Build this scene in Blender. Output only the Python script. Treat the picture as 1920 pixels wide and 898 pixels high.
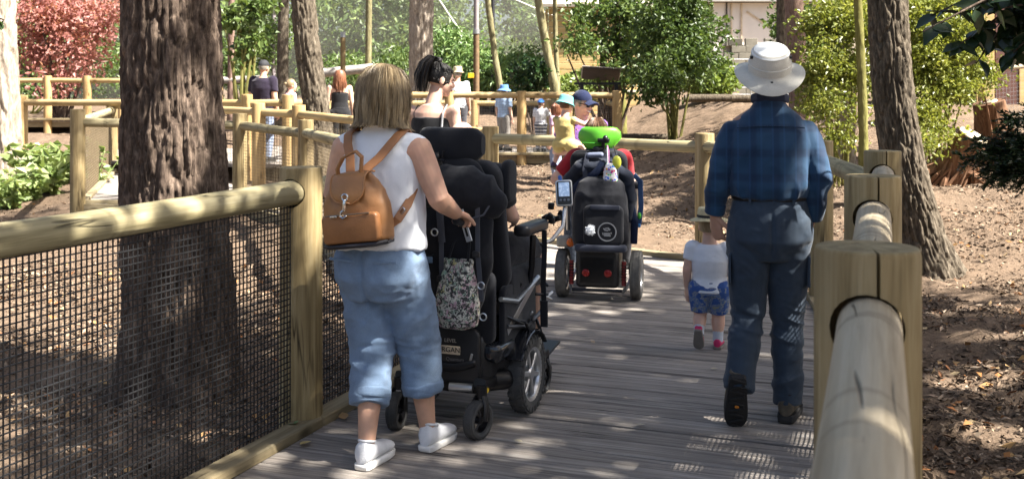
import bpy, math, random
import numpy as np
from mathutils import Vector, Matrix, Euler
random.seed(7); RNG = np.random.default_rng(11)
R = math.radians
for o in list(bpy.data.objects): bpy.data.objects.remove(o)
SC = bpy.context.scene
COL = SC.collection
# ------------------------------------------------------------------ camera, sky, sun, exposure
CAM_H = 1.56; FPX = 2000.0; HOR = 178.0
cd = bpy.data.cameras.new('camera'); cam = bpy.data.objects.new('camera', cd); COL.objects.link(cam)
cam.location = (0, 0, CAM_H); cam.rotation_euler = (R(90), 0, 0)
cd.sensor_width = 36; cd.lens = FPX/1920*36; cd.shift_y = -(449-HOR)/1920
cd.clip_start = .05; cd.clip_end = 400
cd.dof.use_dof = True; cd.dof.focus_distance = 5.6; cd.dof.aperture_fstop = 6.3
SC.camera = cam
SUN_AZ = (.94, -.34); SUN_EL = R(52)
wd = bpy.data.worlds.new('World'); SC.world = wd; wd.use_nodes = True
nt = wd.node_tree; bg = nt.nodes['Background']
sky = nt.nodes.new('ShaderNodeTexSky'); sky.sky_type = 'NISHITA'; sky.sun_disc = False
sky.sun_elevation = SUN_EL; sky.sun_rotation = math.atan2(SUN_AZ[0], SUN_AZ[1])
sky.air_density = 1.0; sky.dust_density = 4.0
nt.links.new(sky.outputs[0], bg.inputs[0]); bg.inputs[1].default_value = .05
sd = bpy.data.lights.new('sun', 'SUN'); sun = bpy.data.objects.new('sun', sd); COL.objects.link(sun)
sd.energy = 5.0; sd.angle = R(.55); sd.color = (1, .95, .86)
_h = math.hypot(*SUN_AZ)
SUN_DIR = Vector((SUN_AZ[0]/_h*math.cos(SUN_EL), SUN_AZ[1]/_h*math.cos(SUN_EL), math.sin(SUN_EL)))
sun.rotation_euler = SUN_DIR.to_track_quat('Z', 'Y').to_euler(); sun.location = (12, -4, 25)
vs = SC.view_settings; vs.view_transform = 'Standard'; vs.look = 'None'; vs.gamma = 1; vs.use_curve_mapping = False
vs.exposure = 2.15
SC.cycles.max_bounces = 8; SC.cycles.transparent_max_bounces = 16
SC.cycles.use_denoising = True
def W(px, py, Y): return Vector(((px-960)/FPX*Y, Y, CAM_H-(py-HOR)/FPX*Y))
# ------------------------------------------------------------------ noise
def _hash(ix, iy, iz, seed):
    n = (ix*374761393 + iy*668265263 + iz*1274126177 + seed*974634777) & 0x7fffffff
    n = ((n ^ (n >> 13))*1274126177) & 0x7fffffff
    n = ((n ^ (n >> 15))*668265263) & 0x7fffffff
    return (n ^ (n >> 16))/float(0x7fffffff)
def vnoise(p, seed=0):
    p = np.asarray(p, float); i = np.floor(p).astype(np.int64); f = p-i; f = f*f*(3-2*f); r = 0
    for dx in (0, 1):
        wx = f[:, 0] if dx else 1-f[:, 0]
        for dy in (0, 1):
            wy = f[:, 1] if dy else 1-f[:, 1]
            for dz in (0, 1):
                wz = f[:, 2] if dz else 1-f[:, 2]
                r = r + wx*wy*wz*_hash(i[:, 0]+dx, i[:, 1]+dy, i[:, 2]+dz, seed)
    return r
def fbm(p, octv=3, seed=0):
    p = np.asarray(p, float); a = 1; s = 0; t = 0
    for k in range(octv):
        s = s+a*vnoise(p*(2**k), seed+k*17); t += a; a *= .5
    return s/t
def cells(p, seed=0):
    """cellular noise: distance to nearest, gap to second nearest, value of the cell"""
    p = np.asarray(p, float); i = np.floor(p).astype(np.int64); f1 = np.full(len(p), 9.0); f2 = np.full(len(p), 9.0); cv = np.zeros(len(p))
    for dx in (-1, 0, 1):
        for dy in (-1, 0, 1):
            for dz in (-1, 0, 1):
                c = i+np.array([dx, dy, dz]); h = [_hash(c[:, 0], c[:, 1], c[:, 2], seed+k) for k in range(3)]
                d = np.sqrt(((c+np.stack(h, 1)-p)**2).sum(1)); near = d < f1
                f2 = np.where(near, f1, np.minimum(f2, d)); cv = np.where(near, h[0], cv); f1 = np.where(near, d, f1)
    return f1, f2-f1, cv
# ------------------------------------------------------------------ materials
def newmat(name):
    m = bpy.data.materials.new(name); m.use_nodes = True; n = m.node_tree
    return m, n, n.nodes['Principled BSDF'], n.nodes['Material Output']
def N(n, t, **kw):
    x = n.nodes.new(t)
    for k, v in kw.items(): setattr(x, k, v)
    return x
def coords(n, scale=(1, 1, 1), kind='Object', rnd=False):
    tc = N(n, 'ShaderNodeTexCoord'); mp = N(n, 'ShaderNodeMapping'); n.links.new(tc.outputs[kind], mp.inputs[0])
    mp.inputs['Scale'].default_value = scale
    if rnd:
        oi = N(n, 'ShaderNodeObjectInfo'); mu = N(n, 'ShaderNodeVectorMath', operation='SCALE')
        mu.inputs[0].default_value = (37, 53, 71); n.links.new(oi.outputs['Random'], mu.inputs['Scale']); n.links.new(mu.outputs[0], mp.inputs['Location'])
    return mp.outputs[0]
def noise(n, vec, scale=5, detail=4, rough=.55, dist=0):
    t = N(n, 'ShaderNodeTexNoise'); t.inputs['Scale'].default_value = scale; t.inputs['Detail'].default_value = detail
    t.inputs['Roughness'].default_value = rough; t.inputs['Distortion'].default_value = dist; n.links.new(vec, t.inputs['Vector']); return t.outputs['Fac']
def ramp(n, fac, stops):
    r = N(n, 'ShaderNodeValToRGB'); e = r.color_ramp.elements
    while len(e) < len(stops): e.new(.5)
    for i, (p, c) in enumerate(stops): e[i].position = p; e[i].color = (*c, 1) if len(c) == 3 else c
    n.links.new(fac, r.inputs[0]); return r.outputs[0]
def mix(n, fac, a, b, bt='MIX'):
    m = N(n, 'ShaderNodeMix', data_type='RGBA', blend_type=bt)
    if hasattr(fac, 'is_linked') or hasattr(fac, 'links'): n.links.new(fac, m.inputs[0])
    else: m.inputs[0].default_value = fac
    for v, s in ((a, m.inputs[6]), (b, m.inputs[7])):
        if isinstance(v, tuple): s.default_value = (*v, 1) if len(v) == 3 else v
        else: n.links.new(v, s)
    return m.outputs[2]
def bump(n, b, h, strength=.5, dist=.01):
    x = N(n, 'ShaderNodeBump'); x.inputs['Strength'].default_value = strength; x.inputs['Distance'].default_value = dist
    n.links.new(h, x.inputs['Height']); n.links.new(x.outputs[0], b.inputs['Normal'])
def sc(c, k): return tuple(min(1, v*k) for v in c)
MATS = {}
def plain(name, c, rough=.6, metal=0, var=.15, scale=8, bmp=0, bscale=60, coat=0, spec=.5):
    if name in MATS: return MATS[name]
    m, n, b, o = newmat(name); v = coords(n)
    f = noise(n, v, scale, 5)
    n.links.new(ramp(n, f, [(.3, sc(c, 1-var)), (.7, sc(c, 1+var))]), b.inputs['Base Color'])
    b.inputs['Roughness'].default_value = rough; b.inputs['Metallic'].default_value = metal
    b.inputs['Coat Weight'].default_value = coat; b.inputs['Specular IOR Level'].default_value = spec
    if bmp: bump(n, b, noise(n, v, bscale, 3), bmp, .004)
    MATS[name] = m; return m
def fabric(name, c, rough=.9, weave=700, bmp=.25, var=.12, c2=None):
    if name in MATS: return MATS[name]
    m, n, b, o = newmat(name); v = coords(n)
    col = ramp(n, noise(n, v, 9, 5), [(.3, sc(c, 1-var)), (.7, sc(c, 1+var))])
    fine = noise(n, v, weave, 2)
    col = mix(n, ramp(n, fine, [(.35, (0, 0, 0)), (.65, (1, 1, 1))]), col, mix(n, .25, col, c2 or sc(c, 1.5)))
    n.links.new(col, b.inputs['Base Color']); b.inputs['Roughness'].default_value = rough
    b.inputs['Sheen Weight'].default_value = .15; b.inputs['Specular IOR Level'].default_value = .2
    h = N(n, 'ShaderNodeMath', operation='ADD'); n.links.new(noise(n, v, 28, 4), h.inputs[0]); n.links.new(fine, h.inputs[1])
    bump(n, b, h.outputs[0], bmp, .006)
    MATS[name] = m; return m
def skin(name, c):
    if name in MATS: return MATS[name]
    m, n, b, o = newmat(name); v = coords(n)
    n.links.new(ramp(n, noise(n, v, 14, 4), [(.3, sc(c, .85)), (.7, (min(1, c[0]*1.12), c[1]*1.05, c[2]*1.03))]), b.inputs['Base Color'])
    b.inputs['Roughness'].default_value = .5; b.inputs['Subsurface Weight'].default_value = .12
    b.inputs['Subsurface Radius'].default_value = (.012, .004, .002); b.inputs['Specular IOR Level'].default_value = .35
    bump(n, b, noise(n, v, 90, 3), .12, .002); MATS[name] = m; return m
def leafmat(name, stops, trans=.35, rough=.45):
    m, n, b, o = newmat(name)
    at = N(n, 'ShaderNodeAttribute', attribute_name='rnd')
    col = ramp(n, at.outputs['Fac'], stops)
    n.links.new(col, b.inputs['Base Color']); b.inputs['Roughness'].default_value = rough
    tr = N(n, 'ShaderNodeBsdfTranslucent'); n.links.new(mix(n, .6, col, (1.0, .95, .25), 'MULTIPLY'), tr.inputs[0])
    br = N(n, 'ShaderNodeMix', data_type='RGBA')
    ms = N(n, 'ShaderNodeMixShader'); ms.inputs[0].default_value = trans
    n.links.new(b.outputs[0], ms.inputs[1]); n.links.new(tr.outputs[0], ms.inputs[2]); n.links.new(ms.outputs[0], o.inputs[0]); n.nodes.remove(br)
    MATS[name] = m; return m
def wood(name, cols, axis='Z', rough=.75, grain=14, knots=True, rndobj=True, crack=.0, bstr=.5, along=.9):
    """cols: dark, mid, light.  axis: the local axis the grain follows"""
    m, n, b, o = newmat(name)
    s = [grain]*3; s['XYZ'.index(axis)] = along
    v = coords(n, tuple(s), 'Object', rndobj)
    g = noise(n, v, 1.6, 7, .62, .6)
    col = ramp(n, g, [(.25, cols[0]), (.5, cols[1]), (.75, cols[2])])
    v2 = coords(n, (1, 1, 1), 'Object', rndobj); big = noise(n, v2, 3.2, 4)
    col = mix(n, ramp(n, big, [(.35, (0, 0, 0)), (.7, (.55, .55, .55))]), col, mix(n, .5, col, cols[0]))
    if knots:
        s2 = [5.0]*3; s2['XYZ'.index(axis)] = 2.2
        v3 = coords(n, tuple(s2), 'Object', rndobj); vo = N(n, 'ShaderNodeTexVoronoi'); vo.inputs['Scale'].default_value = 1.0; n.links.new(v3, vo.inputs['Vector'])
        k = ramp(n, vo.outputs['Distance'], [(.06, (1, 1, 1)), (.17, (0, 0, 0))])
        col = mix(n, k, col, sc(cols[0], .55))
    if crack:
        s4 = [crack]*3; s4['XYZ'.index(axis)] = .55
        c1 = noise(n, coords(n, tuple(s4), 'Object', rndobj), 1.0, 3, .5, .3)
        lm = ramp(n, c1, [(.485, (0, 0, 0)), (.5, (1, 1, 1)), (.515, (0, 0, 0))])
        gate = ramp(n, noise(n, v2, 2.1, 2), [(.5, (0, 0, 0)), (.62, (1, 1, 1))])
        lm = mix(n, 1.0, lm, gate, 'MULTIPLY')
        col = mix(n, lm, col, sc(cols[0], .25))
    oi = N(n, 'ShaderNodeObjectInfo'); col = mix(n, .45, col, ramp(n, oi.outputs['Random'], [(0, (.72, .72, .72)), (1, (1, 1, 1))]), 'MULTIPLY')
    n.links.new(col, b.inputs['Base Color']); b.inputs['Roughness'].default_value = rough; b.inputs['Specular IOR Level'].default_value = .3
    bump(n, b, g, bstr, .006); MATS[name] = m; return m
# ------------------------------------------------------------------ mesh building
class MB:
    def __init__(s): s.v = []; s.f = []; s.r = []; s.mi = []; s.n = 0; s.cur = 0
    def add(s, vs, fs, r=.5):
        b = s.n; s.v.extend([tuple(x) for x in vs]); s.n += len(vs); s.r.extend([r]*len(vs))
        s.f.extend([tuple(i+b for i in f) for f in fs]); s.mi.extend([s.cur]*len(fs)); return s
    def box(s, c, d, M=None, ch=0.0, r=.5):
        x, y, z = [k/2 for k in d]; c = Vector(c)
        if ch <= 0:
            vs = [Vector((a*x, b_*y, e*z)) for e in (-1, 1) for b_ in (-1, 1) for a in (-1, 1)]
            fs = [(0, 2, 3, 1), (4, 5, 7, 6), (0, 1, 5, 4), (2, 6, 7, 3), (0, 4, 6, 2), (1, 3, 7, 5)]
        else:
            ch = min(ch, x*.95, y*.95, z*.95)
            def ring(xx, yy, zz, k): return [Vector(q) for q in ((-xx+k, -yy, zz), (xx-k, -yy, zz), (xx, -yy+k, zz), (xx, yy-k, zz), (xx-k, yy, zz), (-xx+k, yy, zz), (-xx, yy-k, zz), (-xx, -yy+k, zz))]
            rs = [ring(x-ch, y-ch, -z, ch*.4), ring(x, y, -z+ch, ch), ring(x, y, z-ch, ch), ring(x-ch, y-ch, z, ch*.4)]
            return s.loft([[((M @ p) if M else p)+c for p in q] for q in rs], r=r)
        s.add([((M @ p) if M else p)+c for p in vs], fs, r); return s
    def loft(s, rings, caps=True, closed=True, r=.5):
        k = len(rings[0]); vs = [p for q in rings for p in q]; fs = []
        for i in range(len(rings)-1):
            for j in range(k if closed else k-1):
                a = i*k+j; b = i*k+(j+1) % k; fs.append((a, b, b+k, a+k))
        if caps:
            fs.append(tuple(range(k-1, -1, -1))); fs.append(tuple(range((len(rings)-1)*k, len(rings)*k)))
        return s.add(vs, fs, r)
    def tube(s, pts, rad, n=8, ref=None, caps=True, rnd=False, r=.5, pw=2.0, spin=0):
        """swept tube; rad: number, list, or list of (along ref, across); rnd: rounded ends ('a' start only, 'b' end only)"""
        pts = [Vector(p) for p in pts]; m = len(pts)
        if not isinstance(rad, (list, tuple)): rad = [rad]*m
        rad = [(q, q) if not isinstance(q, (list, tuple)) else q for q in rad]
        T = []
        for i in range(m):
            t = (pts[min(i+1, m-1)]-pts[max(i-1, 0)]); T.append(t.normalized() if t.length > 1e-9 else Vector((0, 0, 1)))
        if ref is None:
            ref = Vector((1, 0, 0)) if abs(T[0].x) < .8 else Vector((0, 1, 0))
            fixed = False
        else: ref = Vector(ref); fixed = True
        rings = []; nr = ref
        if rnd:
            pre = []; post = []
            for k in (.92, .72, .38):
                c = math.sqrt(max(0, 1-k*k))
                pre.append((pts[0]-T[0]*(max(rad[0])*k), (rad[0][0]*c, rad[0][1]*c), T[0]))
                post.append((pts[-1]+T[-1]*(max(rad[-1])*k), (rad[-1][0]*c, rad[-1][1]*c), T[-1]))
            seq = (pre if rnd != 'b' else [])+list(zip(pts, rad, T))+(post[::-1] if rnd != 'a' else [])
        else: seq = list(zip(pts, rad, T))
        for p, (ra, rb), t in seq:
            base = ref if fixed else nr
            nn = base-t*base.dot(t)
            if nn.length < 1e-6: nn = t.orthogonal()
            nn.normalize(); nr = nn; bb = t.cross(nn)
            ring = []
            for j in range(n):
                a = 2*math.pi*j/n+spin; ca, sa = math.cos(a), math.sin(a)
                if pw != 2.0:
                    ca = math.copysign(abs(ca)**(2/pw), ca); sa = math.copysign(abs(sa)**(2/pw), sa)
                ring.append(p+nn*(ra*ca)+bb*(rb*sa))
            rings.append(ring)
        return s.loft(rings, caps, True, r)
    def ell(s, c, rad, M=None, n=16, m=10, r=.5):
        c = Vector(c); rings = []
        for i in range(1, m):
            a = math.pi*i/m-math.pi/2; q = []
            for j in range(n):
                t = 2*math.pi*j/n; p = Vector((rad[0]*math.cos(a)*math.cos(t), rad[1]*math.cos(a)*math.sin(t), rad[2]*math.sin(a)))
                q.append(((M @ p) if M else p)+c)
            rings.append(q)
        return s.loft(rings, r=r)
    def lathe(s, prof, n=24, M=None, c=(0, 0, 0), r=.5, closed=False):
        """prof: (radius, height) about local Z"""
        c = Vector(c); rings = []
        for (q, z) in prof:
            ring = []
            for j in range(n):
                t = 2*math.pi*j/n; p = Vector((q*math.cos(t), q*math.sin(t), z)); ring.append(((M @ p) if M else p)+c)
            rings.append(ring)
        if closed: rings.append(rings[0]); return s.loft(rings, caps=False, r=r)
        return s.loft(rings, caps=True, r=r)
    def rbox(s, c, d, rad=.03, M=None, seg=4, edge=None, r=.5):
        """rounded slab: corners rounded in its local XY, edges eased along Z"""
        x, y, z = [k/2 for k in d]; rad = min(rad, x*.98, y*.98); e = edge if edge is not None else min(z*.9, rad*.6); c = Vector(c); rings = []
        def ring(inset, zz):
            q = []; rr = max(rad-inset, .001)
            for (sx, sy, a0) in ((1, -1, -90), (1, 1, 0), (-1, 1, 90), (-1, -1, 180)):
                for k in range(seg+1):
                    a = R(a0+90*k/seg); p = Vector((sx*(x-rad)+rr*math.cos(a), sy*(y-rad)+rr*math.sin(a), zz)); q.append(((M @ p) if M else p)+c)
            return q
        for k in range(4):
            a = R(90*k/3); rings.append(ring(e*(1-math.sin(a)), -z+e*(1-math.cos(a))))
        for k in range(3, -1, -1):
            a = R(90*k/3); rings.append(ring(e*(1-math.sin(a)), z-e*(1-math.cos(a))))
        return s.loft(rings, r=r)
    def mesh(s, name='m', mats=None, smooth=True):
        me = bpy.data.meshes.new(name); me.from_pydata(s.v, [], s.f)
        at = me.attributes.new('rnd', 'FLOAT', 'POINT'); at.data.foreach_set('value', np.array(s.r, np.float32))
        for m in (mats or []): me.materials.append(m)
        if mats and len(mats) > 1: me.polygons.foreach_set('material_index', np.array(s.mi, np.int32))
        me.polygons.foreach_set('use_smooth', np.ones(len(me.polygons), bool) if smooth else np.zeros(len(me.polygons), bool))
        me.update(); return me
    def build(s, name, mat, parent=None, smooth=True, angle=40):
        me = s.mesh(name, mat if isinstance(mat, list) else [mat], smooth)
        if smooth and angle: 
            try: me.set_sharp_from_angle(angle=R(angle))
            except Exception: pass
        return link(name, me, parent)
def link(name, me, parent=None):
    o = bpy.data.objects.new(name, me); COL.objects.link(o)
    if parent: o.parent = parent
    return o
def npmesh(name, V, F, mat, parent=None, rnd=None, smooth=False):
    """V (n,3), F (m,k) arrays"""
    V = np.asarray(V, np.float32); F = np.asarray(F, np.int32); k = F.shape[1]
    me = bpy.data.meshes.new(name); me.vertices.add(len(V)); me.vertices.foreach_set('co', V.ravel())
    me.loops.add(F.size); me.loops.foreach_set('vertex_index', F.ravel())
    me.polygons.add(len(F)); me.polygons.foreach_set('loop_start', np.arange(0, F.size, k, dtype=np.int32))
    me.polygons.foreach_set('use_smooth', np.full(len(F), smooth))
    if rnd is not None:
        at = me.attributes.new('rnd', 'FLOAT', 'POINT'); at.data.foreach_set('value', np.asarray(rnd, np.float32))
    me.materials.append(mat); me.update(calc_edges=True); me.validate()
    return link(name, me, parent)
def tag(o, label=None, cat=None, group=None, kind=None):
    if label: o['label'] = label
    if cat: o['category'] = cat
    if group: o['group'] = group
    if kind: o['kind'] = kind
    return o
def thing(name, loc, label, cat, group=None, heading=0):
    o = bpy.data.objects.new(name, None); COL.objects.link(o); o.location = loc; o.rotation_euler = (0, 0, -R(heading))
    o.empty_display_size = .1
    return tag(o, label, cat, group)
TMP = SC
def remesh(mb, voxel=.008, smooth=3, fn=None, factor=.5):
    me = mb.mesh('t'); ob = bpy.data.objects.new('t', me); TMP.collection.objects.link(ob)
    md = ob.modifiers.new('r', 'REMESH'); md.mode = 'VOXEL'; md.voxel_size = voxel; md.use_smooth_shade = True
    if smooth:
        s = ob.modifiers.new('s', 'SMOOTH'); s.iterations = smooth; s.factor = factor
    dg = bpy.context.evaluated_depsgraph_get();
    out = bpy.data.meshes.new_from_object(ob.evaluated_get(dg))
    bpy.data.objects.remove(ob); bpy.data.meshes.remove(me)
    if fn is not None:
        nv = len(out.vertices); co = np.empty(nv*3, np.float32); out.vertices.foreach_get('co', co)
        no = np.empty(nv*3, np.float32); out.vertex_normals.foreach_get('vector', no)
        co = fn(co.reshape(-1, 3).astype(float), no.reshape(-1, 3).astype(float)).astype(np.float32)
        out.vertices.foreach_set('co', co.ravel())
    out.polygons.foreach_set('use_smooth', np.ones(len(out.polygons), bool)); out.update()
    return out
def rebuild(name, mb, mat, parent, voxel=.008, smooth=3, fn=None):
    me = remesh(mb, voxel, smooth, fn); me.name = name; me.materials.clear(); me.materials.append(mat)
    return link(name, me, parent)
def wrinkle(amp=.006, fs=(9, 9, 14), seed=1, zlo=None, zhi=None, ridged=True):
    def fn(co, no):
        w = co+.03*(np.stack([vnoise(co*7, seed+5), vnoise(co*7, seed+6), vnoise(co*7, seed+7)], 1)-.5)
        d = fbm(w*np.array(fs), 3, seed)
        if ridged: d = 1-np.abs(2*d-1)*2.2
        else: d = (d-.5)*2
        m = 1.0
        if zlo is not None: m = np.clip((co[:, 2]-zlo)/max(zhi-zlo, 1e-6), 0, 1)
        return co+no*(amp*d*m)[:, None]
    return fn
# ------------------------------------------------------------------ ground
def sstep(x, a, b):
    t = np.clip((x-a)/(b-a), 0, 1); return t*t*(3-2*t)
def gz(x, y, rough=True):
    x = np.asarray(x, float); y = np.asarray(y, float)
    Lz = np.interp(y, [-10, 14, 26, 40, 120], [-.22, -.12, .55, 1.3, 2.2])
    Cz = np.interp(y, [-10, 11.5, 20, 24.5, 33, 120], [-.22, -.2, .2, .22, 1.3, 2.4])
    Rz = np.interp(y, [-10, 9.5, 14, 22, 40, 120], [-.2, -.16, .45, 1.35, 1.7, 2.4])
    a = sstep(x, -6.5, -4); b = sstep(x, 1.6, 5.4)
    z = Lz*(1-a)+Cz*a*(1-b)+Rz*b
    if rough:
        p = np.stack([x, y, x*0], -1).reshape(-1, 3)
        z = z+((fbm(p*1.1, 3, 3)-.5)*.20+(fbm(p*4.2, 3, 9)-.5)*.12).reshape(z.shape)
    return z
def gz1(x, y): return float(gz(np.array([x]), np.array([y]))[0])
def mulch_mat():
    m, n, b, o = newmat('mulch')
    v = coords(n, (1, 1, 1)); big = noise(n, v, .9, 4); mid = noise(n, v, 9, 5, .65); fine = noise(n, v, 70, 4, .7)
    c = ramp(n, mid, [(.3, (.035, .024, .016)), (.5, (.105, .072, .048)), (.68, (.22, .155, .108))])
    c = mix(n, ramp(n, fine, [(.4, (0, 0, 0)), (.62, (.8, .8, .8))]), c, (.22, .16, .115))
    c = mix(n, ramp(n, big, [(.35, (0, 0, 0)), (.65, (.5, .5, .5))]), c, (.14, .098, .066))
    n.links.new(c, b.inputs['Base Color']); b.inputs['Roughness'].default_value = .95; b.inputs['Specular IOR Level'].default_value = .15
    h = N(n, 'ShaderNodeMath', operation='MULTIPLY_ADD'); n.links.new(fine, h.inputs[0]); h.inputs[1].default_value = .5; n.links.new(mid, h.inputs[2])
    bump(n, b, h.outputs[0], 1.0, .03); return m
MULCH = mulch_mat()
def build_ground():
    nx = np.concatenate([np.linspace(-90, -12, 30)[:-1], np.linspace(-12, 14, 330), np.linspace(14, 95, 30)[1:]])
    ny = np.concatenate([np.linspace(-14, 2, 20)[:-1], np.linspace(2, 14, 200), np.linspace(14, 34, 130)[1:], np.linspace(34, 150, 40)[1:]])
    X, Y = np.meshgrid(nx, ny); Z = gz(X, Y); V = np.stack([X, Y, Z], -1).reshape(-1, 3); w = len(nx); h = len(ny)
    i, j = np.meshgrid(np.arange(w-1), np.arange(h-1)); a = (j*w+i).ravel()
    tag(npmesh('ground', V, np.stack([a, a+1, a+1+w, a+w], 1), MULCH, smooth=True), kind='structure')
build_ground()
def chip_mat(name, stops):
    m, n, b, o = newmat(name); at = N(n, 'ShaderNodeAttribute', attribute_name='rnd')
    c = ramp(n, at.outputs['Fac'], stops); n.links.new(c, b.inputs['Base Color']); b.inputs['Roughness'].default_value = .85
    b.inputs['Specular IOR Level'].default_value = .25
    return m
CHIP = chip_mat('wood_chips', [(0, (.03, .02, .014)), (.3, (.085, .057, .038)), (.55, (.17, .12, .082)), (.8, (.25, .185, .13)), (.95, (.36, .28, .205)), (1, (.32, .14, .06))])
def frames(n, tilt):
    """random orthonormal frames with normals near up"""
    nr = np.stack([RNG.normal(0, tilt, n), RNG.normal(0, tilt, n), np.ones(n)], 1); nr /= np.linalg.norm(nr, axis=1)[:, None]
    t = RNG.normal(size=(n, 3)); t -= nr*(t*nr).sum(1)[:, None]; t /= np.linalg.norm(t, axis=1)[:, None]
    return t, np.cross(nr, t), nr
def chips(name, P, length, width, tilt, mat, label, curl=.25):
    n = len(P); t, b, nr = frames(n, tilt)
    L = (length[0]+(length[1]-length[0])*RNG.random(n)**1.6)[:, None]; Wd = (width[0]+(width[1]-width[0])*RNG.random(n)**1.5)[:, None]
    k = (RNG.normal(0, curl, n))[:, None]*L*.5; up = nr*(.004+.010*RNG.random(n))[:, None]
    V = np.stack([P-t*L/2+up, P-b*Wd/2+nr*k*.3+up, P+t*L/2+up, P+b*Wd/2+nr*(k*.8)+up], 1).reshape(-1, 3)
    r = np.repeat(np.clip(RNG.random(n), 0, 1), 4)
    o = npmesh(name, V, np.arange(4*n).reshape(-1, 4), mat, rnd=r); return tag(o, label, None, kind='stuff')
# ------------------------------------------------------------------ boardwalks
PLANK = wood('weathered_plank', ((.08, .068, .058), (.285, .252, .224), (.48, .44, .395)), 'X', .78, 26, False, True, crack=16, bstr=.9, along=.7)
POSTW = wood('treated_pine_post', ((.115, .08, .035), (.31, .235, .115), (.46, .375, .215)), 'Z', .7, 17, True, True, crack=11, bstr=.5, along=1.3)
def rail_mat(name, cols):
    m, n, b, o = newmat(name); v = coords(n, (1.4, 34, 34), 'Object', True); g_ = noise(n, v, 1.0, 5, .6)
    c = ramp(n, g_, [(.3, cols[0]), (.5, cols[1]), (.72, cols[2])])
    # whorls: darker bands round the log where branches stood
    wv = coords(n, (2.6, .5, .5), 'Object', True); w = noise(n, wv, 1.3, 2, .5, .4); c = mix(n, ramp(n, w, [(.56, (0, 0, 0)), (.6, (.45, .45, .45)), (.64, (0, 0, 0))]), c, sc(cols[0], .6))
    # drying cracks along the log
    k = noise(n, coords(n, (.8, 13, 13), 'Object', True), 1.0, 2, .5, .2); gate = ramp(n, noise(n, coords(n, (3.0, 5, 5), 'Object', True), 1.0, 2), [(.52, (0, 0, 0)), (.6, (1, 1, 1))])
    lm = mix(n, 1.0, ramp(n, k, [(.487, (0, 0, 0)), (.5, (1, 1, 1)), (.513, (0, 0, 0))]), gate, 'MULTIPLY'); c = mix(n, lm, c, sc(cols[0], .22))
    vo = N(n, 'ShaderNodeTexVoronoi'); vo.inputs['Scale'].default_value = 1.0; n.links.new(coords(n, (2.2, 7, 7), 'Object', True), vo.inputs['Vector'])
    c = mix(n, ramp(n, vo.outputs['Distance'], [(.07, (.9, .9, .9)), (.2, (0, 0, 0))]), c, sc(cols[0], .45))
    n.links.new(c, b.inputs['Base Color']); b.inputs['Roughness'].default_value = .7; b.inputs['Specular IOR Level'].default_value = .3
    h = N(n, 'ShaderNodeMath', operation='SUBTRACT'); n.links.new(g_, h.inputs[0]); n.links.new(lm, h.inputs[1]); bump(n, b, h.outputs[0], .6, .006); return m
RRAIL = rail_mat('silvered_pine_rail', ((.27, .215, .14), (.40, .335, .235), (.50, .43, .32)))
FRAIL = rail_mat('treated_pine_rail', ((.17, .14, .07), (.31, .265, .15), (.42, .37, .235)))
PALEP = wood('sunlit_pine_post', ((.28, .17, .06), (.46, .31, .14), (.56, .41, .20)), 'Z', .7, 9, True, True, bstr=.3)  # lighter yellow copy of the post timber, sunlight put into the colour
PALER = wood('sunlit_pine_rail', ((.28, .18, .07), (.46, .33, .16), (.58, .44, .24)), 'X', .7, 9, True, True, bstr=.3)  # rails to match, also coloured as if in full sun
BOARD = wood('sawn_kerb_board', ((.15, .115, .06), (.29, .235, .14), (.40, .34, .22)), 'X', .75, 16, True, True, crack=12, bstr=.5)
WIRE = plain('black_wire', (.016, .016, .017), .45, 0, .1, spec=.5)
WIRET = plain('tan_wire', (.16, .12, .07), .6, 0, .1)
def interval(poly, a, ax, pt=1e-6):
    """across-extent of polygon (list of (along, across)) at station a"""
    xs = []
    for (a0, b0), (a1, b1) in zip(poly, poly[1:]+poly[:1]):
        if (a0-a)*(a1-a) <= 0 and abs(a1-a0) > 1e-9: xs.append(b0+(b1-b0)*(a-a0)/(a1-a0))
    return (min(xs), max(xs)) if len(xs) >= 2 else None
def deck(name, poly, heading, zf, pw=.2, gap=.014, th=.05):
    """planks laid across the direction HEADING; each is a child of the boardwalk"""
    root = bpy.data.objects.new(name, None); COL.objects.link(root); tag(root, kind='structure')
    u = Vector((math.sin(R(heading)), math.cos(R(heading)))); w = Vector((u.y, -u.x))
    pl = [(Vector(p).dot(u), Vector(p).dot(w)) for p in poly]
    a = min(p[0] for p in pl)+.01; amax = max(p[0] for p in pl)-.01; k = 0
    while a < amax:
        pwk = pw*random.uniform(.94, 1.06); a1 = min(a+pwk-gap*random.uniform(.6, 1.7), amax)
        i0 = interval(pl, a, 0); i1 = interval(pl, a1, 0)
        if i0 and i1 and a1-a > .04:
            c = u*(a+a1)/2+w*(i0[0]+i0[1])/2; z = zf(c.x, c.y)+random.uniform(-.003, .003)
            cb = (i0[0]+i0[1])/2; h = (a1-a)/2; e = .006; n = 9; rings = []
            for q in range(n):
                f = q/(n-1); lo = i0[0]+(i0[1]-i0[0])*f-cb; hi = i1[0]+(i1[1]-i1[0])*f-cb
                x = (lo+hi)/2; j0 = random.uniform(-.004, .004); j1 = random.uniform(-.004, .004); sg = random.uniform(-.002, .002)
                rings.append([Vector((lo, -h+j0, -th)), Vector((lo, -h+j0, -e+sg)), Vector((lo, -h+j0+e, sg)), Vector((x, 0, sg+.001)), Vector((hi, h+j1-e, sg)), Vector((hi, h+j1, -e+sg)), Vector((hi, h+j1, -th))])
            # local x across the deck, local y along it
            o = MB().loft(rings).build('plank', PLANK, root, True, 30)
            o.location = (c.x, c.y, z); o.rotation_euler = (random.uniform(-.004, .004), 0, -R(heading))
        a += pwk; k += 1
    return root
AX = 20.5
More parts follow.
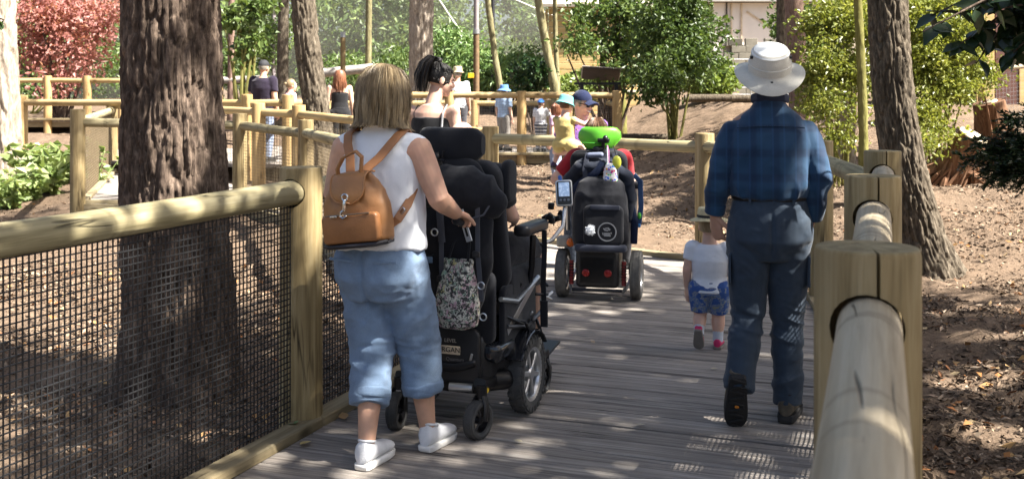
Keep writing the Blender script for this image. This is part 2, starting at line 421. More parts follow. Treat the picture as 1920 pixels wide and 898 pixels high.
L1 = (-1.0, 5.06); L0 = (-1.78, 2.98); LM = (-2.56, .9); L2 = (-.36, 6.80)
P0 = (.06, .22); P1 = (.683, 2.05); P2 = (1.295, 3.83); P3 = (1.99, 5.73); P4 = (2.34, 8.08); PE = (1.81, 10.02); PD = (-.24, 11.9)
PC = (-2.57, 13.3); PB = (-3.70, 14.5); PQ = (-5.74, 14.1); PR = (-7.2, 19.2); PH = (-3.85, 16.2); PG = (-3.18, 15.9)
zl = lambda x, y: max(0, min(.22, (-x-.6)*.03))
deck('boardwalk', [(-3.0, -.5), (-2.56, .9), L1, L2, (-.75, 8.1), (-.55, 11.3), PD, PE, P4, P3, P1, (.4, 1.2), (-.2, -.5)], AX, lambda x, y: 0)
deck('boardwalk', [(-.78, 8.15), PC, PB, PQ, PR, (-6.6, 19.6), PH, PG, (-.3, 11.9), (-.56, 11.3)], -38, zl)
zf2 = lambda x, y: .38
deck('boardwalk', [(-9, 19.6), (-4.5, 18.1), (-3.7, 18.0), (-3.66, 21), (2.15, 21), (2.15, 24), (-9, 25)], 90, zf2, .16)
deck('boardwalk', [(-15, 27), (-8.6, 27), (-8.6, 29), (-15, 29)], 90, lambda x, y: .92, .16)
# ------------------------------------------------------------------ fences
def axis_obj(name, a, b, mat, parent, mbf):
    """mesh built along local +X, placed from a to b"""
    a = Vector(a); b = Vector(b); d = b-a; o = mbf(d.length).build(name, mat, parent)
    o.matrix_local = Matrix.Translation(a) @ d.to_track_quat('X', 'Z').to_matrix().to_4x4(); return o
def post_mb(h, r, crack=None, n=26):
    rings = []; ph = random.uniform(0, 6)
    for z, k in ((0, 1.0), (h*.35, 1.0), (h*.7, .99), (h-.012, .985), (h-.003, .965), (h, .93)):
        ring = []
        for j in range(n):
            t = 2*math.pi*j/n; rr = r*k*(1+.012*math.sin(2*t+ph)+.008*math.sin(3*t-ph+z))
            ring.append(Vector((rr*math.cos(t), rr*math.sin(t), z)))
        if crack is not None:
            j = int(round(crack/(2*math.pi)*n)) % n; f = .62 if z > h*.3 else .9
            t = 2*math.pi*j/n
            ring[j] = ring[j]*1.0; ring[j].x *= f; ring[j].y *= f
            for s, q in ((-1, .8), (1, .8)):
                jj = (j+s) % n; tt = t+s*(.035 if z > h*.3 else .2); rr = r*k; zz = ring[jj].z; ring[jj] = Vector((rr*math.cos(tt), rr*math.sin(tt), zz))
        rings.append(ring)
    rings.append([Vector((p.x*.5, p.y*.5, h+.002)) for p in rings[-1]])
    return MB().loft(rings)
def boolean_cut(me, cutters):
    ob = bpy.data.objects.new('t', me); TMP.collection.objects.link(ob); cs = []
    for c in cutters:
        co = bpy.data.objects.new('c', c); TMP.collection.objects.link(co); cs.append(co)
        md = ob.modifiers.new('b', 'BOOLEAN'); md.operation = 'DIFFERENCE'; md.object = co; md.solver = 'EXACT'
    dg = bpy.context.evaluated_depsgraph_get(); out = bpy.data.meshes.new_from_object(ob.evaluated_get(dg))
    for q in [ob]+cs: bpy.data.objects.remove(q)
    return out
def rail_mb(r, n=18, ends=True):
    def f(Lg):
        ph = random.uniform(0, 6); m = 12; pts = []; rr = []
        for i in range(m+1):
            t = i/m; pts.append(Vector((t*Lg, .004*math.sin(3*t+ph), .004*math.cos(4*t+ph)))); rr.append(r*(1+.02*math.sin(5*t+ph)))
        return MB().tube(pts, rr, n, ref=(0, 0, 1))
    return f
def wires_mb(a, b, z0, z1, zb0, zb1, cell=.025, wr=.0016):
    """grid of wires between a and b (xy); bottom z0..zb0, top z1..zb1"""
    mb = MB(); a = Vector((a[0], a[1], 0)); b = Vector((b[0], b[1], 0)); d = b-a; Lg = d.length; d.normalize(); nr = Vector((d.y, -d.x, 0))
    k = int(Lg/cell)
    def bar(p, q, wd):
        t = (q-p).normalized(); s = t.cross(nr).normalized()*wd; w = nr*wd
        mb.add([p-s-w, p+s-w, p+s+w, p-s+w, q-s-w, q+s-w, q+s+w, q-s+w], [(0, 1, 5, 4), (1, 2, 6, 5), (2, 3, 7, 6), (3, 0, 4, 7)])
    for i in range(k+1):
        f = i/k; p = a+d*(Lg*f); lo = z0+(zb0-z0)*f; hi = z1+(zb1-z1)*f; j = nr*.004*math.sin(f*9)
        bar(Vector((p.x, p.y, lo))+j, Vector((p.x, p.y, hi))+j, wr)
    hgt = min(z1-z0, zb1-zb0); m = int(hgt/cell)
    for i in range(m+1):
        off = i*cell
        for q in range(6):
            f0 = q/6; f1 = (q+1)/6
            p = a+d*(Lg*f0); r2 = a+d*(Lg*f1)
            bar(Vector((p.x, p.y, z0+(zb0-z0)*f0+off))+nr*(.004*math.sin(f0*9)+.0015), Vector((r2.x, r2.y, z0+(zb0-z0)*f1+off))+nr*(.004*math.sin(f1*9)+.0015), wr)
    return mb
def fence(name, label, pts, group=None, pr=.1, top=1.26, rz=1.1, rr=.0575, pm=None, rm=None, mesh=True, cell=.025, wr=.0017, kerb=0, crack=None, hole=False, skip=(), bottom=.5, wm=None, kside=1, meshes=None, kb=None):
    pm = pm or POSTW; rm = rm or FRAIL
    root = thing(name, (pts[0][0], pts[0][1], pts[0][2]), label, 'fence', group); o0 = Vector(root.location)
    for i, p in enumerate(pts):
        if i in skip: continue
        h = top+bottom+random.uniform(-.01, .01); mb = post_mb(h, pr*random.uniform(.98, 1.02), crack)
        po = None
        if hole:
            me = mb.mesh('post', [pm]); cut = []
            for q in ([pts[i-1]] if i > 0 else [])+([pts[i+1]] if i+1 < len(pts) else []):
                d = Vector((q[0]-p[0], q[1]-p[1], q[2]-p[2])).normalized(); c = Vector((0, 0, rz+bottom))
                cut.append(MB().tube([c, c+d*.5], rr+.010, 24).mesh('c'))
            me2 = boolean_cut(me, cut); me2.materials.clear(); me2.materials.append(pm)
            me2.set_sharp_from_angle(angle=R(35)); po = link('post', me2, root)
        else: po = mb.build('post', pm, root)
        po.location = Vector((p[0], p[1], p[2]-bottom))-o0
    for i in range(len(pts)-1):
        a = Vector((pts[i][0], pts[i][1], pts[i][2]+rz))-o0; b = Vector((pts[i+1][0], pts[i+1][1], pts[i+1][2]+rz))-o0
        d = (b-a).normalized()
        axis_obj('rail', a+d*pr*.35, b-d*pr*.35, rm, root, rail_mb(rr))
        if mesh and (meshes is None or i in meshes):
            a2 = a+d*pr*.2; b2 = b-d*pr*.2
            wo = wires_mb(a2, b2, a.z-rz+.03, a.z-rr*.6, b.z-rz+.03, b.z-rr*.6, cell, wr).build('wire_mesh', wm or WIRE, root, False)
            wo['kind'] = 'stuff'
        if kerb:
            nr = Vector((d.y, -d.x, 0))*kside
            c0 = a+Vector((0, 0, -rz+.022))+nr*(kerb*.5+.012); c1 = b+Vector((0, 0, -rz+.022))+nr*(kerb*.5+.012)
            axis_obj('kerb_board', c0+d*.003, c1-d*.003, BOARD, root, lambda Lg: MB().box((Lg/2, 0, 0), (Lg, kerb, .05), ch=.006))
            f0 = a+Vector((0, 0, -rz-.09))+nr*-.03; f1 = b+Vector((0, 0, -rz-.09))+nr*-.03
            axis_obj('fascia_board', f0, f1, BOARD, root, lambda Lg: MB().box((Lg/2, 0, 0), (Lg, .04, .18), ch=.005))
    return root
g = lambda p, z=0: (p[0], p[1], z)
fence('rail_fence', 'post and rail fence with black wire mesh along the left side of the near boardwalk', [g(LM), g(L0), g(L1), g(L2)], top=1.218, kerb=.11, kside=1, hole=True, meshes=(1, 2), cell=.0265, wr=.0022)
fence('rail_fence', 'silvered log rail fence with thick cracked posts along the right of the near boardwalk', [g(P0), g(P1), g(P2), g(P3)], pm=POSTW, rm=RRAIL, top=1.27, rz=1.125, crack=R(262), hole=True, meshes=(1, 2), kerb=.10, kside=-1, wr=.0022)
fence('rail_fence', 'log rail fence curving round the far end of the near boardwalk', [g(P3, -.001), g(P4), g(PE), g(PD)], skip=(0,), top=1.21, rz=1.07, pr=.092, mesh=False, kerb=.09, kside=-1, rm=FRAIL)
fence('rail_fence', 'olive post and rail fence with wire mesh beside the path behind the big pine', [g(L2, .001), g(PC), g(PB, .06), g(PQ, .12), g(PR, .2)], skip=(0,), top=1.24, rz=1.08, pr=.098, rr=.06, meshes=(0, 1, 3), cell=.04, wr=.0016, wm=WIRET, kerb=.1, kside=1, bottom=.35)
fence('rail_fence', 'sunlit pine rail fence with stepped posts on the far side of the left path', [g(PD, .001), g(PG, .15), g(PH, .18), g(PR, .25)], skip=(0, 3), top=1.26, rz=1.12, pr=.1, rr=.06, pm=PALEP, rm=PALER, meshes=(0, 1), cell=.05, wm=WIRET)
fence('rail_fence', 'pale pine rail fence beside the man in the navy polo shirt', [(-9, 19.6, .38), (-6.6, 18.8, .38), (-4.5, 18.1, .38), (-3.78, 18.0, .38), (-3.66, 21, .38)], skip=(4,), top=1.18, rz=1.04, rr=.06, pm=PALEP, rm=PALER, meshes=(1, 2), cell=.05, wm=WIRET)
fence('rail_fence', 'pale pine rail fence in front of the children on the far boardwalk', [(-3.66, 21, .38), (-1.23, 21, .38), (.19, 21, .38), (2.07, 21, .38)], top=1.25, rz=1.17, pr=.095, rr=.06, pm=PALEP, rm=PALER, meshes=(0, 1, 2), cell=.05, wr=.0014, kerb=.1, wm=plain('grey_wire', (.2, .19, .17), .6), bottom=.4)
fence('rail_fence', 'pale pine rail fence behind the children on the far boardwalk', [(-9, 24.6, .38), (-5.6, 24.2, .38), (-3.4, 24, .38), (-.85, 24, .38), (.8, 24, .38), (2.12, 24, .38), (2.07, 21.2, .38)], skip=(6,), top=1.06, rz=.99, pr=.085, rr=.055, pm=PALEP, rm=PALER, mesh=False, bottom=.4)
fence('rail_fence', 'pale two rail fence on the raised walkway under the red maple', [(-15, 27, .92), (-13.3, 27, .92), (-11.75, 27, .92), (-10.75, 27, .92), (-8.6, 27, .92)], top=1.12, rz=1.0, pr=.1, rr=.06, pm=PALEP, rm=PALER, mesh=False, kerb=.1, bottom=.8)
# ------------------------------------------------------------------ trees and plants
def bark_mat(name, dark, mid, light, sc1=22, moss=None):
    m, n, b, o = newmat(name); v = coords(n, (1, 1, .3)); f = noise(n, v, sc1, 6, .65, .4)
    c = ramp(n, f, [(.28, dark), (.5, mid), (.72, light)])
    at = N(n, 'ShaderNodeAttribute', attribute_name='rnd'); c = mix(n, .75, c, ramp(n, at.outputs['Fac'], [(0, (.42, .40, .39)), (1, (1, 1, 1))]), 'MULTIPLY')
    if moss: c = mix(n, ramp(n, noise(n, coords(n), 3, 4), [(.45, (0, 0, 0)), (.6, (.8, .8, .8))]), c, moss)
    n.links.new(c, b.inputs['Base Color']); b.inputs['Roughness'].default_value = .92; b.inputs['Specular IOR Level'].default_value = .15
    bump(n, b, f, .9, .015); return m
BK_PINE = bark_mat('pine_bark', (.030, .022, .017), (.11, .08, .062), (.28, .21, .16), 34)
BK_GREY = bark_mat('grey_bark', (.035, .028, .021), (.12, .098, .072), (.25, .21, .16), 30)
BK_PALE = bark_mat('pale_bark', (.17, .13, .10), (.36, .30, .24), (.55, .48, .40))  # lighter bark for sunlit trunks, brightness of the sun put into the colour
BK_MOSS = bark_mat('mossy_bark', (.10, .095, .03), (.20, .19, .06), (.31, .29, .11), 14)
BK_RED = bark_mat('red_brown_bark', (.12, .075, .055), (.25, .165, .13), (.36, .26, .21))
BK_YEL = bark_mat('yellow_green_bark', (.13, .115, .055), (.25, .225, .12), (.36, .33, .20), 10)
def trunk(name, path, mat, parent, res=.03, depth=.02, freq=(14, 3.2), seed=0, lobes=(0, 0), flare=0.0, flare_h=.8):
    """path: list of (x, y, z, r)"""
    P = np.array(path, float); L = np.concatenate([[0], np.cumsum(np.linalg.norm(np.diff(P[:, :3], axis=0), axis=1))])
    m = max(6, int(L[-1]/res)); s = np.linspace(0, L[-1], m+1)
    # smooth interpolation
    def interp(k):
        y = np.interp(s, L, P[:, k]); w = max(1, int(m/len(path)/3)); kk = np.ones(2*w+1)/(2*w+1)
        yp = np.concatenate([np.full(w, y[0]), y, np.full(w, y[-1])]); ys = np.convolve(yp, kk, 'valid'); ys[0] = y[0]; ys[-1] = y[-1]; return ys
    cx, cy, cz, rr = [interp(k) for k in range(4)]
    n = max(8, int(2*math.pi*P[:, 3].max()/res)); th = np.linspace(0, 2*math.pi, n, endpoint=False)
    T, S = np.meshgrid(th, np.arange(m+1)); Rr = rr[:, None]*np.ones_like(T)
    h = np.maximum(0, 1-s/flare_h)[:, None]**2
    Rr = Rr*(1+flare*h*(1+.6*np.sin(3*T+seed)+.45*np.sin(5*T+2*seed)))
    if lobes[0]: Rr = Rr*(1+lobes[1]*np.sin(lobes[0]*T+1.3*s[:, None]))
    q = np.stack([np.cos(T)*rr[:, None]*freq[0], np.sin(T)*rr[:, None]*freq[0], s[:, None]*freq[1]+0*T], -1).reshape(-1, 3)
    q = q+.9*(np.stack([vnoise(q*.7, seed+1), vnoise(q*.7, seed+2), vnoise(q*.7, seed+3)], 1)-.5)
    b2 = fbm(q*3.1, 2, seed+9)-.5
    if res <= .03:
        q2 = q*np.array([1, 1, .55]); _, e1, v1 = cells(q2*.62, seed); _, e2, v2 = cells(q2*1.6+5, seed+3)
        D = -np.exp(-(e1/.16)**2)*depth*1.5-np.exp(-(e2/.12)**2)*depth*.35+(v1-.5)*depth*.6+b2*depth*.8; tone = np.clip(.25+.45*v1+.3*v2, 0, 1)
    else:
        b = 1-np.abs(2*fbm(q, 3, seed)-1)*1.6; D = -(np.clip(b, 0, 1)**4)*depth*1.5+b2*depth*.6; tone = .3+.7*vnoise(q*.6, seed+4)
    D = D.reshape(T.shape)
    Rr = Rr+D
    V = np.stack([cx[:, None]+np.cos(T)*Rr, cy[:, None]+np.sin(T)*Rr, cz[:, None]+0*T], -1).reshape(-1, 3)
    i, j = np.meshgrid(np.arange(n), np.arange(m)); a = (j*n+i).ravel(); c = (j*n+(i+1) % n).ravel()
    V = V-np.array(parent.location)
    return npmesh(name, V, np.stack([a, c, c+n, a+n], 1), mat, parent, smooth=True, rnd=tone)
def leafquads(P, D, size, asp=.55, fold=.25, seed=None):
    """P base points, D pointing directions"""
    n = len(P); D = D/np.maximum(np.linalg.norm(D, axis=1), 1e-9)[:, None]
    u = RNG.normal(size=(n, 3)); u[:, 2] *= .5; b = np.cross(D, u); b /= np.maximum(np.linalg.norm(b, axis=1), 1e-9)[:, None]; nr = np.cross(b, D)
    L = (size*(.6+.7*RNG.random(n)))[:, None]; w = L*asp*.5; fo = nr*(w*fold*2)
    return np.stack([P, P+D*L*.45-b*w+fo, P+D*L-nr*L*.12, P+D*L*.45+b*w+fo], 1).reshape(-1, 3)
# openings in the canopy where the photograph shows sun coming through
def _g(y): return CAM_H*FPX/(y-HOR)
GAPS = [(W(385, 130, 6.2), .12), (W(400, 200, 6.2), .06), (W(355, 290, 6.2), .13), (W(325, 340, 6.2), .07), (W(345, 560, 6.2), .04),
        (W(1165, 768, _g(768)), .05), (W(1215, 765, _g(765)), .08), (W(1270, 772, _g(772)), .06), (W(1310, 778, _g(778)), .02), (W(1050, 735, _g(735)), .03), (W(690, 886, _g(886)), .03),
        (W(1130, 585, _g(585)), .04), (W(1190, 580, _g(580)), .03), (W(1250, 505, _g(505)), .08),
        (W(806, 495, 4.5), .03), (W(792, 610, 4.5), .01), (W(800, 430, 4.5), .02), (W(740, 285, 4.45), .0), (W(722, 140, 4.6), .03), (W(825, 300, 4.6), .0),
        (W(1540, 262, 5.02), .075), (W(1545, 300, 5.02), .05), (W(1470, 80, 5.05), .07), (W(598, 430, 5.0), .05), (W(590, 345, 5.0), .04),
        (W(1712, 280, 10.05), .2), (W(1725, 340, 10.05), .16), (W(1700, 210, 10.05), .14), (Vector((5.3, 12.4, .2)), .9), (Vector((6.2, 14, .45)), .9), (Vector((4.9, 11.3, 0)), .5), (Vector((2.9, 6.6, -.15)), .16), (Vector((2.6, 5.6, -.15)), .12), (Vector((2.3, 5.0, -.15)), .12), (Vector((3.4, 7.6, -.15)), .18),
        (Vector((1.5, 14, .1)), .7), (Vector((.6, 13, 0)), .6), (Vector((2.4, 12.5, .1)), .6), (Vector((-3.6, 8.5, -.2)), .5), (Vector((-2.9, 7.6, -.2)), .25), (Vector((-1.5, 5.6, -.2)), .12), (Vector((5.8, 14.4, 2.0)), 1.3), (Vector((4.2, 13.8, 2.0)), 1.0)]
def open_gaps(V):
    """V (4m,3) leaf quads: drop the leaves that stand in the way of the sun at the openings"""
    c = V.reshape(-1, 4, 3).mean(1); keep = np.ones(len(c), bool); d = np.array(SUN_DIR)
    for p, r in GAPS:
        q = c-np.array(p); t = q @ d; keep &= np.linalg.norm(q-t[:, None]*d, axis=1) > r+.04
    return keep
def leaves(name, blobs, n, size, mat, parent, asp=.55, clump=22, spread=.28, droop=.3, shell=.6, gap=.0, seed=0, val=(.0, 1.0), stuff=False, carve=False):
    """blobs: (centre, radii, weight) ellipsoids; leaves gather in twig clumps"""
    wts = np.array([b[2] if len(b) > 2 else b[1][0]*b[1][1]*b[1][2] for b in blobs], float); wts /= wts.sum()
    nc = max(1, n//clump); k = RNG.choice(len(blobs), nc, p=wts)
    C = np.array([b[0] for b in blobs], float)[k]; Rd = np.array([b[1] for b in blobs], float)[k]
    d = RNG.normal(size=(nc, 3)); d /= np.linalg.norm(d, axis=1)[:, None]; rad = (shell+(1-shell)*RNG.random(nc))[:, None]*np.where(RNG.random(nc) < .25, RNG.random(nc), 1)[:, None]
    cc = C+d*Rd*rad
    if gap > 0:
        keep = fbm(cc*(1.2/np.mean(Rd)), 2, seed+5) > gap; cc = cc[keep]; d = d[keep]; Rd = Rd[keep]
    nc = len(cc); cv = fbm(cc*.9, 2, seed)*.5+RNG.random(nc)*.5
    idx = np.repeat(np.arange(nc), clump); m = len(idx)
    off = RNG.normal(size=(m, 3))*spread*np.array([1, 1, .6])
    P = cc[idx]+off; D = d[idx]*.5+RNG.normal(size=(m, 3))*.7; D[:, 2] -= droop
    V = leafquads(P, D, size, asp)
    r = np.clip(val[0]+(val[1]-val[0])*(cv[idx]*.6+RNG.random(m)*.4), 0, 1)
    if carve:
        kp = open_gaps(V); V = V.reshape(-1, 4, 3)[kp].reshape(-1, 3); r = r[kp]
    if parent is not None: V = V-np.array(parent.location)
    o = npmesh(name, V, np.arange(len(V)).reshape(-1, 4), mat, parent, rnd=np.repeat(r, 4))
    if stuff: o['kind'] = 'stuff'
    return o, cc
def limbs(parent, starts, ends, r, mat, name='limb'):
    mb = MB(); o0 = parent.location
    for a, e in zip(starts, ends):
        a = Vector(a)-o0; e = Vector(e)-o0; mid = (a+e)/2+Vector((random.uniform(-.1, .1), random.uniform(-.1, .1), .12))*((e-a).length*.5)
        mb.tube([a, (a+mid)/2+Vector((0, 0, .03)), mid, (mid+e)/2, e], [r, r*.8, r*.6, r*.4, r*.15], 6)
    return mb.build(name, mat, parent)
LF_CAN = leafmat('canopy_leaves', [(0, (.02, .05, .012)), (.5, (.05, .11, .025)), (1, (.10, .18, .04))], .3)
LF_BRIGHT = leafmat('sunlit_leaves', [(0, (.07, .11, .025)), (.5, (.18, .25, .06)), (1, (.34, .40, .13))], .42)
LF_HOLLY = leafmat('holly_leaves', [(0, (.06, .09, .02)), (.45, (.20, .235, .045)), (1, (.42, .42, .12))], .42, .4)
LF_LAUREL = leafmat('laurel_leaves', [(0, (.025, .05, .014)), (.5, (.075, .125, .03)), (1, (.22, .29, .085))], .35, .42)
LF_DARK = leafmat('dark_leaves', [(0, (.008, .018, .008)), (1, (.025, .05, .015))], .2, .3)
LF_RED = leafmat('maple_leaves', [(0, (.20, .06, .055)), (.5, (.46, .20, .18)), (1, (.68, .44, .38))], .45)
LF_PLANT = leafmat('plant_leaves', [(0, (.12, .18, .05)), (.6, (.27, .35, .13)), (1, (.44, .50, .24))], .4)
LF_CONIF = leafmat('conifer_leaves', [(0, (.05, .10, .03)), (.5, (.14, .24, .07)), (1, (.32, .42, .15))], .3)
LF_IVY = leafmat('ivy_leaves', [(0, (.012, .035, .012)), (.6, (.035, .08, .025)), (1, (.16, .22, .10))], .2, .3)
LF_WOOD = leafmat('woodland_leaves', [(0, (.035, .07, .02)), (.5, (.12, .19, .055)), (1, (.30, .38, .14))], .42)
def tree(name, label, path, bark, crown=None, group=None, cat='tree', res=.03, depth=.02, freq=(14, 3.2), seed=0, flare=.25, nl=3000, lsize=.16, lmat=None, clump=22, spread=.3, gap=.35, nlimb=7, **kw):
    root = thing(name, (path[0][0], path[0][1], path[0][2]), label, cat, group)
    trunk('trunk', path, bark, root, res, depth, freq, seed, flare=flare, **kw)
    if crown:
        o, cc = leaves('crown', crown, nl, lsize, lmat or LF_CAN, root, clump=clump, spread=spread, gap=gap, seed=seed, carve=True)
        P = np.array(path); pick = cc[RNG.choice(len(cc), min(nlimb, len(cc)), replace=False)]
        st = []
        for c in pick:
            z = min(max(c[2]-1.5-random.random(), P[0, 2]+.4*(P[-1, 2]-P[0, 2])), P[-1, 2]-.05)
            st.append((np.interp(z, P[:, 2], P[:, 0]), np.interp(z, P[:, 2], P[:, 1]), z))
        limbs(root, st, [tuple(c) for c in pick], max(.02, P[-1, 3]*.7), bark)
    return root
def crown_at(x, y, z, r, h, k=7, seed=1):
    rs = np.random.default_rng(seed); out = []
    for i in range(k):
        a = rs.random()*6.28; q = r*.6*math.sqrt(rs.random()); out.append(((x+q*math.cos(a), y+q*math.sin(a), z+(rs.random()-.5)*h), (r*.5, r*.5, h*.28)))
    return out
# near trunks
tree('pine_tree', 'massive dark furrowed pine trunk behind the wire mesh on the left', [(-2.0, 6.5, -.4, .36), (-2.03, 6.5, .3, .335), (-2.06, 6.5, 1.0, .318), (-2.08, 6.5, 2.2, .29), (-2.12, 6.55, 5, .25), (-2.1, 6.6, 11, .12)], BK_PINE,
     crown_at(-2.1, 6.6, 11, 3, 4, 6, 2), res=.0125, depth=.02, freq=(37, 7.5), seed=4, flare=.16, nl=3500, lsize=.2)
tree('pine_tree', 'leaning ridged trunk with a mossy flared foot right of the log fence', [(4.08, 10.2, -.4, .33), (4.0, 10.2, -.05, .27), (3.87, 10.2, .32, .225), (3.72, 10.2, .94, .205), (3.63, 10.2, 1.7, .195), (3.6, 10.25, 2.6, .188), (3.5, 10.4, 6, .15), (3.5, 10.4, 11, .08)], BK_GREY,
     crown_at(3.4, 10.4, 11.5, 2.4, 3, 5, 3), res=.014, depth=.016, freq=(34, 9), seed=8, flare=.25, nl=2500, lsize=.2)
tree('pine_tree', 'leaning brown trunk beside the child in pink', [(-2.98, 17.4, -.3, .26), (-3.05, 17.4, .3, .235), (-3.13, 17.4, .93, .225), (-3.3, 17.4, 2.06, .215), (-3.42, 17.4, 3.1, .205), (-3.7, 17.4, 8, .14)], BK_GREY, crown_at(-3.8, 17.5, 10.5, 2.2, 3, 5, 4), res=.02, depth=.022, freq=(24, 6), seed=12, nl=2000, lsize=.22)
tree('pine_tree', 'half sunlit straight trunk behind the dark haired woman', [(-2.2, 26, .1, .36), (-2.2, 26, 1.2, .325), (-2.22, 26, 4, .30), (-2.2, 26, 11, .18)], BK_PALE, crown_at(-2.2, 26, 12, 2.6, 3, 5, 5), res=.03, depth=.03, freq=(12, 3), seed=15, nl=2000, lsize=.22)
tree('pine_tree', 'sun bleached trunk at the far left beside the green plants', [(-8.62, 18, -.3, .42), (-8.62, 18, .4, .36), (-8.64, 18, 1.4, .33), (-8.75, 18, 4, .3), (-8.8, 18, 10, .16)], BK_PALE, crown_at(-8.8, 18, 11, 2.6, 3, 5, 6), res=.025, depth=.03, freq=(12, 3), seed=17, nl=2000, lsize=.22)
# thinner trunks in the background
for i, (lab, pts, bk) in enumerate([
    ('slim red brown trunk left of the man in the navy polo shirt', [(433, 170, 30, .10), (434, 0, 30, .09)], BK_RED),
    ('straight grey green trunk just left of the leaning brown trunk', [(529, 170, 28, .16), (532, 0, 28, .14)], BK_GREY),
    ('pale sunlit slim trunk above the blonde head', [(690, 150, 32, .10), (692, 0, 32, .095)], BK_YEL),
    ('curving slim trunk right of the pole with a yellow sign', [(940, 172, 27, .09), (930, 120, 27, .08), (922, 60, 27, .085), (914, 0, 27, .08)], BK_YEL),
    ('thick smooth leaning trunk beside the yellow cabin', [(1046, 185, 25.5, .14), (1032, 130, 25.5, .11), (1019, 60, 25.5, .105), (1009, 0, 25.5, .10)], BK_YEL),
    ('thin upright trunk in front of the yellow cabin', [(1047, 180, 26.2, .07), (1042, 90, 26.2, .06), (1040, 0, 26.2, .055)], BK_YEL),
    ('grey trunk rising just above the man\'s hat', [(1464, 175, 19, .09), (1464, 0, 19, .08)], BK_GREY),
    ('red brown trunk right of the man\'s hat', [(1500, 200, 17, .17), (1494, 100, 17, .16), (1488, 0, 17, .15)], BK_RED),
    ('thin mossy yellow trunk left of the leaning ridged trunk', [(1620, 300, 13, .065), (1617, 180, 13, .06), (1612, 60, 13, .055), (1606, -30, 13, .05)], BK_MOSS),
    ('short sunlit pale trunk behind the holly leaves', [(1580, 300, 15, .16), (1588, 200, 15, .13), (1592, 120, 15, .12), (1590, 0, 15, .11)], BK_PALE),
    ('dark slim trunk under the leafy boughs right of the sign', [(1128, 190, 24.5, .1), (1133, 90, 24.5, .085), (1128, 0, 24.5, .08)], BK_PINE),
    ('slim brown trunk in the leafy boughs left of the laurel', [(1168, 190, 25, .09), (1160, 90, 25, .08), (1168, 0, 25, .07)], BK_MOSS),
    ]):
    path = []
    for (px, py, Y, r) in pts: p = W(px, py, Y); path.append((p.x, p.y, p.z, r))
    b0 = path[0]; g0 = gz1(b0[0], b0[1])-.15
    if g0 < b0[2]: path = [(b0[0], b0[1], g0, b0[3]*1.2)]+path
    t0 = path[-1]; dx = (path[-1][0]-path[-2][0])/max(path[-1][2]-path[-2][2], .1)
    path.append((t0[0]+dx*3, t0[1], t0[2]+4, t0[3]*.6))
    top = path[-1]
    tree('slim_tree', lab, path, bk, crown_at(top[0], top[1], top[2]+.6, 1.5, 1.6, 4, 30+i), res=.035, depth=.008, freq=(16, 4), seed=20+i, flare=.1, nl=900, lsize=.2, group='slim trees in the background')
# shade trees to the right, out of view
for i, (x, y, zt, r, lab) in enumerate([(3.5, 4.3, 7.6, 2.3, 'slender leafy tree close to the right of the boardwalk'), (4.5, .6, 8.0, 2.6, 'tall leafy tree right of the camera'), (6.5, 3.4, 8.4, 2.6, 'leafy tree right of the log fence out of view'), (7.8, 6.2, 8.2, 2.1, 'leafy tree beyond the right edge of the picture'), (9.8, 2.6, 8.8, 2.8, 'spreading tree far right of the boardwalk'), (9.6, 13.6, 8.6, 1.9, 'tall tree beside the bank beyond the right edge of the picture'), (9.2, 17.6, 8.6, 1.7, 'tall tree behind the bank beyond the right edge of the picture'), (2.1, .8, 7.4, 2.0, 'slender tree just right of the camera'), (7.0, -2.4, 9, 2.8, 'tall tree behind the camera to the right')]):
    tree('shade_tree', lab, [(x+1.0, y, -.3, .3), (x+1.0, y, 1, .24), (x+.9, y, 5, .18), (x+.8, y, zt+1.5, .07)], BK_GREY, crown_at(x, y, zt, r, 3.2, 10, 50+i), res=.06, depth=.02, seed=60+i, nl=6600, lsize=.19, gap=.38, group='shade trees', spread=.36)
# red maple, shrubs, hedge, ivy
def shrub(name, label, base, stems, blobs, n, size, mat, bark, cat='shrub', asp=.55, clump=20, spread=.14, gap=.3, droop=.2, shell=.55, seed=0, group=None, r=.03, val=(0, 1)):
    root = thing(name, base, label, cat, group)
    o, cc = leaves('foliage', blobs, n, size, mat, root, asp, clump, spread, droop, shell, gap, seed, val)
    pick = cc[RNG.choice(len(cc), min(stems, len(cc)), replace=False)]
    limbs(root, [(base[0]+random.uniform(-.1, .1), base[1]+random.uniform(-.1, .1), base[2]) for _ in pick], [tuple(c) for c in pick], r, bark, 'stem'); return root
def B(px, py, Y, rx, ry, rz): c = W(px, py, Y); s = FPX/Y; return (tuple(c), (rx/s, ry, rz/s))
def base(px, Y): x = (px-960)/FPX*Y; return (x, Y, gz1(x, Y)-.05)
shrub('maple_tree', 'red leaved maple over the far left walkway', base(115, 29), 9, [B(120, 40, 29, 95, 1.2, 55), B(70, 95, 29, 50, 1, 45), B(160, 100, 28.6, 60, 1, 45), B(115, 150, 28.4, 42, .8, 32), B(190, 30, 28.6, 50, .8, 50), B(70, 10, 28.6, 60, .8, 50)], 7500, .14, LF_RED, BK_PINE, 'tree', spread=.22, r=.07, seed=3, gap=.36, shell=.3)
shrub('sapling', 'leafy green sapling left of the man in the navy polo shirt', base(452, 24), 10, [B(468, 20, 24, 30, .3, 30), B(470, 70, 24, 26, .3, 28), B(455, 105, 24, 18, .25, 18), B(430, 35, 24, 22, .3, 16), B(490, 5, 24, 26, .3, 20)], 900, .16, LF_LAUREL, BK_MOSS, 'tree', asp=.75, spread=.12, seed=5, r=.05, val=(.3, 1))
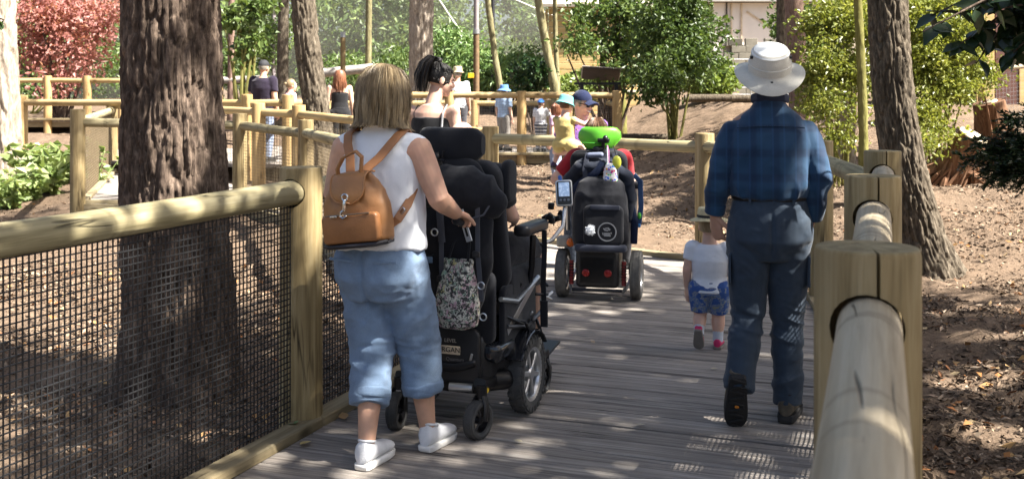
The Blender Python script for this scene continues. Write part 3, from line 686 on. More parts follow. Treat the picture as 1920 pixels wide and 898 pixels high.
for i, (px, Y, blobs) in enumerate([(858, 33, [B(855, 110, 33, 45, 1, 48), B(850, 75, 33, 30, .8, 25)]), (905, 32, [B(903, 130, 32, 34, .8, 45)]), (955, 31, [B(950, 140, 31, 36, .8, 36), B(985, 125, 31, 36, .8, 36)]), (735, 35, [B(735, 120, 35, 45, 1, 42), B(650, 130, 36, 60, 1, 35)])]):
    shrub('conifer_bush', ['bright green bushy conifer behind the man in the straw hat', 'narrow green conifer beside the pole with a yellow sign', 'feathery green conifer between the pole and the ivy', 'pale green bush left of the half sunlit trunk'][i], base(px, Y), 6, blobs, 2600, .2, [LF_CONIF, LF_CONIF, LF_CONIF, LF_WOOD][i], BK_MOSS, asp=.35, droop=.9, spread=.25, seed=40+i, group='conifer bushes')
shrub('ivy_stump', 'round clump of dark ivy on a stump behind the children', base(995, 26), 5, [B(995, 145, 26, 36, .45, 34), B(1005, 135, 25.8, 26, .4, 24)], 2400, .10, LF_IVY, BK_PINE, 'ivy', asp=.8, spread=.08, gap=.15, seed=9)
shrub('laurel_bush', 'large glossy laurel bush left of the man in the hat', base(1265, 21.5), 12, [B(1255, 60, 21.5, 75, .9, 60), B(1230, 130, 21, 60, .8, 45), B(1300, 120, 21.3, 50, .8, 50), B(1270, 0, 21.5, 70, .8, 50), B(1315, 60, 21.5, 45, .6, 45), B(1230, 170, 21, 45, .6, 20)], 9000, .12, LF_LAUREL, BK_MOSS, asp=.5, spread=.13, gap=.3, seed=11, r=.03, val=(.1, 1))
shrub('beech_tree', 'spreading leafy beech boughs above the sign board', base(1150, 23.5), 12, [B(1130, 25, 23.5, 75, .7, 26), B(1090, 85, 23, 45, .5, 16), B(1160, 70, 23.5, 50, .6, 35), B(1085, 60, 23, 40, .4, 14), B(1120, 140, 23, 35, .5, 16), B(1180, 130, 23.5, 45, .6, 40), B(1195, 20, 23.5, 45, .6, 40)], 4200, .13, LF_LAUREL, BK_PINE, 'tree', asp=.6, droop=.1, spread=.14, gap=.35, seed=13, r=.05, val=(.15, 1))
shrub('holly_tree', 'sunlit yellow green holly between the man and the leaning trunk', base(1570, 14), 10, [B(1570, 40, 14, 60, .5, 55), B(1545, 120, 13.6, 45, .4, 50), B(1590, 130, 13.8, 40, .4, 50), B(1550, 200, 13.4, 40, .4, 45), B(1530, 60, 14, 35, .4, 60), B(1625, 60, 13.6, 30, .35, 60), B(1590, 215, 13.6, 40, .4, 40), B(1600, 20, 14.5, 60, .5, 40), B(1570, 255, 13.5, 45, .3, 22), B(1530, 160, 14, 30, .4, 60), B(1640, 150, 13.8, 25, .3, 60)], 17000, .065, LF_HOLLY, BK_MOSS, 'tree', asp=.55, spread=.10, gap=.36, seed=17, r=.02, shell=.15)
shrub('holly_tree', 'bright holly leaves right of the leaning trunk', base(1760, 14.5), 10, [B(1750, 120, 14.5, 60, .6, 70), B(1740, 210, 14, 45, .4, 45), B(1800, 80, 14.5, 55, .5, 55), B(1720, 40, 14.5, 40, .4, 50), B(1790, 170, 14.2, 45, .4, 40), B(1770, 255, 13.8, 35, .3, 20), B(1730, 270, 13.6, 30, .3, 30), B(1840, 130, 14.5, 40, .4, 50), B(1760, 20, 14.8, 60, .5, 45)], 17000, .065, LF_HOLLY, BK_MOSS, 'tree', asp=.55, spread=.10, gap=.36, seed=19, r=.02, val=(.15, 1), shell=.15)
# darker bushes filling the bank behind
for i, (px, Y, lab, blobs, mt) in enumerate([
    (1490, 25, 'dark bush behind the man\'s hat', [B(1500, 60, 25, 50, .7, 60), B(1540, 110, 24.5, 45, .6, 45)], LF_LAUREL),
    (1700, 24, 'tall dark bush behind the leaning ridged trunk', [B(1690, 40, 24, 60, .7, 70), B(1740, 120, 23.5, 55, .6, 45)], LF_LAUREL),
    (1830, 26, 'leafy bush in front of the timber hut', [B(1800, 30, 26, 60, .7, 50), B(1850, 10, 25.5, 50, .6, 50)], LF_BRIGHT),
    (1930, 25, 'bush at the right edge behind the torn stump', [B(1925, 60, 25, 45, .7, 80)], LF_LAUREL),
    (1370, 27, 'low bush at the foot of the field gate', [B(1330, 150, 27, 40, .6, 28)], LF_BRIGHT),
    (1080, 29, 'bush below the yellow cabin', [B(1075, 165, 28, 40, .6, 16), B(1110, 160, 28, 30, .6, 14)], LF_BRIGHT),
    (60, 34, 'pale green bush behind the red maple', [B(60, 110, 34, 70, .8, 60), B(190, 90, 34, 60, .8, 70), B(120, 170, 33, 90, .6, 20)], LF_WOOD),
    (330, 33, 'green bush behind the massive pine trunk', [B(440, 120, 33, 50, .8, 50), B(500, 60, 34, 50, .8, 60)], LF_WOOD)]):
    shrub('bush', lab, base(px, Y), 6, blobs, 3200, .15, mt, BK_MOSS, spread=.17, gap=.25, seed=90+i, group='bushes in the background', r=.03, val=(.1, 1))
# plants by the far left trunk
def herb(label, px, Y, h, n, sz, seed, group):
    b = base(px, Y); root = thing('broadleaf_plant', b, label, 'plant', group); rs = np.random.default_rng(seed); mb = MB(); P = []; D = []
    for k in range(n):
        a = rs.random()*6.28; lean = .25+rs.random()*.5; hh = h*(.5+.6*rs.random()); tip = Vector((math.cos(a)*lean*hh, math.sin(a)*lean*hh, hh))
        mb.tube([(0, 0, 0), tip*.5+Vector((0, 0, .05*h)), tip], [.008, .006, .004], 5)
        for q in np.linspace(.35, 1, 7):
            p = tip*q; 
            for s in (0, 1, 2): P.append(p); D.append((rs.normal(), rs.normal(), rs.normal()*.4-.15))
    mb.build('stem', LF_PLANT, root)
    V = leafquads(np.array(P, float), np.array(D, float), sz, .6); npmesh('foliage', V, np.arange(len(V)).reshape(-1, 4), LF_PLANT, root, rnd=np.repeat(rs.random(len(P)), 4))
for i, (px, Y, h, n, sz) in enumerate([(68, 17.2, .75, 14, .2), (98, 16.6, .7, 14, .2), (122, 17.5, .6, 12, .18), (45, 15.9, .55, 14, .17), (15, 15.2, .5, 16, .14), (180, 16.8, .8, 5, .14), (192, 20.5, .5, 8, .14)]):
    herb(['tall broad leaved plant with nodding tips beside the far left trunk', 'broad leaved green plant in the middle of the clump by the left post', 'green plant close to the left of the corner post', 'low leafy plant at the foot of the far left trunk', 'small leaved weeds at the left edge of the picture', 'single nettle like stem behind the corner post', 'low green plant beside the left path'][i], px, Y, h, n, sz, 70+i, 'green plants at the left')
# far wood, one mass
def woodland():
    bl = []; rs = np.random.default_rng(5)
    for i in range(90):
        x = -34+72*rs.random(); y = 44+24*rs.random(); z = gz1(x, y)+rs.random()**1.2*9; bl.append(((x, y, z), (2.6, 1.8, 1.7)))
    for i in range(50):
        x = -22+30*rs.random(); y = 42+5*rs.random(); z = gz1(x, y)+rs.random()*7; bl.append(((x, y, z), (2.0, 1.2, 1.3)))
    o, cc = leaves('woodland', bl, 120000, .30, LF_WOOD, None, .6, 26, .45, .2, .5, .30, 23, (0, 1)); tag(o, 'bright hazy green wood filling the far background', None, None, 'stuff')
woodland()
# ------------------------------------------------------------------ background things
CLAD = wood('yellow_cladding', ((.42, .27, .10), (.58, .42, .19), (.68, .52, .27)), 'X', .7, 8, True, True, bstr=.2)
DARKM = plain('dark_metal', (.03, .03, .035), .5, .3)
def cabin():
    a = W(1055, 160, 30); root = thing('timber_cabin', (a.x, a.y, gz1(a.x, a.y)), 'sunlit yellow timber cabin with horizontal boards behind the trees', 'cabin')
    x0 = 0; x1 = 1.75; z = 0; k = 0
    while z < 3.15:
        h = .17; MB().box((0, 0, 0), (x1-x0+.8, .05, h-.012), ch=.008).build('board', CLAD, root).location = ((x0+x1)/2, .02*(k % 2)*.3, z+h/2); z += h; k += 1
    for i in range(18):
        MB().box((0, 0, 0), (2.6, .05, .16), ch=.008).build('board', CLAD, root).matrix_local = Matrix.Translation((-.44, 1.32, i*.17+.085)) @ Matrix.Rotation(R(90), 4, 'Z')
    rf = MB().box((0, 0, 0), (3.2, 3.2, .08), Matrix.Rotation(R(8), 3, 'X')).build('roof', plain('felt_roof', (.45, .40, .33), .9), root); rf.location = (.9, 1.2, 3.35)
    MB().box((.87, -.06, .75), (2.5, .06, .05)).build('trim', plain('white_trim', (.7, .68, .6), .6), root)
cabin()
def info_board():
    p = W(1122, 178, 22.4); gzv = gz1(p.x, p.y); root = thing('information_board', (p.x, p.y, gzv), 'tilted dark information board on legs at the end of the far boardwalk', 'sign')
    top = 1.56+(178-150)/FPX*22.4-gzv
    M = Matrix.Rotation(R(-26), 3, 'X') @ Matrix.Rotation(R(4), 3, 'Y')
    MB().box((.06, .1, top+.12), (.78, .52, .03), M, ch=.006).build('panel', plain('board_back', (.075, .055, .045), .6), root)
    MB().box((.06, .1, top+.142), (.82, .56, .012), M, ch=.003).build('panel_edge', plain('board_edge', (.55, .5, .46), .5), root)
    MB().box((-.02, .05, top-.08), (.98, .05, .05)).build('crossbar', DARKM, root)
    for s in (-.34, .38): MB().box((s, .08, (top-.05)/2), (.07, .07, top-.05)).build('leg', DARKM, root)
info_board()
WHITEW = plain('white_render', (.78, .74, .68), .8, 0, .05, 3); BLOCK = plain('concrete_block', (.20, .185, .15), .9, 0, .2, 6, .4, 30)
TRIMW = plain('cream_timber', (.6, .5, .36), .7); GALV = plain('galvanised_steel', (.45, .46, .47), .4, .8)
def house():
    c = W(1400, 178, 40); g0 = gz1(c.x, c.y); root = thing('white_house', (c.x, c.y, g0), 'white rendered building with dark timber strips above the grey battlements', 'building')
    def q(px, py): p = W(px, py, 40); return p.x-c.x, p.z-g0
    x0, _ = q(1338, 0); x1, _ = q(1640, 0); xm, zt = q(1392, 6); _, ze = q(1338, 30)
    mb = MB(); mb.box(((x0+x1)/2, 2, zt/2-.2), (x1-x0, 4, zt+.4)); mb.build('wall', WHITEW, root, False)
    for px in (1362, 1371, 1390):
        x, _ = q(px, 0); MB().box((x, -.03, zt*.5), (.05, .08, zt)).build('timber_strip', TRIMW if px != 1362 else plain('dark_timber', (.05, .045, .04), .7), root)
    a = q(1400, 22); b = q(1462, 62); d = Vector((b[0]-a[0], 0, b[1]-a[1]))
    MB().box((0, 0, 0), (d.length, .05, .05), Matrix.Rotation(-math.atan2(d.z, d.x), 3, 'Y')).build('timber_strip', TRIMW, root).location = ((a[0]+b[0])/2, -.03, (a[1]+b[1])/2)
    x, z = q(1470, 8); MB().box((x, 2, zt+.1), (x1-x0+.8, 4.8, .16)).build('roof', plain('roof_edge', (.35, .33, .30), .8), root, False)
    x, z = q(1475, 22); f = MB().box((x+.6, -.02, z-.3), (1.3, .06, .9)).build('window', plain('dark_timber', (.05, .045, .04), .7), root, False)
    MB().box((x+.6, -.06, z-.3), (1.15, .03, .75)).build('pane', plain('window_glass', (.25, .32, .36), .08, 0, .05), f, False)
house()
def battlement():
    c = W(1420, 178, 33); g0 = gz1(c.x, c.y); root = thing('battlement_wall', (c.x, c.y, g0-.2), 'grey block wall with battlements behind the field gate', 'wall')
    def q(px, py): p = W(px, py, 33); return p.x-c.x, p.z-g0+.2
    x0, z1 = q(1357, 84); x1, _ = q(1560, 84); bh = .215; bw = .44; k = 0; z = 0; proto = MB().box((0, 0, 0), (bw-.012, .2, bh-.012), ch=.008).mesh('block', [BLOCK], False)
    MB().box(((x0+x1)/2, .1, z1/2), (x1-x0-.02, .16, z1-.02)).build('mortar_core', plain('mortar', (.26, .245, .21), .95), root, False)
    while z+bh <= z1+.01:
        x = x0+(bw/2 if k % 2 else 0)
        while x+bw <= x1+.01:
            o = link('block', proto, root); o.location = (x+bw/2, random.uniform(-.006, .006), z+bh/2); x += bw
        z += bh; k += 1
    for px in (1370, 1406, 1446, 1486, 1526):
        x, zt = q(px+8, 76)
        for j in range(2): o = link('block', proto, root); o.location = (x, 0, z+bh/2+j*bh*.0+.004)
        break
    for px in (1362, 1398, 1434, 1470, 1506, 1542):
        x, _ = q(px+10, 76); o = link('block', proto, root); o.location = (x, .01, z+bh/2); o.scale = (.85, 1, 1.2)
battlement()
def gate():
    c = W(1335, 178, 29); g0 = gz1(c.x, c.y); root = thing('field_gate', (c.x, c.y, g0), 'grey tubular metal field gate in front of the grey wall', 'gate')
    h = 1.56+(178-112)/FPX*29-g0; w = 2.1
    for i in range(6): MB().tube([(0, 0, .15+(h-.15)*i/5), (w, 0, .15+(h-.15)*i/5)], .02, 8).build('bar', GALV, root)
    for x in (0, w*.5, w): MB().tube([(x, 0, .1), (x, 0, h+.02)], .022, 8).build('upright', GALV, root)
    MB().tube([(w+.1, 0, -.2), (w+.1, 0, h+.15)], .05, 10).build('post', DARKM, root)
gate()
# aviary: poles, cables, netting
def net_mat():
    m, n, b, o = newmat('aviary_net'); tr = N(n, 'ShaderNodeBsdfTransparent'); df = N(n, 'ShaderNodeBsdfDiffuse'); tl = N(n, 'ShaderNodeBsdfTranslucent')
    df.inputs[0].default_value = (.62, .6, .56, 1); tl.inputs[0].default_value = (.62, .6, .56, 1); a = N(n, 'ShaderNodeMixShader'); a.inputs[0].default_value = .5
    n.links.new(df.outputs[0], a.inputs[1]); n.links.new(tl.outputs[0], a.inputs[2]); ms = N(n, 'ShaderNodeMixShader')
    f = ramp(n, noise(n, coords(n), .35, 3), [(.3, (.07, .07, .07)), (.7, (.17, .17, .17))]); n.links.new(f, ms.inputs[0])
    n.links.new(tr.outputs[0], ms.inputs[1]); n.links.new(a.outputs[0], ms.inputs[2]); n.links.new(ms.outputs[0], o.inputs[0]); return m
NET = net_mat()
def aviary():
    root = thing('aviary_net', (-2, 36, 0), 'pale sagging aviary netting stretched over poles in the background', 'netting')
    def sheet(a, b, c, d, sag, n=20):
        V = []
        for i in range(n+1):
            for j in range(n+1):
                u = i/n; v = j/n; p = (Vector(a)*(1-u)+Vector(b)*u)*(1-v)+(Vector(d)*(1-u)+Vector(c)*u)*v
                p.z -= sag*math.sin(math.pi*u)*math.sin(math.pi*v); V.append(p-root.location)
        F = [(i*(n+1)+j, (i+1)*(n+1)+j, (i+1)*(n+1)+j+1, i*(n+1)+j+1) for i in range(n) for j in range(n)]
        npmesh('net_sheet', np.array(V), np.array(F), NET, root, smooth=True)
    sheet((-16, 38, 1), (-3.2, 38, 1.2), (-3.2, 40, 12), (-16, 40, 12), 0)
    sheet((-3.2, 35, 9), (1.5, 34, 8.5), (5.2, 33, 2.6), (-1.6, 34, 2.9), .5)
    sheet((-3.2, 37, 1.3), (6.5, 36, 1.4), (6.5, 41, 12), (-3.2, 40, 12), .3)
    for a, b in (((820, -5), (880, 80)), ((955, -5), (1095, 50)), ((985, -8), (1130, 40))):
        p = W(*a, 33.5)-root.location; q = W(*b, 33.5)-root.location; MB().tube([p, (p+q)/2-Vector((0, 0, .05)), q], .022, 6).build('cable', plain('net_rope', (.7, .68, .64), .7), root)
aviary()
def pole(label, px, y0, y1, Y, r, low, up, split=None, sign=False):
    b = W(px, y1, Y); g0 = min(gz1(b.x, b.y)-.1, b.z); t = W(px, y0, Y); root = thing('pole', (b.x, b.y, g0), label, 'pole', 'aviary poles'); zt = t.z-g0
    if split:
        zs = W(px, split, Y).z-g0
        MB().tube([(0, 0, 0), (0, 0, zs)], [r, r*.95], 12).build('lower_pole', low, root); MB().tube([(0, 0, zs), (0, 0, zt)], [r*.85, r*.8], 12).build('upper_pole', up, root)
        MB().tube([(0, 0, zs-.06), (0, 0, zs+.06)], r*1.15, 12).build('collar', GALV, root)
    else:
        MB().tube([(0, 0, 0), (0, 0, zt)], [r, r*.95], 12).build('shaft', low, root)
        MB().tube([(0, 0, zt-.12), (0, 0, zt+.02)], r*1.06, 12).build('cap', GALV, root)
    if sign: s = W(px-10, 142, Y-.25); MB().box((s.x-b.x, -.2, s.z-g0), (.16, .012, .13), ch=.003).build('sign_plate', plain('yellow_sign', (.85, .5, .02), .5), root, False)
BROWNP = plain('brown_pole', (.16, .10, .05), .8, 0, .3, 12); PURP = plain('grey_pole', (.26, .22, .23), .6, 0, .2)
pole('tall pole with brown base, grey top and a small yellow sign', 893, -40, 172, 29, .085, BROWNP, PURP, 60, True)
pole('plain dark pole behind the curving slim trunk', 924, -40, 172, 31, .06, DARKM, DARKM)
pole('short brown post with a metal cap left of the blonde woman', 643, 62, 150, 28, .07, plain('brown_post', (.20, .14, .06), .8), GALV)
pole('faint grey pole left of the grey green trunk', 513, -40, 160, 34, .07, PURP, PURP)
def far_log(label, px0, py0, px1, py1, Y, r, mat, name='log_rail'):
    a = W(px0, py0, Y); b = W(px1, py1, Y); g0 = gz1((a.x+b.x)/2, Y); root = thing(name, ((a.x+b.x)/2, Y, g0), label, 'rail')
    MB().tube([a-root.location, b-root.location], r, 12).build('log', mat, root)
    for p in (a, b): MB().tube([(p.x-root.location.x, .0, -.1), (p.x-root.location.x, 0, p.z-g0)], .06, 10).build('post', PALEP, root)
far_log('thick grey log rail behind the woman with long brown hair', 596, 138, 700, 128, 30, .13, plain('grey_log', (.36, .33, .30), .85, 0, .2, 10))
far_log('grey log rail behind the man in the navy polo shirt', 415, 151, 500, 148, 30, .10, plain('grey_log', (.36, .33, .30), .85, 0, .2, 10))
# right: uprooted stumps, timber hut, wire fence
STUMP = wood('torn_wood', ((.07, .03, .014), (.19, .095, .05), (.34, .205, .12)), 'Z', .9, 24, False, True, crack=14, bstr=.9); CUT = plain('cut_face', (.72, .60, .42), .8, 0, .2, 9, .3, 40)
def stump(label, px, py, Y, w, h, lean, seed, cutr, wild=1.0):
    p = W(px, py, Y); g0 = gz1(p.x, p.y)-.1; root = thing('tree_stump', (p.x, p.y, g0), label, 'stump', 'uprooted stumps'); H = p.z-g0+h; rs = random.Random(seed)
    ax = V_((lean[0], lean[1], 1)).normalized()
    lg = MB().tube([(0, 0, 0), ax*H*.5, ax*H], [w*.8, w*.62, w*.55], 16); lg.build('log', STUMP, root)
    MB().tube([ax*(H-.002), ax*(H+.015)], [cutr, cutr*.97], 18).build('cut_face', CUT, root)
    for k in range(46):   # torn fibres and buttress splinters
        a = rs.uniform(0, 6.28); r0 = w*rs.uniform(.55, 1.25); q = V_((math.cos(a)*r0, math.sin(a)*r0, 0)); L = H*rs.uniform(.25, .95)*(1.15-.4*r0/w)*wild; d = (ax*1.0+V_((-math.cos(a)*.35*r0/w, -math.sin(a)*.35*r0/w, 0))+V_((rs.uniform(-.2, .2), rs.uniform(-.2, .2), 0))).normalized(); t = rs.uniform(.03, .075)
        o = MB().tube([V_((0, 0, -.1)), V_((0, 0, L*.45)), V_((rs.uniform(-.02, .02), 0, L*.8)), V_((0, 0, L))], [(t, t*.6), (t*.9, t*.5), (t*.55, t*.35), (.004, .004)], 6, ref=(1, 0, 0), spin=rs.random()).build('splinter', STUMP, root, True, 30)
        o.location = q; o.rotation_euler = d.to_track_quat('Z', 'Y').to_euler()
    for k in range(7):
        a = rs.uniform(0, 6.28); q = V_((math.cos(a)*w*1.9, math.sin(a)*w*1.5-.1, .03)); MB().tube([(0, 0, H*.35), q*.6+V_((0, 0, H*.22)), q], [.07, .05, .015], 7).build('root', STUMP, root)
V_ = Vector
stump('torn reddish log stump with a pale sawn face right of the leaning trunk', 1765, 325, 14, .33, .62, (.42, -.45), 5, .19)
stump('taller splintered reddish stump behind the wire fence at the right', 1880, 245, 15.5, .40, .45, (-.25, -.1), 9, .12, 1.5)
def hut():
    p = W(1900, 178, 22); g0 = gz1(p.x, p.y); root = thing('timber_hut', (p.x, p.y, g0), 'timber hut with a dark red door at the right edge of the picture', 'hut')
    ht = 2.2+1.2
    for i, (px0, px1, m) in enumerate(((1830, 1864, CLAD), (1910, 2050, CLAD))):
        x0 = (px0-1900)/FPX*22; x1 = (px1-1900)/FPX*22; n = max(2, int((x1-x0)/.16)); 
        for k in range(n): MB().box((0, 0, ht/2), ((x1-x0)/n-.008, .05, ht), ch=.006).build('board', m, root).location = (x0+(k+.5)*(x1-x0)/n, 0, 0)
    MB().box((-.12, .02, 1.1), (.5, .05, 2.3), ch=.006).build('door', plain('dark_red_door', (.10, .04, .03), .7, 0, .2), root)
    MB().box((.4, 1, ht+.1), (4, 2.6, .12)).build('roof', plain('felt_roof', (.45, .40, .33), .9), root)
    MB().box((.6, 1.4, ht/2), (2.6, 2.2, ht-.1)).build('inner_wall', plain('dark_timber', (.05, .045, .04), .7), root)
hut()
fence('wire_fence', 'pale timber and wire fence beside the torn stumps at the right', [(W(1840, 0, 16).x, 16, .62), (W(1960, 0, 16).x, 16.2, .72), (W(2100, 0, 16).x, 16.4, .75)], top=1.38, rz=1.3, pr=.05, rr=.035, pm=PALEP, rm=RRAIL, cell=.06, wr=.0012, wm=GALV)
for i, (px, py, Y, r, l) in enumerate(((1400, 178, 24, .09, 2.8), (1240, 195, 22, .07, 2.2))):
    p = W(px, py, Y); g0 = gz1(p.x, p.y); root = thing('fallen_log', (p.x, p.y, g0), ['long fallen log below the field gate', 'fallen branch at the foot of the laurel'][i], 'log')
    trunk('trunk', [(p.x-l/2, p.y, g0+.08, r), (p.x-l/2+.02, p.y, g0+.081, r)], BK_PALE, root) if False else MB().tube([(-l/2, 0, .06), (-l/4, .05, .07), (0, 0, .06), (l/4, -.06, .08), (l/2, 0, .05)], [r, r*.95, r, r*.9, r*.7], 12).build('trunk', BK_GREY, root)
    MB().tube([(l/4, -.06, .08), (l/3, -.3, .25)], [r*.5, r*.2], 8).build('branch', BK_GREY, root)
# mulch chips, thick near the fences
def mulch():
    P = []
    def region(n, x0, x1, y0, y1):
        x = RNG.uniform(x0, x1, n); y = RNG.uniform(y0, y1, n); return np.stack([x, y], 1)
    pts = np.concatenate([region(36000, 1.2, 4.6, 2.6, 9.5), region(36000, -5.2, -.6, 3.8, 11), region(12000, 1.6, 8, 9.5, 15), region(34000, -1.4, 8, 10.5, 21), region(5000, -9, -3.5, 11, 17)])
    x, y = pts[:, 0], pts[:, 1]
    right = x-(.683+.36*(y-2.05)) > .06; left = x-(-1.0+.37*(y-5.06)) < -.06
    keep = (np.where(y < 5.73, right | left, True))
    # keep off the decks
    def inside(poly):
        c = np.zeros(len(x), bool); n = len(poly)
        for i in range(n):
            (x0, y0), (x1, y1) = poly[i], poly[(i+1) % n]
            t = ((y0 > y) != (y1 > y)) & (x < (x1-x0)*(y-y0)/(y1-y0+1e-12)+x0); c ^= t
        return c
    keep &= ~inside([(-3.0, -.5), L1, L2, PC, PB, PQ, PR, PH, PG, PD, PE, P4, P3, P1, (-.2, -.5)])
    pch = np.column_stack([pts, 0*x]); keep &= (fbm(pch*1.3, 2, 77)+.35*RNG.random(len(x))) > .56
    pts = pts[keep]; z = gz(pts[:, 0], pts[:, 1])
    chips('wood_chip_mulch', np.column_stack([pts, z]), (.018, .08), (.008, .032), .6, CHIP, 'brown wood chip and leaf litter mulch covering the ground')
    k = RNG.choice(len(pts), 2600, replace=False)
    q = np.column_stack([pts[k], z[k]]); chips('twig_litter', q, (.08, .3), (.004, .009), .15, CHIP, 'thin fallen twigs scattered over the mulch', .1)
    k = RNG.choice(len(pts), 1500, replace=False)
    LIT = chip_mat('leaf_litter', [(0, (.22, .09, .035)), (.4, (.36, .17, .06)), (.7, (.42, .27, .12)), (1, (.5, .38, .22))])
    chips('dead_leaf_litter', np.column_stack([pts[k], z[k]+.01]), (.04, .09), (.025, .05), .6, LIT, 'dead brown and orange leaves lying on the mulch', .4)
mulch()
# overhanging boughs at the upper right and a leaf at the left
def leaf_mb(L, w, curl=.15):
    mb = MB(); n = 6; vs = []; fs = []
    for i in range(n+1):
        t = i/n; ww = w*.5*math.sin(math.pi*min(1, t*1.04)**.8)*(1 if t < .98 else 0); z = -curl*L*t*t
        vs += [(L*t, -ww, z+ww*.25), (L*t, 0, z), (L*t, ww, z+ww*.25)]
    for i in range(n):
        for j in (0, 1): a = i*3+j; fs.append((a, a+1, a+4, a+3))
    return mb.add(vs, fs, random.random())
def bough(name, label, Y, twigs, n, L, w, mat, seed, anchor):
    rs = random.Random(seed); a = W(*anchor, Y); root = thing(name, tuple(a), label, 'branch'); mb = MB(); protos = [leaf_mb(L, w, c).mesh('leaf', [mat]) for c in (.05, .15, .3)]
    for (x0, y0, x1, y1) in twigs:
        p = W(x0, y0, Y+rs.uniform(-.2, .2))-a; q = W(x1, y1, Y+rs.uniform(-.3, .3))-a; mb.tube([p, (p+q)/2+Vector((0, 0, .03)), q], [.008, .006, .003], 6)
        for i in range(n):
            t = rs.random(); c = p.lerp(q, t); o = link('leaf', protos[rs.randrange(3)], root); o.location = c; s = rs.uniform(.7, 1.15); o.scale = (s, s, s)
            d = Vector((rs.uniform(-1, 1), rs.uniform(-.6, .6), rs.uniform(-1.1, .2))); o.rotation_euler = d.to_track_quat('X', 'Z').to_euler(); o.rotation_euler.rotate_axis('X', rs.uniform(-1.2, 1.2))
    mb.build('twig', BK_PINE, root); return root
bough('leafy_bough', 'dark broad leaved bough hanging in at the upper right corner', 5.0, [(1990, -60, 1745, 30), (1990, -30, 1800, 20), (1990, 0, 1830, 60), (1960, -40, 1830, 120), (1980, 10, 1880, 60), (1990, 30, 1900, 40), (1990, -60, 1850, -10), (2000, 20, 1900, 100), (1990, -50, 1730, 60), (1980, -20, 1790, 90), (1990, -40, 1780, 0), (1990, 20, 1860, 20), (1990, 40, 1880, 110)], 20, .115, .065, LF_DARK, 3, (2010, -20))
def yew(label, Y, rows, anchor):
    a = W(*anchor, Y); root = thing('yew_bough', tuple(a), label, 'branch'); P = []; D = []; mb = MB(); rs = np.random.default_rng(8)
    for (x0, y0, x1, y1) in rows:
        p = np.array(W(x0, y0, Y))-np.array(a); q = np.array(W(x1, y1, Y))-np.array(a); mb.tube([p, (p+q)/2+np.array([0, 0, .02]), q], [.009, .006, .003], 6); ax = (q-p)/np.linalg.norm(q-p)
        for k in range(44):
            t = rs.random(); c = p+(q-p)*t; sd = np.array([rs.normal()*.3, rs.normal(), rs.normal()*.5])+ax*.7; sd /= np.linalg.norm(sd); ln = .24*(1.1-t*.6)
            for m in np.linspace(.05, 1, 16):
                for s in (-1, 1):
                    nn = np.cross(sd, [0, 0, 1]); P.append(c+sd*ln*m-np.array([0, 0, .05*m*m])); D.append(nn*s+sd*.8+rs.normal(size=3)*.25)
    mb.build('twig', BK_PINE, root); V = leafquads(np.array(P), np.array(D), .05, .24); npmesh('foliage', V, np.arange(len(V)).reshape(-1, 4), LF_DARK, root, rnd=np.repeat(rs.random(len(P)), 4))
yew('dark yew branch reaching in from the right edge above the mulch', 8.5, [(2000, 250, 1825, 265), (2000, 245, 1850, 285), (2000, 330, 1880, 320), (2000, 270, 1810, 300), (2000, 300, 1850, 315), (2000, 285, 1870, 330), (1990, 220, 1890, 225), (1990, 290, 1900, 300)], (2010, 270))
bough('leafy_sprig', 'small green sprig poking in at the upper left edge', 4.5, [(-60, 40, 8, 38)], 5, .07, .04, LF_LAUREL, 12, (-70, 42))
# fallen leaves and twigs lying on the boardwalk
for i, (px, py, c, lab) in enumerate([(546, 809, (.20, .32, .14), 'pale green fallen leaf at the foot of the left fence post'), (582, 831, (.62, .48, .20), 'yellow fallen leaf on the planks near the left fence post'), (646, 790, (.36, .22, .09), 'brown curled leaf by the left kerb board'), (1115, 646, (.30, .22, .14), 'small brown leaf on the planks behind the green headrest wheelchair'), (1332, 694, (.5, .44, .30), 'tiny pale leaf behind the toddler'), (1210, 800, (.5, .45, .36), 'pale dry leaf alone in the middle of the planks'), (980, 832, (.48, .42, .30), 'dry leaf on the planks right of the rear caster')]):
    Yp = CAM_H*FPX/(py-HOR); p = W(px, py, Yp); lf = MB()
    lf = leaf_mb(.075 if i < 3 else .045, .05 if i < 3 else .025, -.15).build('fallen_leaf', leafmat('fallen_leaf_%d' % i, [(0, sc(c, .8)), (1, sc(c, 1.2))], .15), None); lf.location = (p.x, p.y, .012+(.03 if i == 0 else 0)); lf.rotation_euler = (random.uniform(-.2, .2), random.uniform(-.2, .1), random.uniform(0, 6)); tag(lf, lab, 'leaf', 'leaves fallen on the boardwalk')
# ------------------------------------------------------------------ people
def fold(co, fr, seed, skew=0.0):
    q = co.copy(); q[:, 2] += skew*q[:, 0]; q = q+.035*(np.stack([vnoise(co*9, seed+1), vnoise(co*9, seed+2), vnoise(co*9, seed+3)], 1)-.5)
    n_ = fbm(q*np.array(fr), 2, seed); return np.clip(1-np.abs(2*n_-1)*3.2, -1, 1)
V3 = Vector
def joints(h):
    J = dict(pel=(0, 0, .53), wst=(0, .005, .62), cst=(0, 0, .73), nkb=(0, -.008, .825), hed=(0, .012, .925))
    for s, q in (('L', -1), ('R', 1)):
        J['sh'+s] = (q*.108, -.005, .80); J['el'+s] = (q*.135, -.012, .63); J['wr'+s] = (q*.145, .02, .485)
        J['hp'+s] = (q*.052, 0, .51); J['kn'+s] = (q*.056, .01, .285); J['an'+s] = (q*.058, -.012, .045)
    return {k: V3(v)*h for k, v in J.items()}
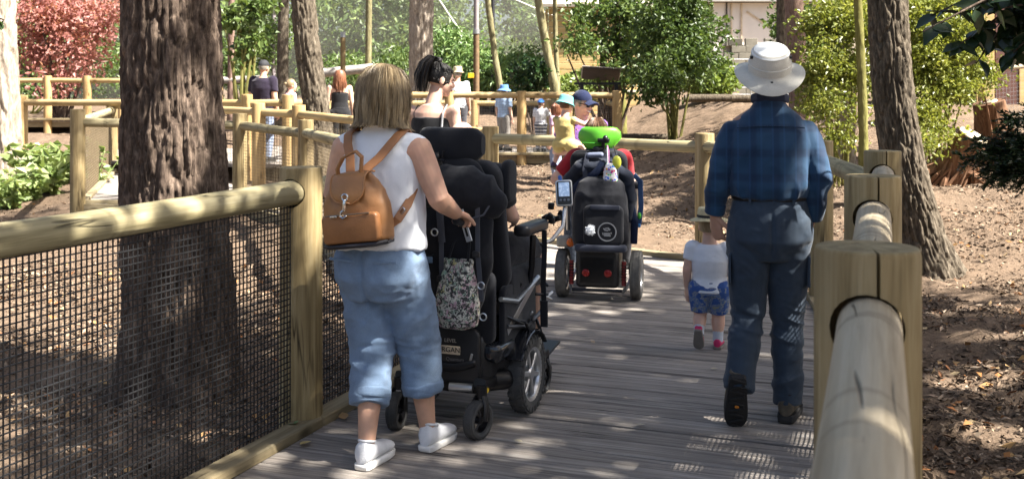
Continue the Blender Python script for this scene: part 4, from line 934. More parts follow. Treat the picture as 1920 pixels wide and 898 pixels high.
def torso(mb, J, h, g=0, sec=None, ref=None, rnd=False):
    ref = ref or (J['shR']-J['shL']); a = J['pel']; w = J['wst']; c = J['cst']; n = J['nkb']
    sec = sec or [(a-V3((0, 0, .03*h)), .088, .072), (a, .097, .076), (w, .083, .064), (c, .096, .072), (n-V3((0, 0, .035*h)), .098, .056), (n, .045, .042)]
    mb.tube([s[0] for s in sec], [(s[1]*h+g, s[2]*h+g) for s in sec], 32, ref=ref, rnd=rnd)
def lerp(a, b, t): return a*(1-t)+b*t
def chain(mb, pts, rad, t0, t1, n=14, g=0, steps=5, rnd='a'):
    """a tapered limb through joints, cut to the share t0..t1 of its length"""
    L = [0]
    for i in range(len(pts)-1): L.append(L[-1]+(pts[i+1]-pts[i]).length)
    T = L[-1]; out = []; rr = []; ks = sorted(set([t0*T, t1*T]+[x for x in np.linspace(t0*T, t1*T, steps*(len(pts)-1))]+[l for l in L if t0*T < l < t1*T]))
    for x in ks:
        i = max(0, min(len(pts)-2, next((k for k in range(len(L)-1) if L[k+1] >= x-1e-9), len(pts)-2))); f = (x-L[i])/max(L[i+1]-L[i], 1e-9)
        out.append(lerp(pts[i], pts[i+1], f)); rr.append(rad(i+f)+g)
    mb.tube(out, rr, n, rnd=rnd)
def arm_r(h, k=1.0):
    tab = [.033, .030, .026, .0245, .017]; return lambda u: k*h*float(np.interp(u, [0, .4, .95, 1.25, 2], tab))
def leg_r(h, k=1.0):
    tab = [.062, .052, .037, .038, .034, .021]; return lambda u: k*h*float(np.interp(u, [0, .4, 1.0, 1.3, 1.5, 2], tab))
def hand(mb, wr, fd, pn, s=1.0, curl=.35, thumb=1, spread=1.0):
    fd = fd.normalized(); pn = (pn-fd*pn.dot(fd)).normalized(); sd = fd.cross(pn)*thumb
    mb.tube([wr-fd*.01*s, wr+fd*.03*s, wr+fd*.07*s, wr+fd*.088*s], [(.024*s, .017*s), (.034*s, .017*s), (.042*s, .015*s), (.038*s, .011*s)], 14, ref=sd, rnd=True)
    for k, (o, L) in enumerate(((.031, .070), (.0105, .078), (-.0105, .073), (-.031, .057))):
        p = wr+fd*(.082-.004*abs(k-1))*s+sd*o*s; a = curl*(.55+.12*k); d = (fd*math.cos(a)+pn*math.sin(a)+sd*(o*2.2*spread)).normalized(); pts = [p-fd*.02*s, p]
        for q in (.45, .32, .25):
            p = p+d*L*s*q; pts.append(p); a += curl*(1.0+.1*k); d = (fd*math.cos(a)+pn*math.sin(a)+sd*(o*2.0*spread)).normalized()
        mb.tube(pts, [.0095*s, .0095*s, .0088*s, .0082*s, .0072*s], 8, rnd=True)
    p = wr+fd*.022*s+sd*.026*s; d = (fd*.75+sd*.62+pn*.35).normalized(); pts = [p]
    for q in (.03, .026, .022): p = p+d*q*s; pts.append(p); d = (d+pn*.3*curl+fd*.2).normalized()
    mb.tube(pts, [.0135*s, .0115*s, .0100*s, .0085*s], 8, rnd=True)
def headM(yaw, pitch=0, roll=0): return (Matrix.Rotation(-R(yaw), 3, 'Z') @ Matrix.Rotation(R(pitch), 3, 'X') @ Matrix.Rotation(R(roll), 3, 'Y'))
def head(mb, c, M, s=1.0, neck=None):
    def e(p, r): mb.ell(c+M @ (V3(p)*s), tuple(q*s for q in r), M, 18, 12)
    e((0, -.012, .018), (.075, .094, .095)); e((0, .030, -.035), (.060, .064, .078)); e((0, .062, -.092), (.026, .028, .024)); e((0, .02, -.078), (.05, .055, .036))
    e((0, .093, -.022), (.011, .018, .022)); e((0, .088, -.002), (.008, .012, .022)); e((0, .084, .022), (.05, .014, .012))
    e((.031, .074, -.028), (.022, .020, .022)); e((-.031, .074, -.028), (.022, .020, .022)); e((0, .084, -.062), (.022, .012, .010))
    for q in (-1, 1): e((q*.077, -.006, -.015), (.009, .020, .031))
    if neck is not None: mb.tube([neck-V3((0, 0, .03*s)), neck, c+M @ V3((0, -.012*s, -.07*s))], [.066*s, .058*s, .054*s], 14, rnd=True)
EYEW = plain('eye_white', (.75, .72, .68), .25); EYED = plain('eye_dark', (.03, .02, .015), .15); LIP = plain('lips', (.42, .16, .14), .45); BROW = plain('brow', (.05, .03, .02), .8)
def face(root, c, M, s=1.0, specs=None, smile=False, brow=BROW):
    for q in (-1, 1):
        if not specs:
            e = MB().ell(c+M @ V3((q*.031*s, .083*s, .002*s)), (.013*s, .009*s, .0075*s), M, 12, 8).build('eye', EYEW, root); MB().ell(c+M @ V3((q*.031*s, .0895*s, .002*s)), (.0062*s, .004*s, .0062*s), M, 10, 6).build('iris', EYED, e)
        MB().tube([c+M @ V3((q*x*s, y*s, z*s)) for x, y, z in ((.014, .093, .021), (.03, .091, .027), (.047, .078, .022))], [.003*s, .0036*s, .0018*s], 6).build('eyebrow', brow, root)
    m = MB()
    if smile:
        m.tube([c+M @ V3((x*s, y*s, z*s)) for x, y, z in ((-.028, .076, -.052), (-.014, .091, -.062), (0, .095, -.065), (.014, .091, -.062), (.028, .076, -.052))], [.003*s, .007*s, .008*s, .007*s, .003*s], 8, rnd=True); m.build('mouth', plain('teeth', (.8, .76, .7), .3), root)
        m = MB().tube([c+M @ V3((x*s, y*s, z*s)) for x, y, z in ((-.03, .074, -.056), (-.014, .092, -.071), (0, .096, -.074), (.014, .092, -.071), (.03, .074, -.056))], .004*s, 6, rnd=True)
    else: m.tube([c+M @ V3((x*s, y*s, z*s)) for x, y, z in ((-.022, .080, -.062), (-.01, .095, -.061), (0, .097, -.062), (.01, .095, -.061), (.022, .080, -.062))], [.003*s, .006*s, .0065*s, .006*s, .003*s], 8, rnd=True)
    m.build('lips', LIP, root)
    if specs:
        g = MB()
        for q in (-1, 1): g.rbox(c+M @ V3((q*.033*s, .099*s, -.001*s)), (.056*s, .042*s, .006*s), .018*s, M @ Matrix.Rotation(R(90), 3, 'X'))
        g.box(c+M @ V3((0, .101*s, .006*s)), (.02*s, .006*s, .006*s), M)
        for q in (-1, 1): g.box(c+M @ V3((q*.07*s, .045*s, .006*s)), (.006*s, .11*s, .008*s), M)
        g.build('sunglasses', plain('dark_lens', (.02, .015, .02), .12), root)
def hairmat(name, c0, c1, c2, rough=.42):
    m, n, b, o = newmat(name); at = N(n, 'ShaderNodeAttribute', attribute_name='rnd'); v = coords(n, (1, 1, .12))
    f = N(n, 'ShaderNodeMath', operation='MULTIPLY_ADD'); n.links.new(noise(n, v, 60, 4), f.inputs[0]); f.inputs[1].default_value = .6; 
    g_ = N(n, 'ShaderNodeMath', operation='MULTIPLY'); n.links.new(at.outputs['Fac'], g_.inputs[0]); g_.inputs[1].default_value = .5; n.links.new(g_.outputs[0], f.inputs[2])
    n.links.new(ramp(n, f.outputs[0], [(.25, c0), (.5, c1), (.85, c2)]), b.inputs['Base Color']); b.inputs['Roughness'].default_value = rough; b.inputs['Specular IOR Level'].default_value = .4
    bump(n, b, noise(n, v, 140, 3), .5, .004); return m
H_BLONDE = hairmat('blonde_hair', (.085, .055, .027), (.225, .16, .085), (.40, .315, .195)); H_BLACK = hairmat('black_hair', (.006, .005, .005), (.012, .010, .009), (.03, .025, .022), .55)
H_BROWN = hairmat('brown_hair', (.05, .025, .014), (.12, .06, .032), (.24, .13, .07)); H_AUB = hairmat('auburn_hair', (.08, .03, .015), (.19, .075, .038), (.34, .15, .08)); H_GREY = hairmat('grey_hair', (.12, .10, .09), (.22, .19, .16), (.36, .33, .29))
def strands(mb, c, M, s, n, prof, face_gap=50, seed=1, r=.0035, yk=1.1, y0=-.012, jit=.05, wave=.004, length=(.9, 1.0), clump=0):
    """hair falling from the crown: prof is a list of (height, radius) from the crown down"""
    rs = random.Random(seed); zs = [p[0] for p in prof]; rd = [p[1] for p in prof]; cur = None
    for k in range(n):
        if clump:
            if k % clump == 0: cur = (rs.uniform(face_gap, 360-face_gap), rs.uniform(-jit, jit*.5), rs.uniform(0, 6), rs.uniform(*length), rs.uniform(-.22, .22), rs.random())
            th = R(cur[0]+rs.gauss(0, 3.2)); j = 1+cur[1]+rs.gauss(0, .012); ph = cur[2]; tl = min(1.0, cur[3]+rs.uniform(-.05, .03)); tw = cur[4]-(th-R(cur[0]))*.55
        else: th = R(rs.uniform(face_gap, 360-face_gap)); j = 1+rs.uniform(-jit, jit*.4); ph = rs.uniform(0, 6); tl = rs.uniform(*length); tw = rs.uniform(-.12, .12)
        pts = []; m = 14
        for i in range(m+1):
            t = i/m*tl*(len(prof)-1); a = min(int(t), len(prof)-2); f = t-a; z = zs[a]*(1-f)+zs[a+1]*f; q = (rd[a]*(1-f)+rd[a+1]*f)*j+wave*math.sin(ph+t*1.3)
            tt = th+tw*t/len(prof); pts.append(c+M @ V3((math.sin(tt)*q*s, (math.cos(tt)*q*yk+y0)*s, z*s)))
        mb.tube(pts, [r*s*(.6 if i == 0 else 1 if i < m-2 else .5) for i in range(m+1)], 4, r=(.65*cur[5]+.35*rs.random()) if clump else rs.random())
def cap_hair(c, M, s, low=-.05, k=1.06, front=.045):
    """short hair hugging the skull, open at the face"""
    mb = MB(); prof = []
    n = 22; rings = []
    for i in range(9):
        a = R(90-i*(90+35)/8); rr = math.cos(a); zz = math.sin(a)
        ring = []
        for j in range(n):
            t = 2*math.pi*j/n; x = .075*k*rr*math.sin(t); y = -.012+.096*k*rr*math.cos(t); z = .018+.098*k*zz
            if y > front and z < .07: y = front-.01+(y-front)*.1; x *= 1.0
            if z < low: z = low
            ring.append(c+M @ (V3((x, y, z))*s))
        rings.append(ring)
    return mb.loft(rings)
def shoe(root, name, M4, L, w, sole_m, up_m, sole=.03, hk=1.0):
    k = L/.27; kw = w/.095
    st = [(-.075, .024, .066), (-.066, .033, .086), (-.035, .037, .084), (.005, .039, .074), (.045, .0425, .062), (.085, .046, .052), (.12, .047, .046), (.15, .044, .040), (.172, .034, .032), (.186, .018, .022)]
    rings = []
    for y, ww, h in st:
        ring = []
        for j in range(14):
            a = 2*math.pi*j/14; ca, sa = math.cos(a), math.sin(a); x = math.copysign(abs(ca)**.8, ca)*ww*kw; z = sole+(h*hk*(.5+.5*math.copysign(abs(sa)**.75, sa)))*k
            x *= 1-.25*max(0, sa); ring.append(M4 @ V3((x, y*k, z)))
        rings.append(ring)
    o = MB().loft(rings).build(name, up_m, root, True, 60)
    rings = []
    for zz, gr in ((0, -.004), (.004, 0), (sole*.9, .0015), (sole+.003, -.002)):
        ring = []
        for i in range(len(st)): y, ww, h = st[i]; ring.append(M4 @ V3(((ww+gr)*kw, (y+gr*np.sign(y))*k, zz)))
        for i in range(len(st)-1, -1, -1): y, ww, h = st[i]; ring.append(M4 @ V3((-(ww+gr)*kw, (y+gr*np.sign(y))*k, zz)))
        rings.append(ring)
    MB().loft(rings).build('sole', sole_m, o, True, 40); return o
def foot_M(p, yaw, pitch=0, z=0): return Matrix.Translation(V3((p[0], p[1], z))) @ Matrix.Rotation(-R(yaw), 4, 'Z') @ Matrix.Rotation(-R(pitch), 4, 'X')
SKIN = skin('fair_skin', (.60, .36, .25)); SKIN2 = skin('light_skin', (.66, .43, .33)); SKIN3 = skin('tanned_skin', (.50, .29, .20))
WSOLE = plain('white_sole', (.75, .74, .72), .6); DSOLE = plain('dark_sole', (.03, .03, .03), .8)
def hat_brim(c, M, s, rb, rc, hc, mat, root, name='hat', droop=.02, wav=.01, tilt=0, top=.93):
    """brimmed hat: crown and brim in one piece"""
    rings = []; n = 40
    for rr, z in ((rb*.97, -droop-.003), (rb, -droop), (rb*.985, -droop+.005), (rb*.8, -droop*.45+.004), (rc*1.06, .004), (rc*1.02, .018), (rc*.99, hc*.5), (rc*top, hc*.9), (rc*(top-.05), hc*.985), (rc*top*.75, hc*1.0), (rc*.3, hc*.985)):
        ring = []
        for j in range(n):
            t = 2*math.pi*j/n; q = 1+.0; zz = z+(wav*math.cos(2*t) if rr > rc*1.1 else 0)*((rr-rc)/(rb-rc) if rb > rc else 0); ring.append(c+M @ V3((rr*math.sin(t)*s, rr*1.12*math.cos(t)*s, zz*s)))
        rings.append(ring)
    inner = [c+M @ V3((rc*.9*math.sin(2*math.pi*j/n)*s, rc*1.0*math.cos(2*math.pi*j/n)*s, 0)) for j in range(n)]
    return MB().loft([inner]+rings).build(name, mat, root, True, 70)
def ball_cap(c, M, s, mat, root, peak=None, r=.083):
    rings = []; n = 28
    for i in range(8):
        a = R(i*88/7); rings.append([c+M @ V3((r*math.cos(a)*math.sin(2*math.pi*j/n)*s, (-.01+r*1.2*math.cos(a)*math.cos(2*math.pi*j/n))*s, (.035+.09*math.sin(a))*s)) for j in range(n)])
    o = MB().loft(rings).build('cap', mat, root); rings = []
    for i in range(6):
        t = i/5; ring = []
        for j in range(11):
            u = j/10*2-1; ring.append(c+M @ V3((u*.075*s, (.07+(.02+t*.075)*(1-.35*u*u))*s, (.045-.012*t-.03*u*u)*s)))
        rings.append(ring)
    m = MB(); top = rings; bot = [[p-M @ V3((0, 0, .006*s)) for p in q] for q in rings]
    m.loft(top, caps=False, closed=False); m.loft([q[::-1] for q in bot], caps=False, closed=False); m.loft([top[-1], bot[-1]], caps=False, closed=False); m.build('peak', peak or mat, o); return o
def figure(label, loc, heading, h, top, bottom, skinm=SKIN2, hair=None, J=None, voxel=.011, yaw=0, pitch=0, sleeve=.45, tlow=None, shoes=(DSOLE, DSOLE), legcut=1.0, hands=True, wr=True, headk=1.0, group='visitors on the boardwalk', wide=1.0, cat='person', fat=1.0, armk=1.0, legk=1.0, curl=.5, armgrow=.010, leggrow=.014, cami=False, z0=0):
    """a clothed figure; top and bottom are materials"""
    root = thing('person', loc, label, cat, group, heading); J0 = joints(h)
    if J: J0.update({k: V3(v) for k, v in J.items()})
    J = J0; M = headM(yaw, pitch); hs = headk*h/1.7
    body = MB(); torso(body, J, h*fat)
    for s in 'LR':
        body.tube([J['cst']*.2+J['sh'+s]*.8, J['sh'+s]], [.036*h, .033*h], 12, rnd=True)
        chain(body, [J['sh'+s], J['el'+s], J['wr'+s]], arm_r(h, armk), 0, 1); chain(body, [J['hp'+s], J['kn'+s], J['an'+s]], leg_r(h, legk), 0, 1)
        if hands:
            d = (J['wr'+s]-J['el'+s]).normalized(); hand(body, J['wr'+s], d, V3((-1 if s == 'R' else 1, .3, .2)), hs*1.0, curl, -1 if s == 'R' else 1)
    head(body, J['hed'], M, hs, J['nkb'])
    rebuild('body', body, skinm, root, voxel, 2)
    t = MB(); g = .012*h/1.7*wide
    if not cami:
        lo = tlow if tlow is not None else J['pel'].z-.02*h
        a = J['pel'].copy(); a.z = lo
        torso(t, J, h*fat, g, [(a, .100, .080), (lerp(a, J['wst'], .5), .094, .073), (J['wst'], .088, .068), (J['cst'], .100, .074), (J['nkb']-V3((0, 0, .03*h)), .096, .056), (J['nkb']-V3((0, 0, .002*h)), .05, .044)])
        for s in 'LR':
            t.tube([J['cst']*.2+J['sh'+s]*.8, J['sh'+s]], [.04*h, .040*h], 12, rnd=True)
            if sleeve: chain(t, [J['sh'+s], J['el'+s], J['wr'+s]], arm_r(h, armk*1.08), 0, sleeve, g=armgrow)
        rebuild('shirt', t, top, root, voxel, 2, wrinkle(.005*h/1.7, seed=int(loc[0]*100) % 97) if wr else None)
    b = MB(); torso(b, J, h*fat, leggrow*.6, [(J['pel']-V3((0, 0, .035*h)), .090, .076), (J['pel'], .099, .079), (lerp(J['pel'], J['wst'], .6), .090, .070)])
    for s in 'LR': chain(b, [J['hp'+s], J['kn'+s], J['an'+s]], leg_r(h, legk*1.08), 0, legcut, g=leggrow)
    rebuild('trousers', b, bottom, root, voxel, 2, wrinkle(.005*h/1.7, seed=3) if wr else None)
    if shoes:
        for s in 'LR':
            if J['an'+s].z < .2*h: shoe(root, 'shoe', foot_M((J['an'+s].x, J['an'+s].y), 6 if s == 'R' else -6, 0, J['an'+s].z-.045*h), .155*h, .055*h, shoes[0], shoes[1], .018*h, .9)
    return root, J, M, hs
# ---------------------------------------------------------------- woman with the tan backpack
LINEN = fabric('blue_linen', (.17, .255, .39), .9, 420, .9, .25, (.42, .55, .75)); COTTON = fabric('white_cotton', (.74, .76, .80), .9, 600, .2, .05)
TAN = plain('tan_leather', (.36, .17, .065), .42, 0, .2, 7, .25, 120, spec=.45); TAN2 = plain('tan_leather_dark', (.29, .125, .045), .42, 0, .2, 7, .25, 120); NAVYL = plain('dark_leather', (.018, .016, .02), .5)
STEEL = plain('polished_steel', (.62, .62, .62), .22, 1.0, .08)
def woman():
    h = 1.66; root = thing('person', (-.54, 4.60, 0), 'blonde woman in a sleeveless white top and cropped blue linen trousers pushing a wheelchair', 'person', heading=20.5)
    J = joints(h)
    J.update({k: V3(v) for k, v in dict(pel=(-.03, .0, .88), wst=(-.035, .02, 1.03), cst=(-.04, .035, 1.21), nkb=(-.05, .05, 1.40), hed=(-.05, .075, 1.545),
        shR=(.135, .035, 1.325), elR=(.238, .02, 1.115), wrR=(.232, .215, 1.035), shL=(-.225, .035, 1.325), elL=(-.30, .06, 1.10), wrL=(-.10, .26, 1.035),
        hpR=(.055, 0, .85), knR=(.085, .13, .47), anR=(.125, .145, .10), hpL=(-.115, 0, .85), knL=(-.075, .02, .47), anL=(-.02, -.145, .10)).items()})
    M = headM(3, -6); body = MB(); torso(body, J, h, .0, [(V3((-.03, 0, .86)), .10, .08), (J['pel'], .11, .085), (J['wst'], .095, .07), (J['cst'], .098, .07), (V3((-.045, .04, 1.36)), .085, .045), (J['nkb'], .04, .04)])
    for s in 'LR':
        body.tube([J['cst']*.15+J['sh'+s]*.85, J['sh'+s]], [.06, .058], 14, rnd=True)
        chain(body, [J['sh'+s], J['el'+s], J['wr'+s]], (lambda u: float(np.interp(u, [0, .35, .95, 1.25, 2], [.058, .056, .046, .045, .029]))), 0, 1, 16)
        chain(body, [J['hp'+s], J['kn'+s], J['an'+s]], (lambda u: float(np.interp(u, [0, .5, 1, 1.35, 1.7, 2], [.1, .09, .06, .062, .045, .036]))), 0, 1, 16)
        hand(body, J['wr'+s], V3((-.08, 1, -.22)), V3((0, -.2, -1)), 1.0, 1.05, -1 if s == 'R' else 1, .6)
    head(body, J['hed'], M, 1.0, J['nkb'])
    rebuild('body', body, SKIN, root, .0046, 2)
    # trousers
    t = MB(); torso(t, J, 1.0, 0, [(V3((-.03, -.01, .70)), .15, .12), (V3((-.03, -.015, .78)), .192, .160), (V3((-.03, -.012, .86)), .196, .155), (V3((-.032, 0, .94)), .182, .135), (V3((-.033, .01, .97)), .178, .128)])
    for s in 'LR': chain(t, [J['hp'+s], J['kn'+s], J['an'+s]], (lambda u: float(np.interp(u, [0, .4, 1.0, 1.35, 1.7], [.116, .110, .093, .084, .082]))), 0, .80, 22)
    def wr(co, no):
        z = co[:, 2]; d = wrinkle(.008, (8, 8, 11), 5)(co, no)-co
        # diagonal pull folds at the seat, cross folds at the knees
        f1 = fold(co, (5, 5, 12), 8, -.9)*.007*np.exp(-((z-.64)/.13)**2); f2 = fold(co, (4, 4, 17), 4, .3)*.0075*np.exp(-((z-.43)/.10)**2)
        f3 = fold(co, (5, 5, 20), 14, -.4)*.005*np.exp(-((z-.29)/.05)**2)
        cl = -.010*np.exp(-((co[:, 0]+.03+.05*(z-.8))/.012)**2)*(co[:, 1] < 0)*np.clip((z-.58)/.1, 0, 1)*np.clip((.95-z)/.06, 0, 1)
        return co+d+no*(f1+f2+f3+cl)[:, None]
    tr = rebuild('trousers', t, LINEN, root, .0065, 7, wr)
    for s in 'LR':   # turned hems and back pockets
        a = lerp(J['kn'+s], J['an'+s], .52); d = (J['an'+s]-J['kn'+s]).normalized(); mb = MB()
        mb.tube([a-d*.028, a-d*.02, a+d*.010, a+d*.016], [.0865, .089, .089, .085], 28); 
        rebuild('hem', mb, LINEN, tr, .007, 2, wrinkle(.005, (9, 9, 16), 9))
    for px in (-.125, .07): MB().rbox((px, -.166, .865), (.12, .012, .008), .004, Matrix.Rotation(R(90), 3, 'X') @ Matrix.Rotation(R(4 if px > 0 else -4), 3, 'Z')).build('pocket_welt', LINEN, tr)
    # sleeveless top
    t = MB(); torso(t, J, 1.0, 0, [(V3((-.032, 0, .90)), .206, .160), (V3((-.034, .005, .96)), .199, .152), (V3((-.036, .02, 1.08)), .192, .138), (V3((-.042, .035, 1.22)), .190, .128), (V3((-.045, .04, 1.29)), .182, .112), (V3((-.046, .042, 1.35)), .150, .088), (V3((-.047, .045, 1.395)), .095, .068), (V3((-.048, .048, 1.43)), .062, .058)])
    for s in 'LR': t.tube([lerp(J['nkb'], J['sh'+s], .5)-V3((0, 0, .03)), lerp(J['nkb'], J['sh'+s], .93)-V3((0, 0, .01))], [(.07, .062), (.05, .066)], 16, ref=(0, 1, 0), rnd=True)
    def wt(co, no):
        z = co[:, 2]; d = wrinkle(.008, (6, 6, 4.5), 15)(co, no)-co; f = fold(co, (14, 14, 3), 3)*.006*np.clip((1.02-z)/.12, 0, 1)+fold(co, (5, 5, 9), 6, 1.0)*.006*np.exp(-((z-1.14)/.13)**2)
        return co+d+no*f[:, None]
    tp = rebuild('sleeveless_top', t, COTTON, root, .0065, 2, wt)
    MB().ell((-.05, -.0215, 1.395), (.0085, .004, .021), Matrix.Rotation(R(-22), 3, 'X'), 14, 8).build('keyhole_opening', SKIN, tp)
    MB().tube([(-.13, .0, 1.432), (-.1, -.015, 1.428), (-.05, -.022, 1.425), (0, -.015, 1.428), (.03, .0, 1.432)], .007, 8, rnd=True).build('neckband', COTTON, tp)
    # hair
    c = J['hed']; hr = MB(); prof = [(.150, .006), (.146, .035), (.125, .072), (.085, .098), (.04, .110), (-.01, .114), (-.06, .113), (-.10, .108), (-.128, .116), (-.140, .136)]
    hr.lathe([(r*.945, z) for z, r in prof[::-1][1:]], 30, M @ Matrix.Diagonal((1, 1.1, 1)), c+M @ V3((0, -.014, 0)))
    strands(hr, c, M, 1.0, 3200, prof, 40, 3, .0014, 1.1, -.014, .075, .005, (.84, 1.0), 14); strands(hr, c, M, 1.0, 60, [(z, r*1.06) for z, r in prof], 40, 8, .0012, 1.1, -.014, .05, .008, (.5, 1.0))
    hr.build('hair', H_BLONDE, root, True, 60)
    # shoes
    wm = plain('white_canvas', (.70, .71, .74), .75, 0, .08, 30, .5, 160)
    for s, p, yw, pt in (('L', (-.018, -.125), 0, 0), ('R', (.135, .175), 4, 0)):
        o = shoe(root, 'shoe', foot_M(p, yw, pt, .002), .262, .1, WSOLE, wm, .026, 1.12)
        MB().tube([V3((p[0]+.03*math.cos(a), p[1]-.018+.045*math.sin(a), .112-.012*math.sin(a))) for a in np.linspace(0, 6.28, 17)], .006, 6, caps=False).build('collar', wm, o)
    return root
WOMAN = woman()
def backpack():
    M0 = (Matrix.Translation(V3((-.54, 4.60, 0))) @ Matrix.Rotation(-R(20.5), 4, 'Z'))
    ctr = M0 @ V3((-.04, -.205, 1.10))
    root = thing('leather_backpack', tuple(ctr), 'tan leather backpack with a metal clasp on the woman\'s back', 'backpack', heading=20.5)
    T = Matrix.Rotation(R(-7), 3, 'Y')*.94   # hangs slightly askew
    X = lambda *p: T @ V3(p)
    # body: bucket narrowing to gathered mouth; local -y faces the camera
    b = MB(); secs = [(-.165, .140, .066), (-.15, .150, .072), (-.08, .150, .070), (0, .145, .066), (.06, .135, .058), (.10, .110, .046), (.125, .085, .036), (.14, .07, .03)]
    b.tube([X(0, .01+.01*(i/7), s[0]) for i, s in enumerate(secs)], [(s[1], s[2]) for s in secs], 40, ref=X(1, 0, 0), rnd=False, pw=3.0)
    def gather(co, no):
        q = (np.array(T.inverted()) @ co.T).T; z = q[:, 2]; a = np.arctan2(q[:, 1], q[:, 0]); m = np.clip((z-.0)/.1, 0, 1)
        return co+no*(np.sin(a*11+2*fbm(co*12, 2, 2))*.008*m+(fbm(co*14, 2, 6)-.5)*.012*(1-m*.4))[:, None]
    rebuild('body', b, TAN, root, .006, 2, gather)
    p = MB().rbox(X(.005, -.062, -.092), (.275, .125, .045), .02, T @ Matrix.Rotation(R(90), 3, 'X'), 4, .012); pk = p.build('front_pocket', TAN2, root)
    MB().tube([X(-.105, -.088, -.031), X(0, -.090, -.031), X(.11, -.086, -.031)], .0035, 6).build('zip', plain('dull_brass', (.22, .16, .11), .4, .6), pk); MB().rbox(X(-.06, -.096, -.035), (.035, .010, .006), .003, T @ Matrix.Rotation(R(90), 3, 'X')).build('zip_pull', STEEL, pk)
    MB().tube([X(-.15, -.03, -.165), X(-.11, -.07, -.168), X(0, -.08, -.168), X(.11, -.07, -.168), X(.15, -.03, -.165), X(.14, .05, -.165), X(-.14, .05, -.165), X(-.15, -.03, -.165)], .010, 8).build('base_trim', NAVYL, root)
    MB().rbox(X(0, -.005, -.166), (.285, .13, .014), .05, T).build('base', NAVYL, root)
    # flap: rounded tongue over the front
    rings = []
    for i in range(9):
        t = i/8; w = .088*(1-.12*t) if t < .6 else .088*math.sqrt(max(0.02, 1-((t-.45)/.56)**2)); y = [.035, .0, -.035, -.056, -.066, -.073, -.078, -.081, -.082][i]; z = [.148, .152, .146, .128, .105, .08, .055, .035, .02][i]
        rings.append([X(w*u, y+.012*u*u, z-.006*u*u) for u in np.linspace(-1, 1, 11)])
    f = MB(); f.loft(rings, caps=False, closed=False); nb = [[q+X(0, .006, -.004) for q in r_] for r_ in rings]; f.loft([r_[::-1] for r_ in nb], caps=False, closed=False)
    edge = [r_[0] for r_ in rings]+rings[-1][1:-1]+[r_[-1] for r_ in rings[::-1]]; f.tube(edge, .0042, 6); f.build('flap', TAN, root)
    # clasp: trigger hook on rings
    cl = MB(); 
    def ringp(cx, cz, r, y): return [X(cx+r*math.sin(a), y, cz+r*math.cos(a)) for a in np.linspace(0, 6.28, 15)]
    cl.tube(ringp(.004, .045, .014, -.092), .004, 8, caps=False); cl.tube([X(.003, -.094, .032), X(0, -.098, .012), X(-.004, -.096, -.008)], [.006, .007, .006], 8, rnd=True)
    cl.tube([X(-.004, -.096, -.008), X(-.02, -.096, -.018), X(-.026, -.096, -.034), X(-.012, -.097, -.045), X(.002, -.096, -.036)], .0045, 8, rnd=True); cl.build('clasp', STEEL, root)
    # straps and carry handle
    def strap(name, pts, w, m=TAN2, th=.004, ref=None): MB().tube(pts, [(w, th)]*len(pts), 10, ref=ref or (1, 0, 0), pw=4).build(name, m, root)
    strap('carry_handle', [X(-.07, .0, .12), X(-.062, -.012, .17), X(-.025, -.02, .215), (.018, -.03, .228), (.045, -.028, .205), X(.055, -.015, .15), X(.052, -.01, .12)], .013, TAN, .005, (0, 1, 0))
    strap('shoulder_strap', [X(-.02, .02, .13), V3((-.075, .09, .195)), V3((-.112, .135, .245)), V3((-.135, .18, .287)), V3((-.14, .245, .312)), V3((-.14, .33, .26))], .020, TAN2, .004, (1, .2, .2))
    strap('shoulder_strap', [X(.02, .02, .13), V3((.062, .09, .195)), V3((.088, .135, .245)), V3((.106, .18, .287)), V3((.112, .245, .312)), V3((.11, .33, .26))], .020, TAN2, .004, (1, .2, -.2))
    strap('lower_strap', [X(.14, .03, -.12), V3((.152, .085, -.06)), V3((.172, .14, .0)), V3((.172, .20, .05)), V3((.15, .28, .09))], .019, TAN2, .004, (.3, 1, .8))
    strap('lower_strap', [X(-.14, .03, -.12), V3((-.17, .08, -.04)), V3((-.19, .15, .02)), V3((-.195, .24, .06))], .019, TAN2, .004, (.3, 1, .8))
    MB().rbox(V3((.16, .105, -.03)), (.045, .02, .010), .006, Matrix.Rotation(R(-50), 3, 'Y') @ Matrix.Rotation(R(80), 3, 'X')).build('strap_slider', STEEL, root)
backpack()
# ---------------------------------------------------------------- man in the sun hat
def plaid():
    m, n, b, o = newmat('blue_plaid'); v = coords(n); sp = N(n, 'ShaderNodeSeparateXYZ'); n.links.new(v, sp.inputs[0])
    def band(out, period, off, lo, hi):
        a = N(n, 'ShaderNodeMath', operation='MULTIPLY_ADD'); a.inputs[1].default_value = 6.2832/period; a.inputs[2].default_value = off; n.links.new(out, a.inputs[0])
        s = N(n, 'ShaderNodeMath', operation='SINE'); n.links.new(a.outputs[0], s.inputs[0]); return ramp(n, s.outputs[0], [(lo, (0, 0, 0)), (hi, (1, 1, 1))])
    c = mix(n, .6, (.012, .046, .10), ramp(n, noise(n, v, 10, 4), [(.3, (.010, .04, .088)), (.7, (.017, .058, .12))]))
    c = mix(n, mix(n, .55, (0, 0, 0), band(sp.outputs[0], .105, .6, .2, .75)), c, (.006, .02, .055)); c = mix(n, mix(n, .5, (0, 0, 0), band(sp.outputs[2], .115, .3, .3, .8)), c, (.005, .016, .048))
    c = mix(n, mix(n, .35, (0, 0, 0), band(sp.outputs[0], .0525, 1.2, .75, .98)), c, (.025, .08, .18))
    n.links.new(c, b.inputs['Base Color']); b.inputs['Roughness'].default_value = .75; b.inputs['Sheen Weight'].default_value = .2; b.inputs['Specular IOR Level'].default_value = .25
    bump(n, b, noise(n, v, 500, 2), .15, .003); return m
PLAID = plaid(); SLATE = fabric('slate_trousers', (.032, .048, .072), .7, 500, .25, .15)
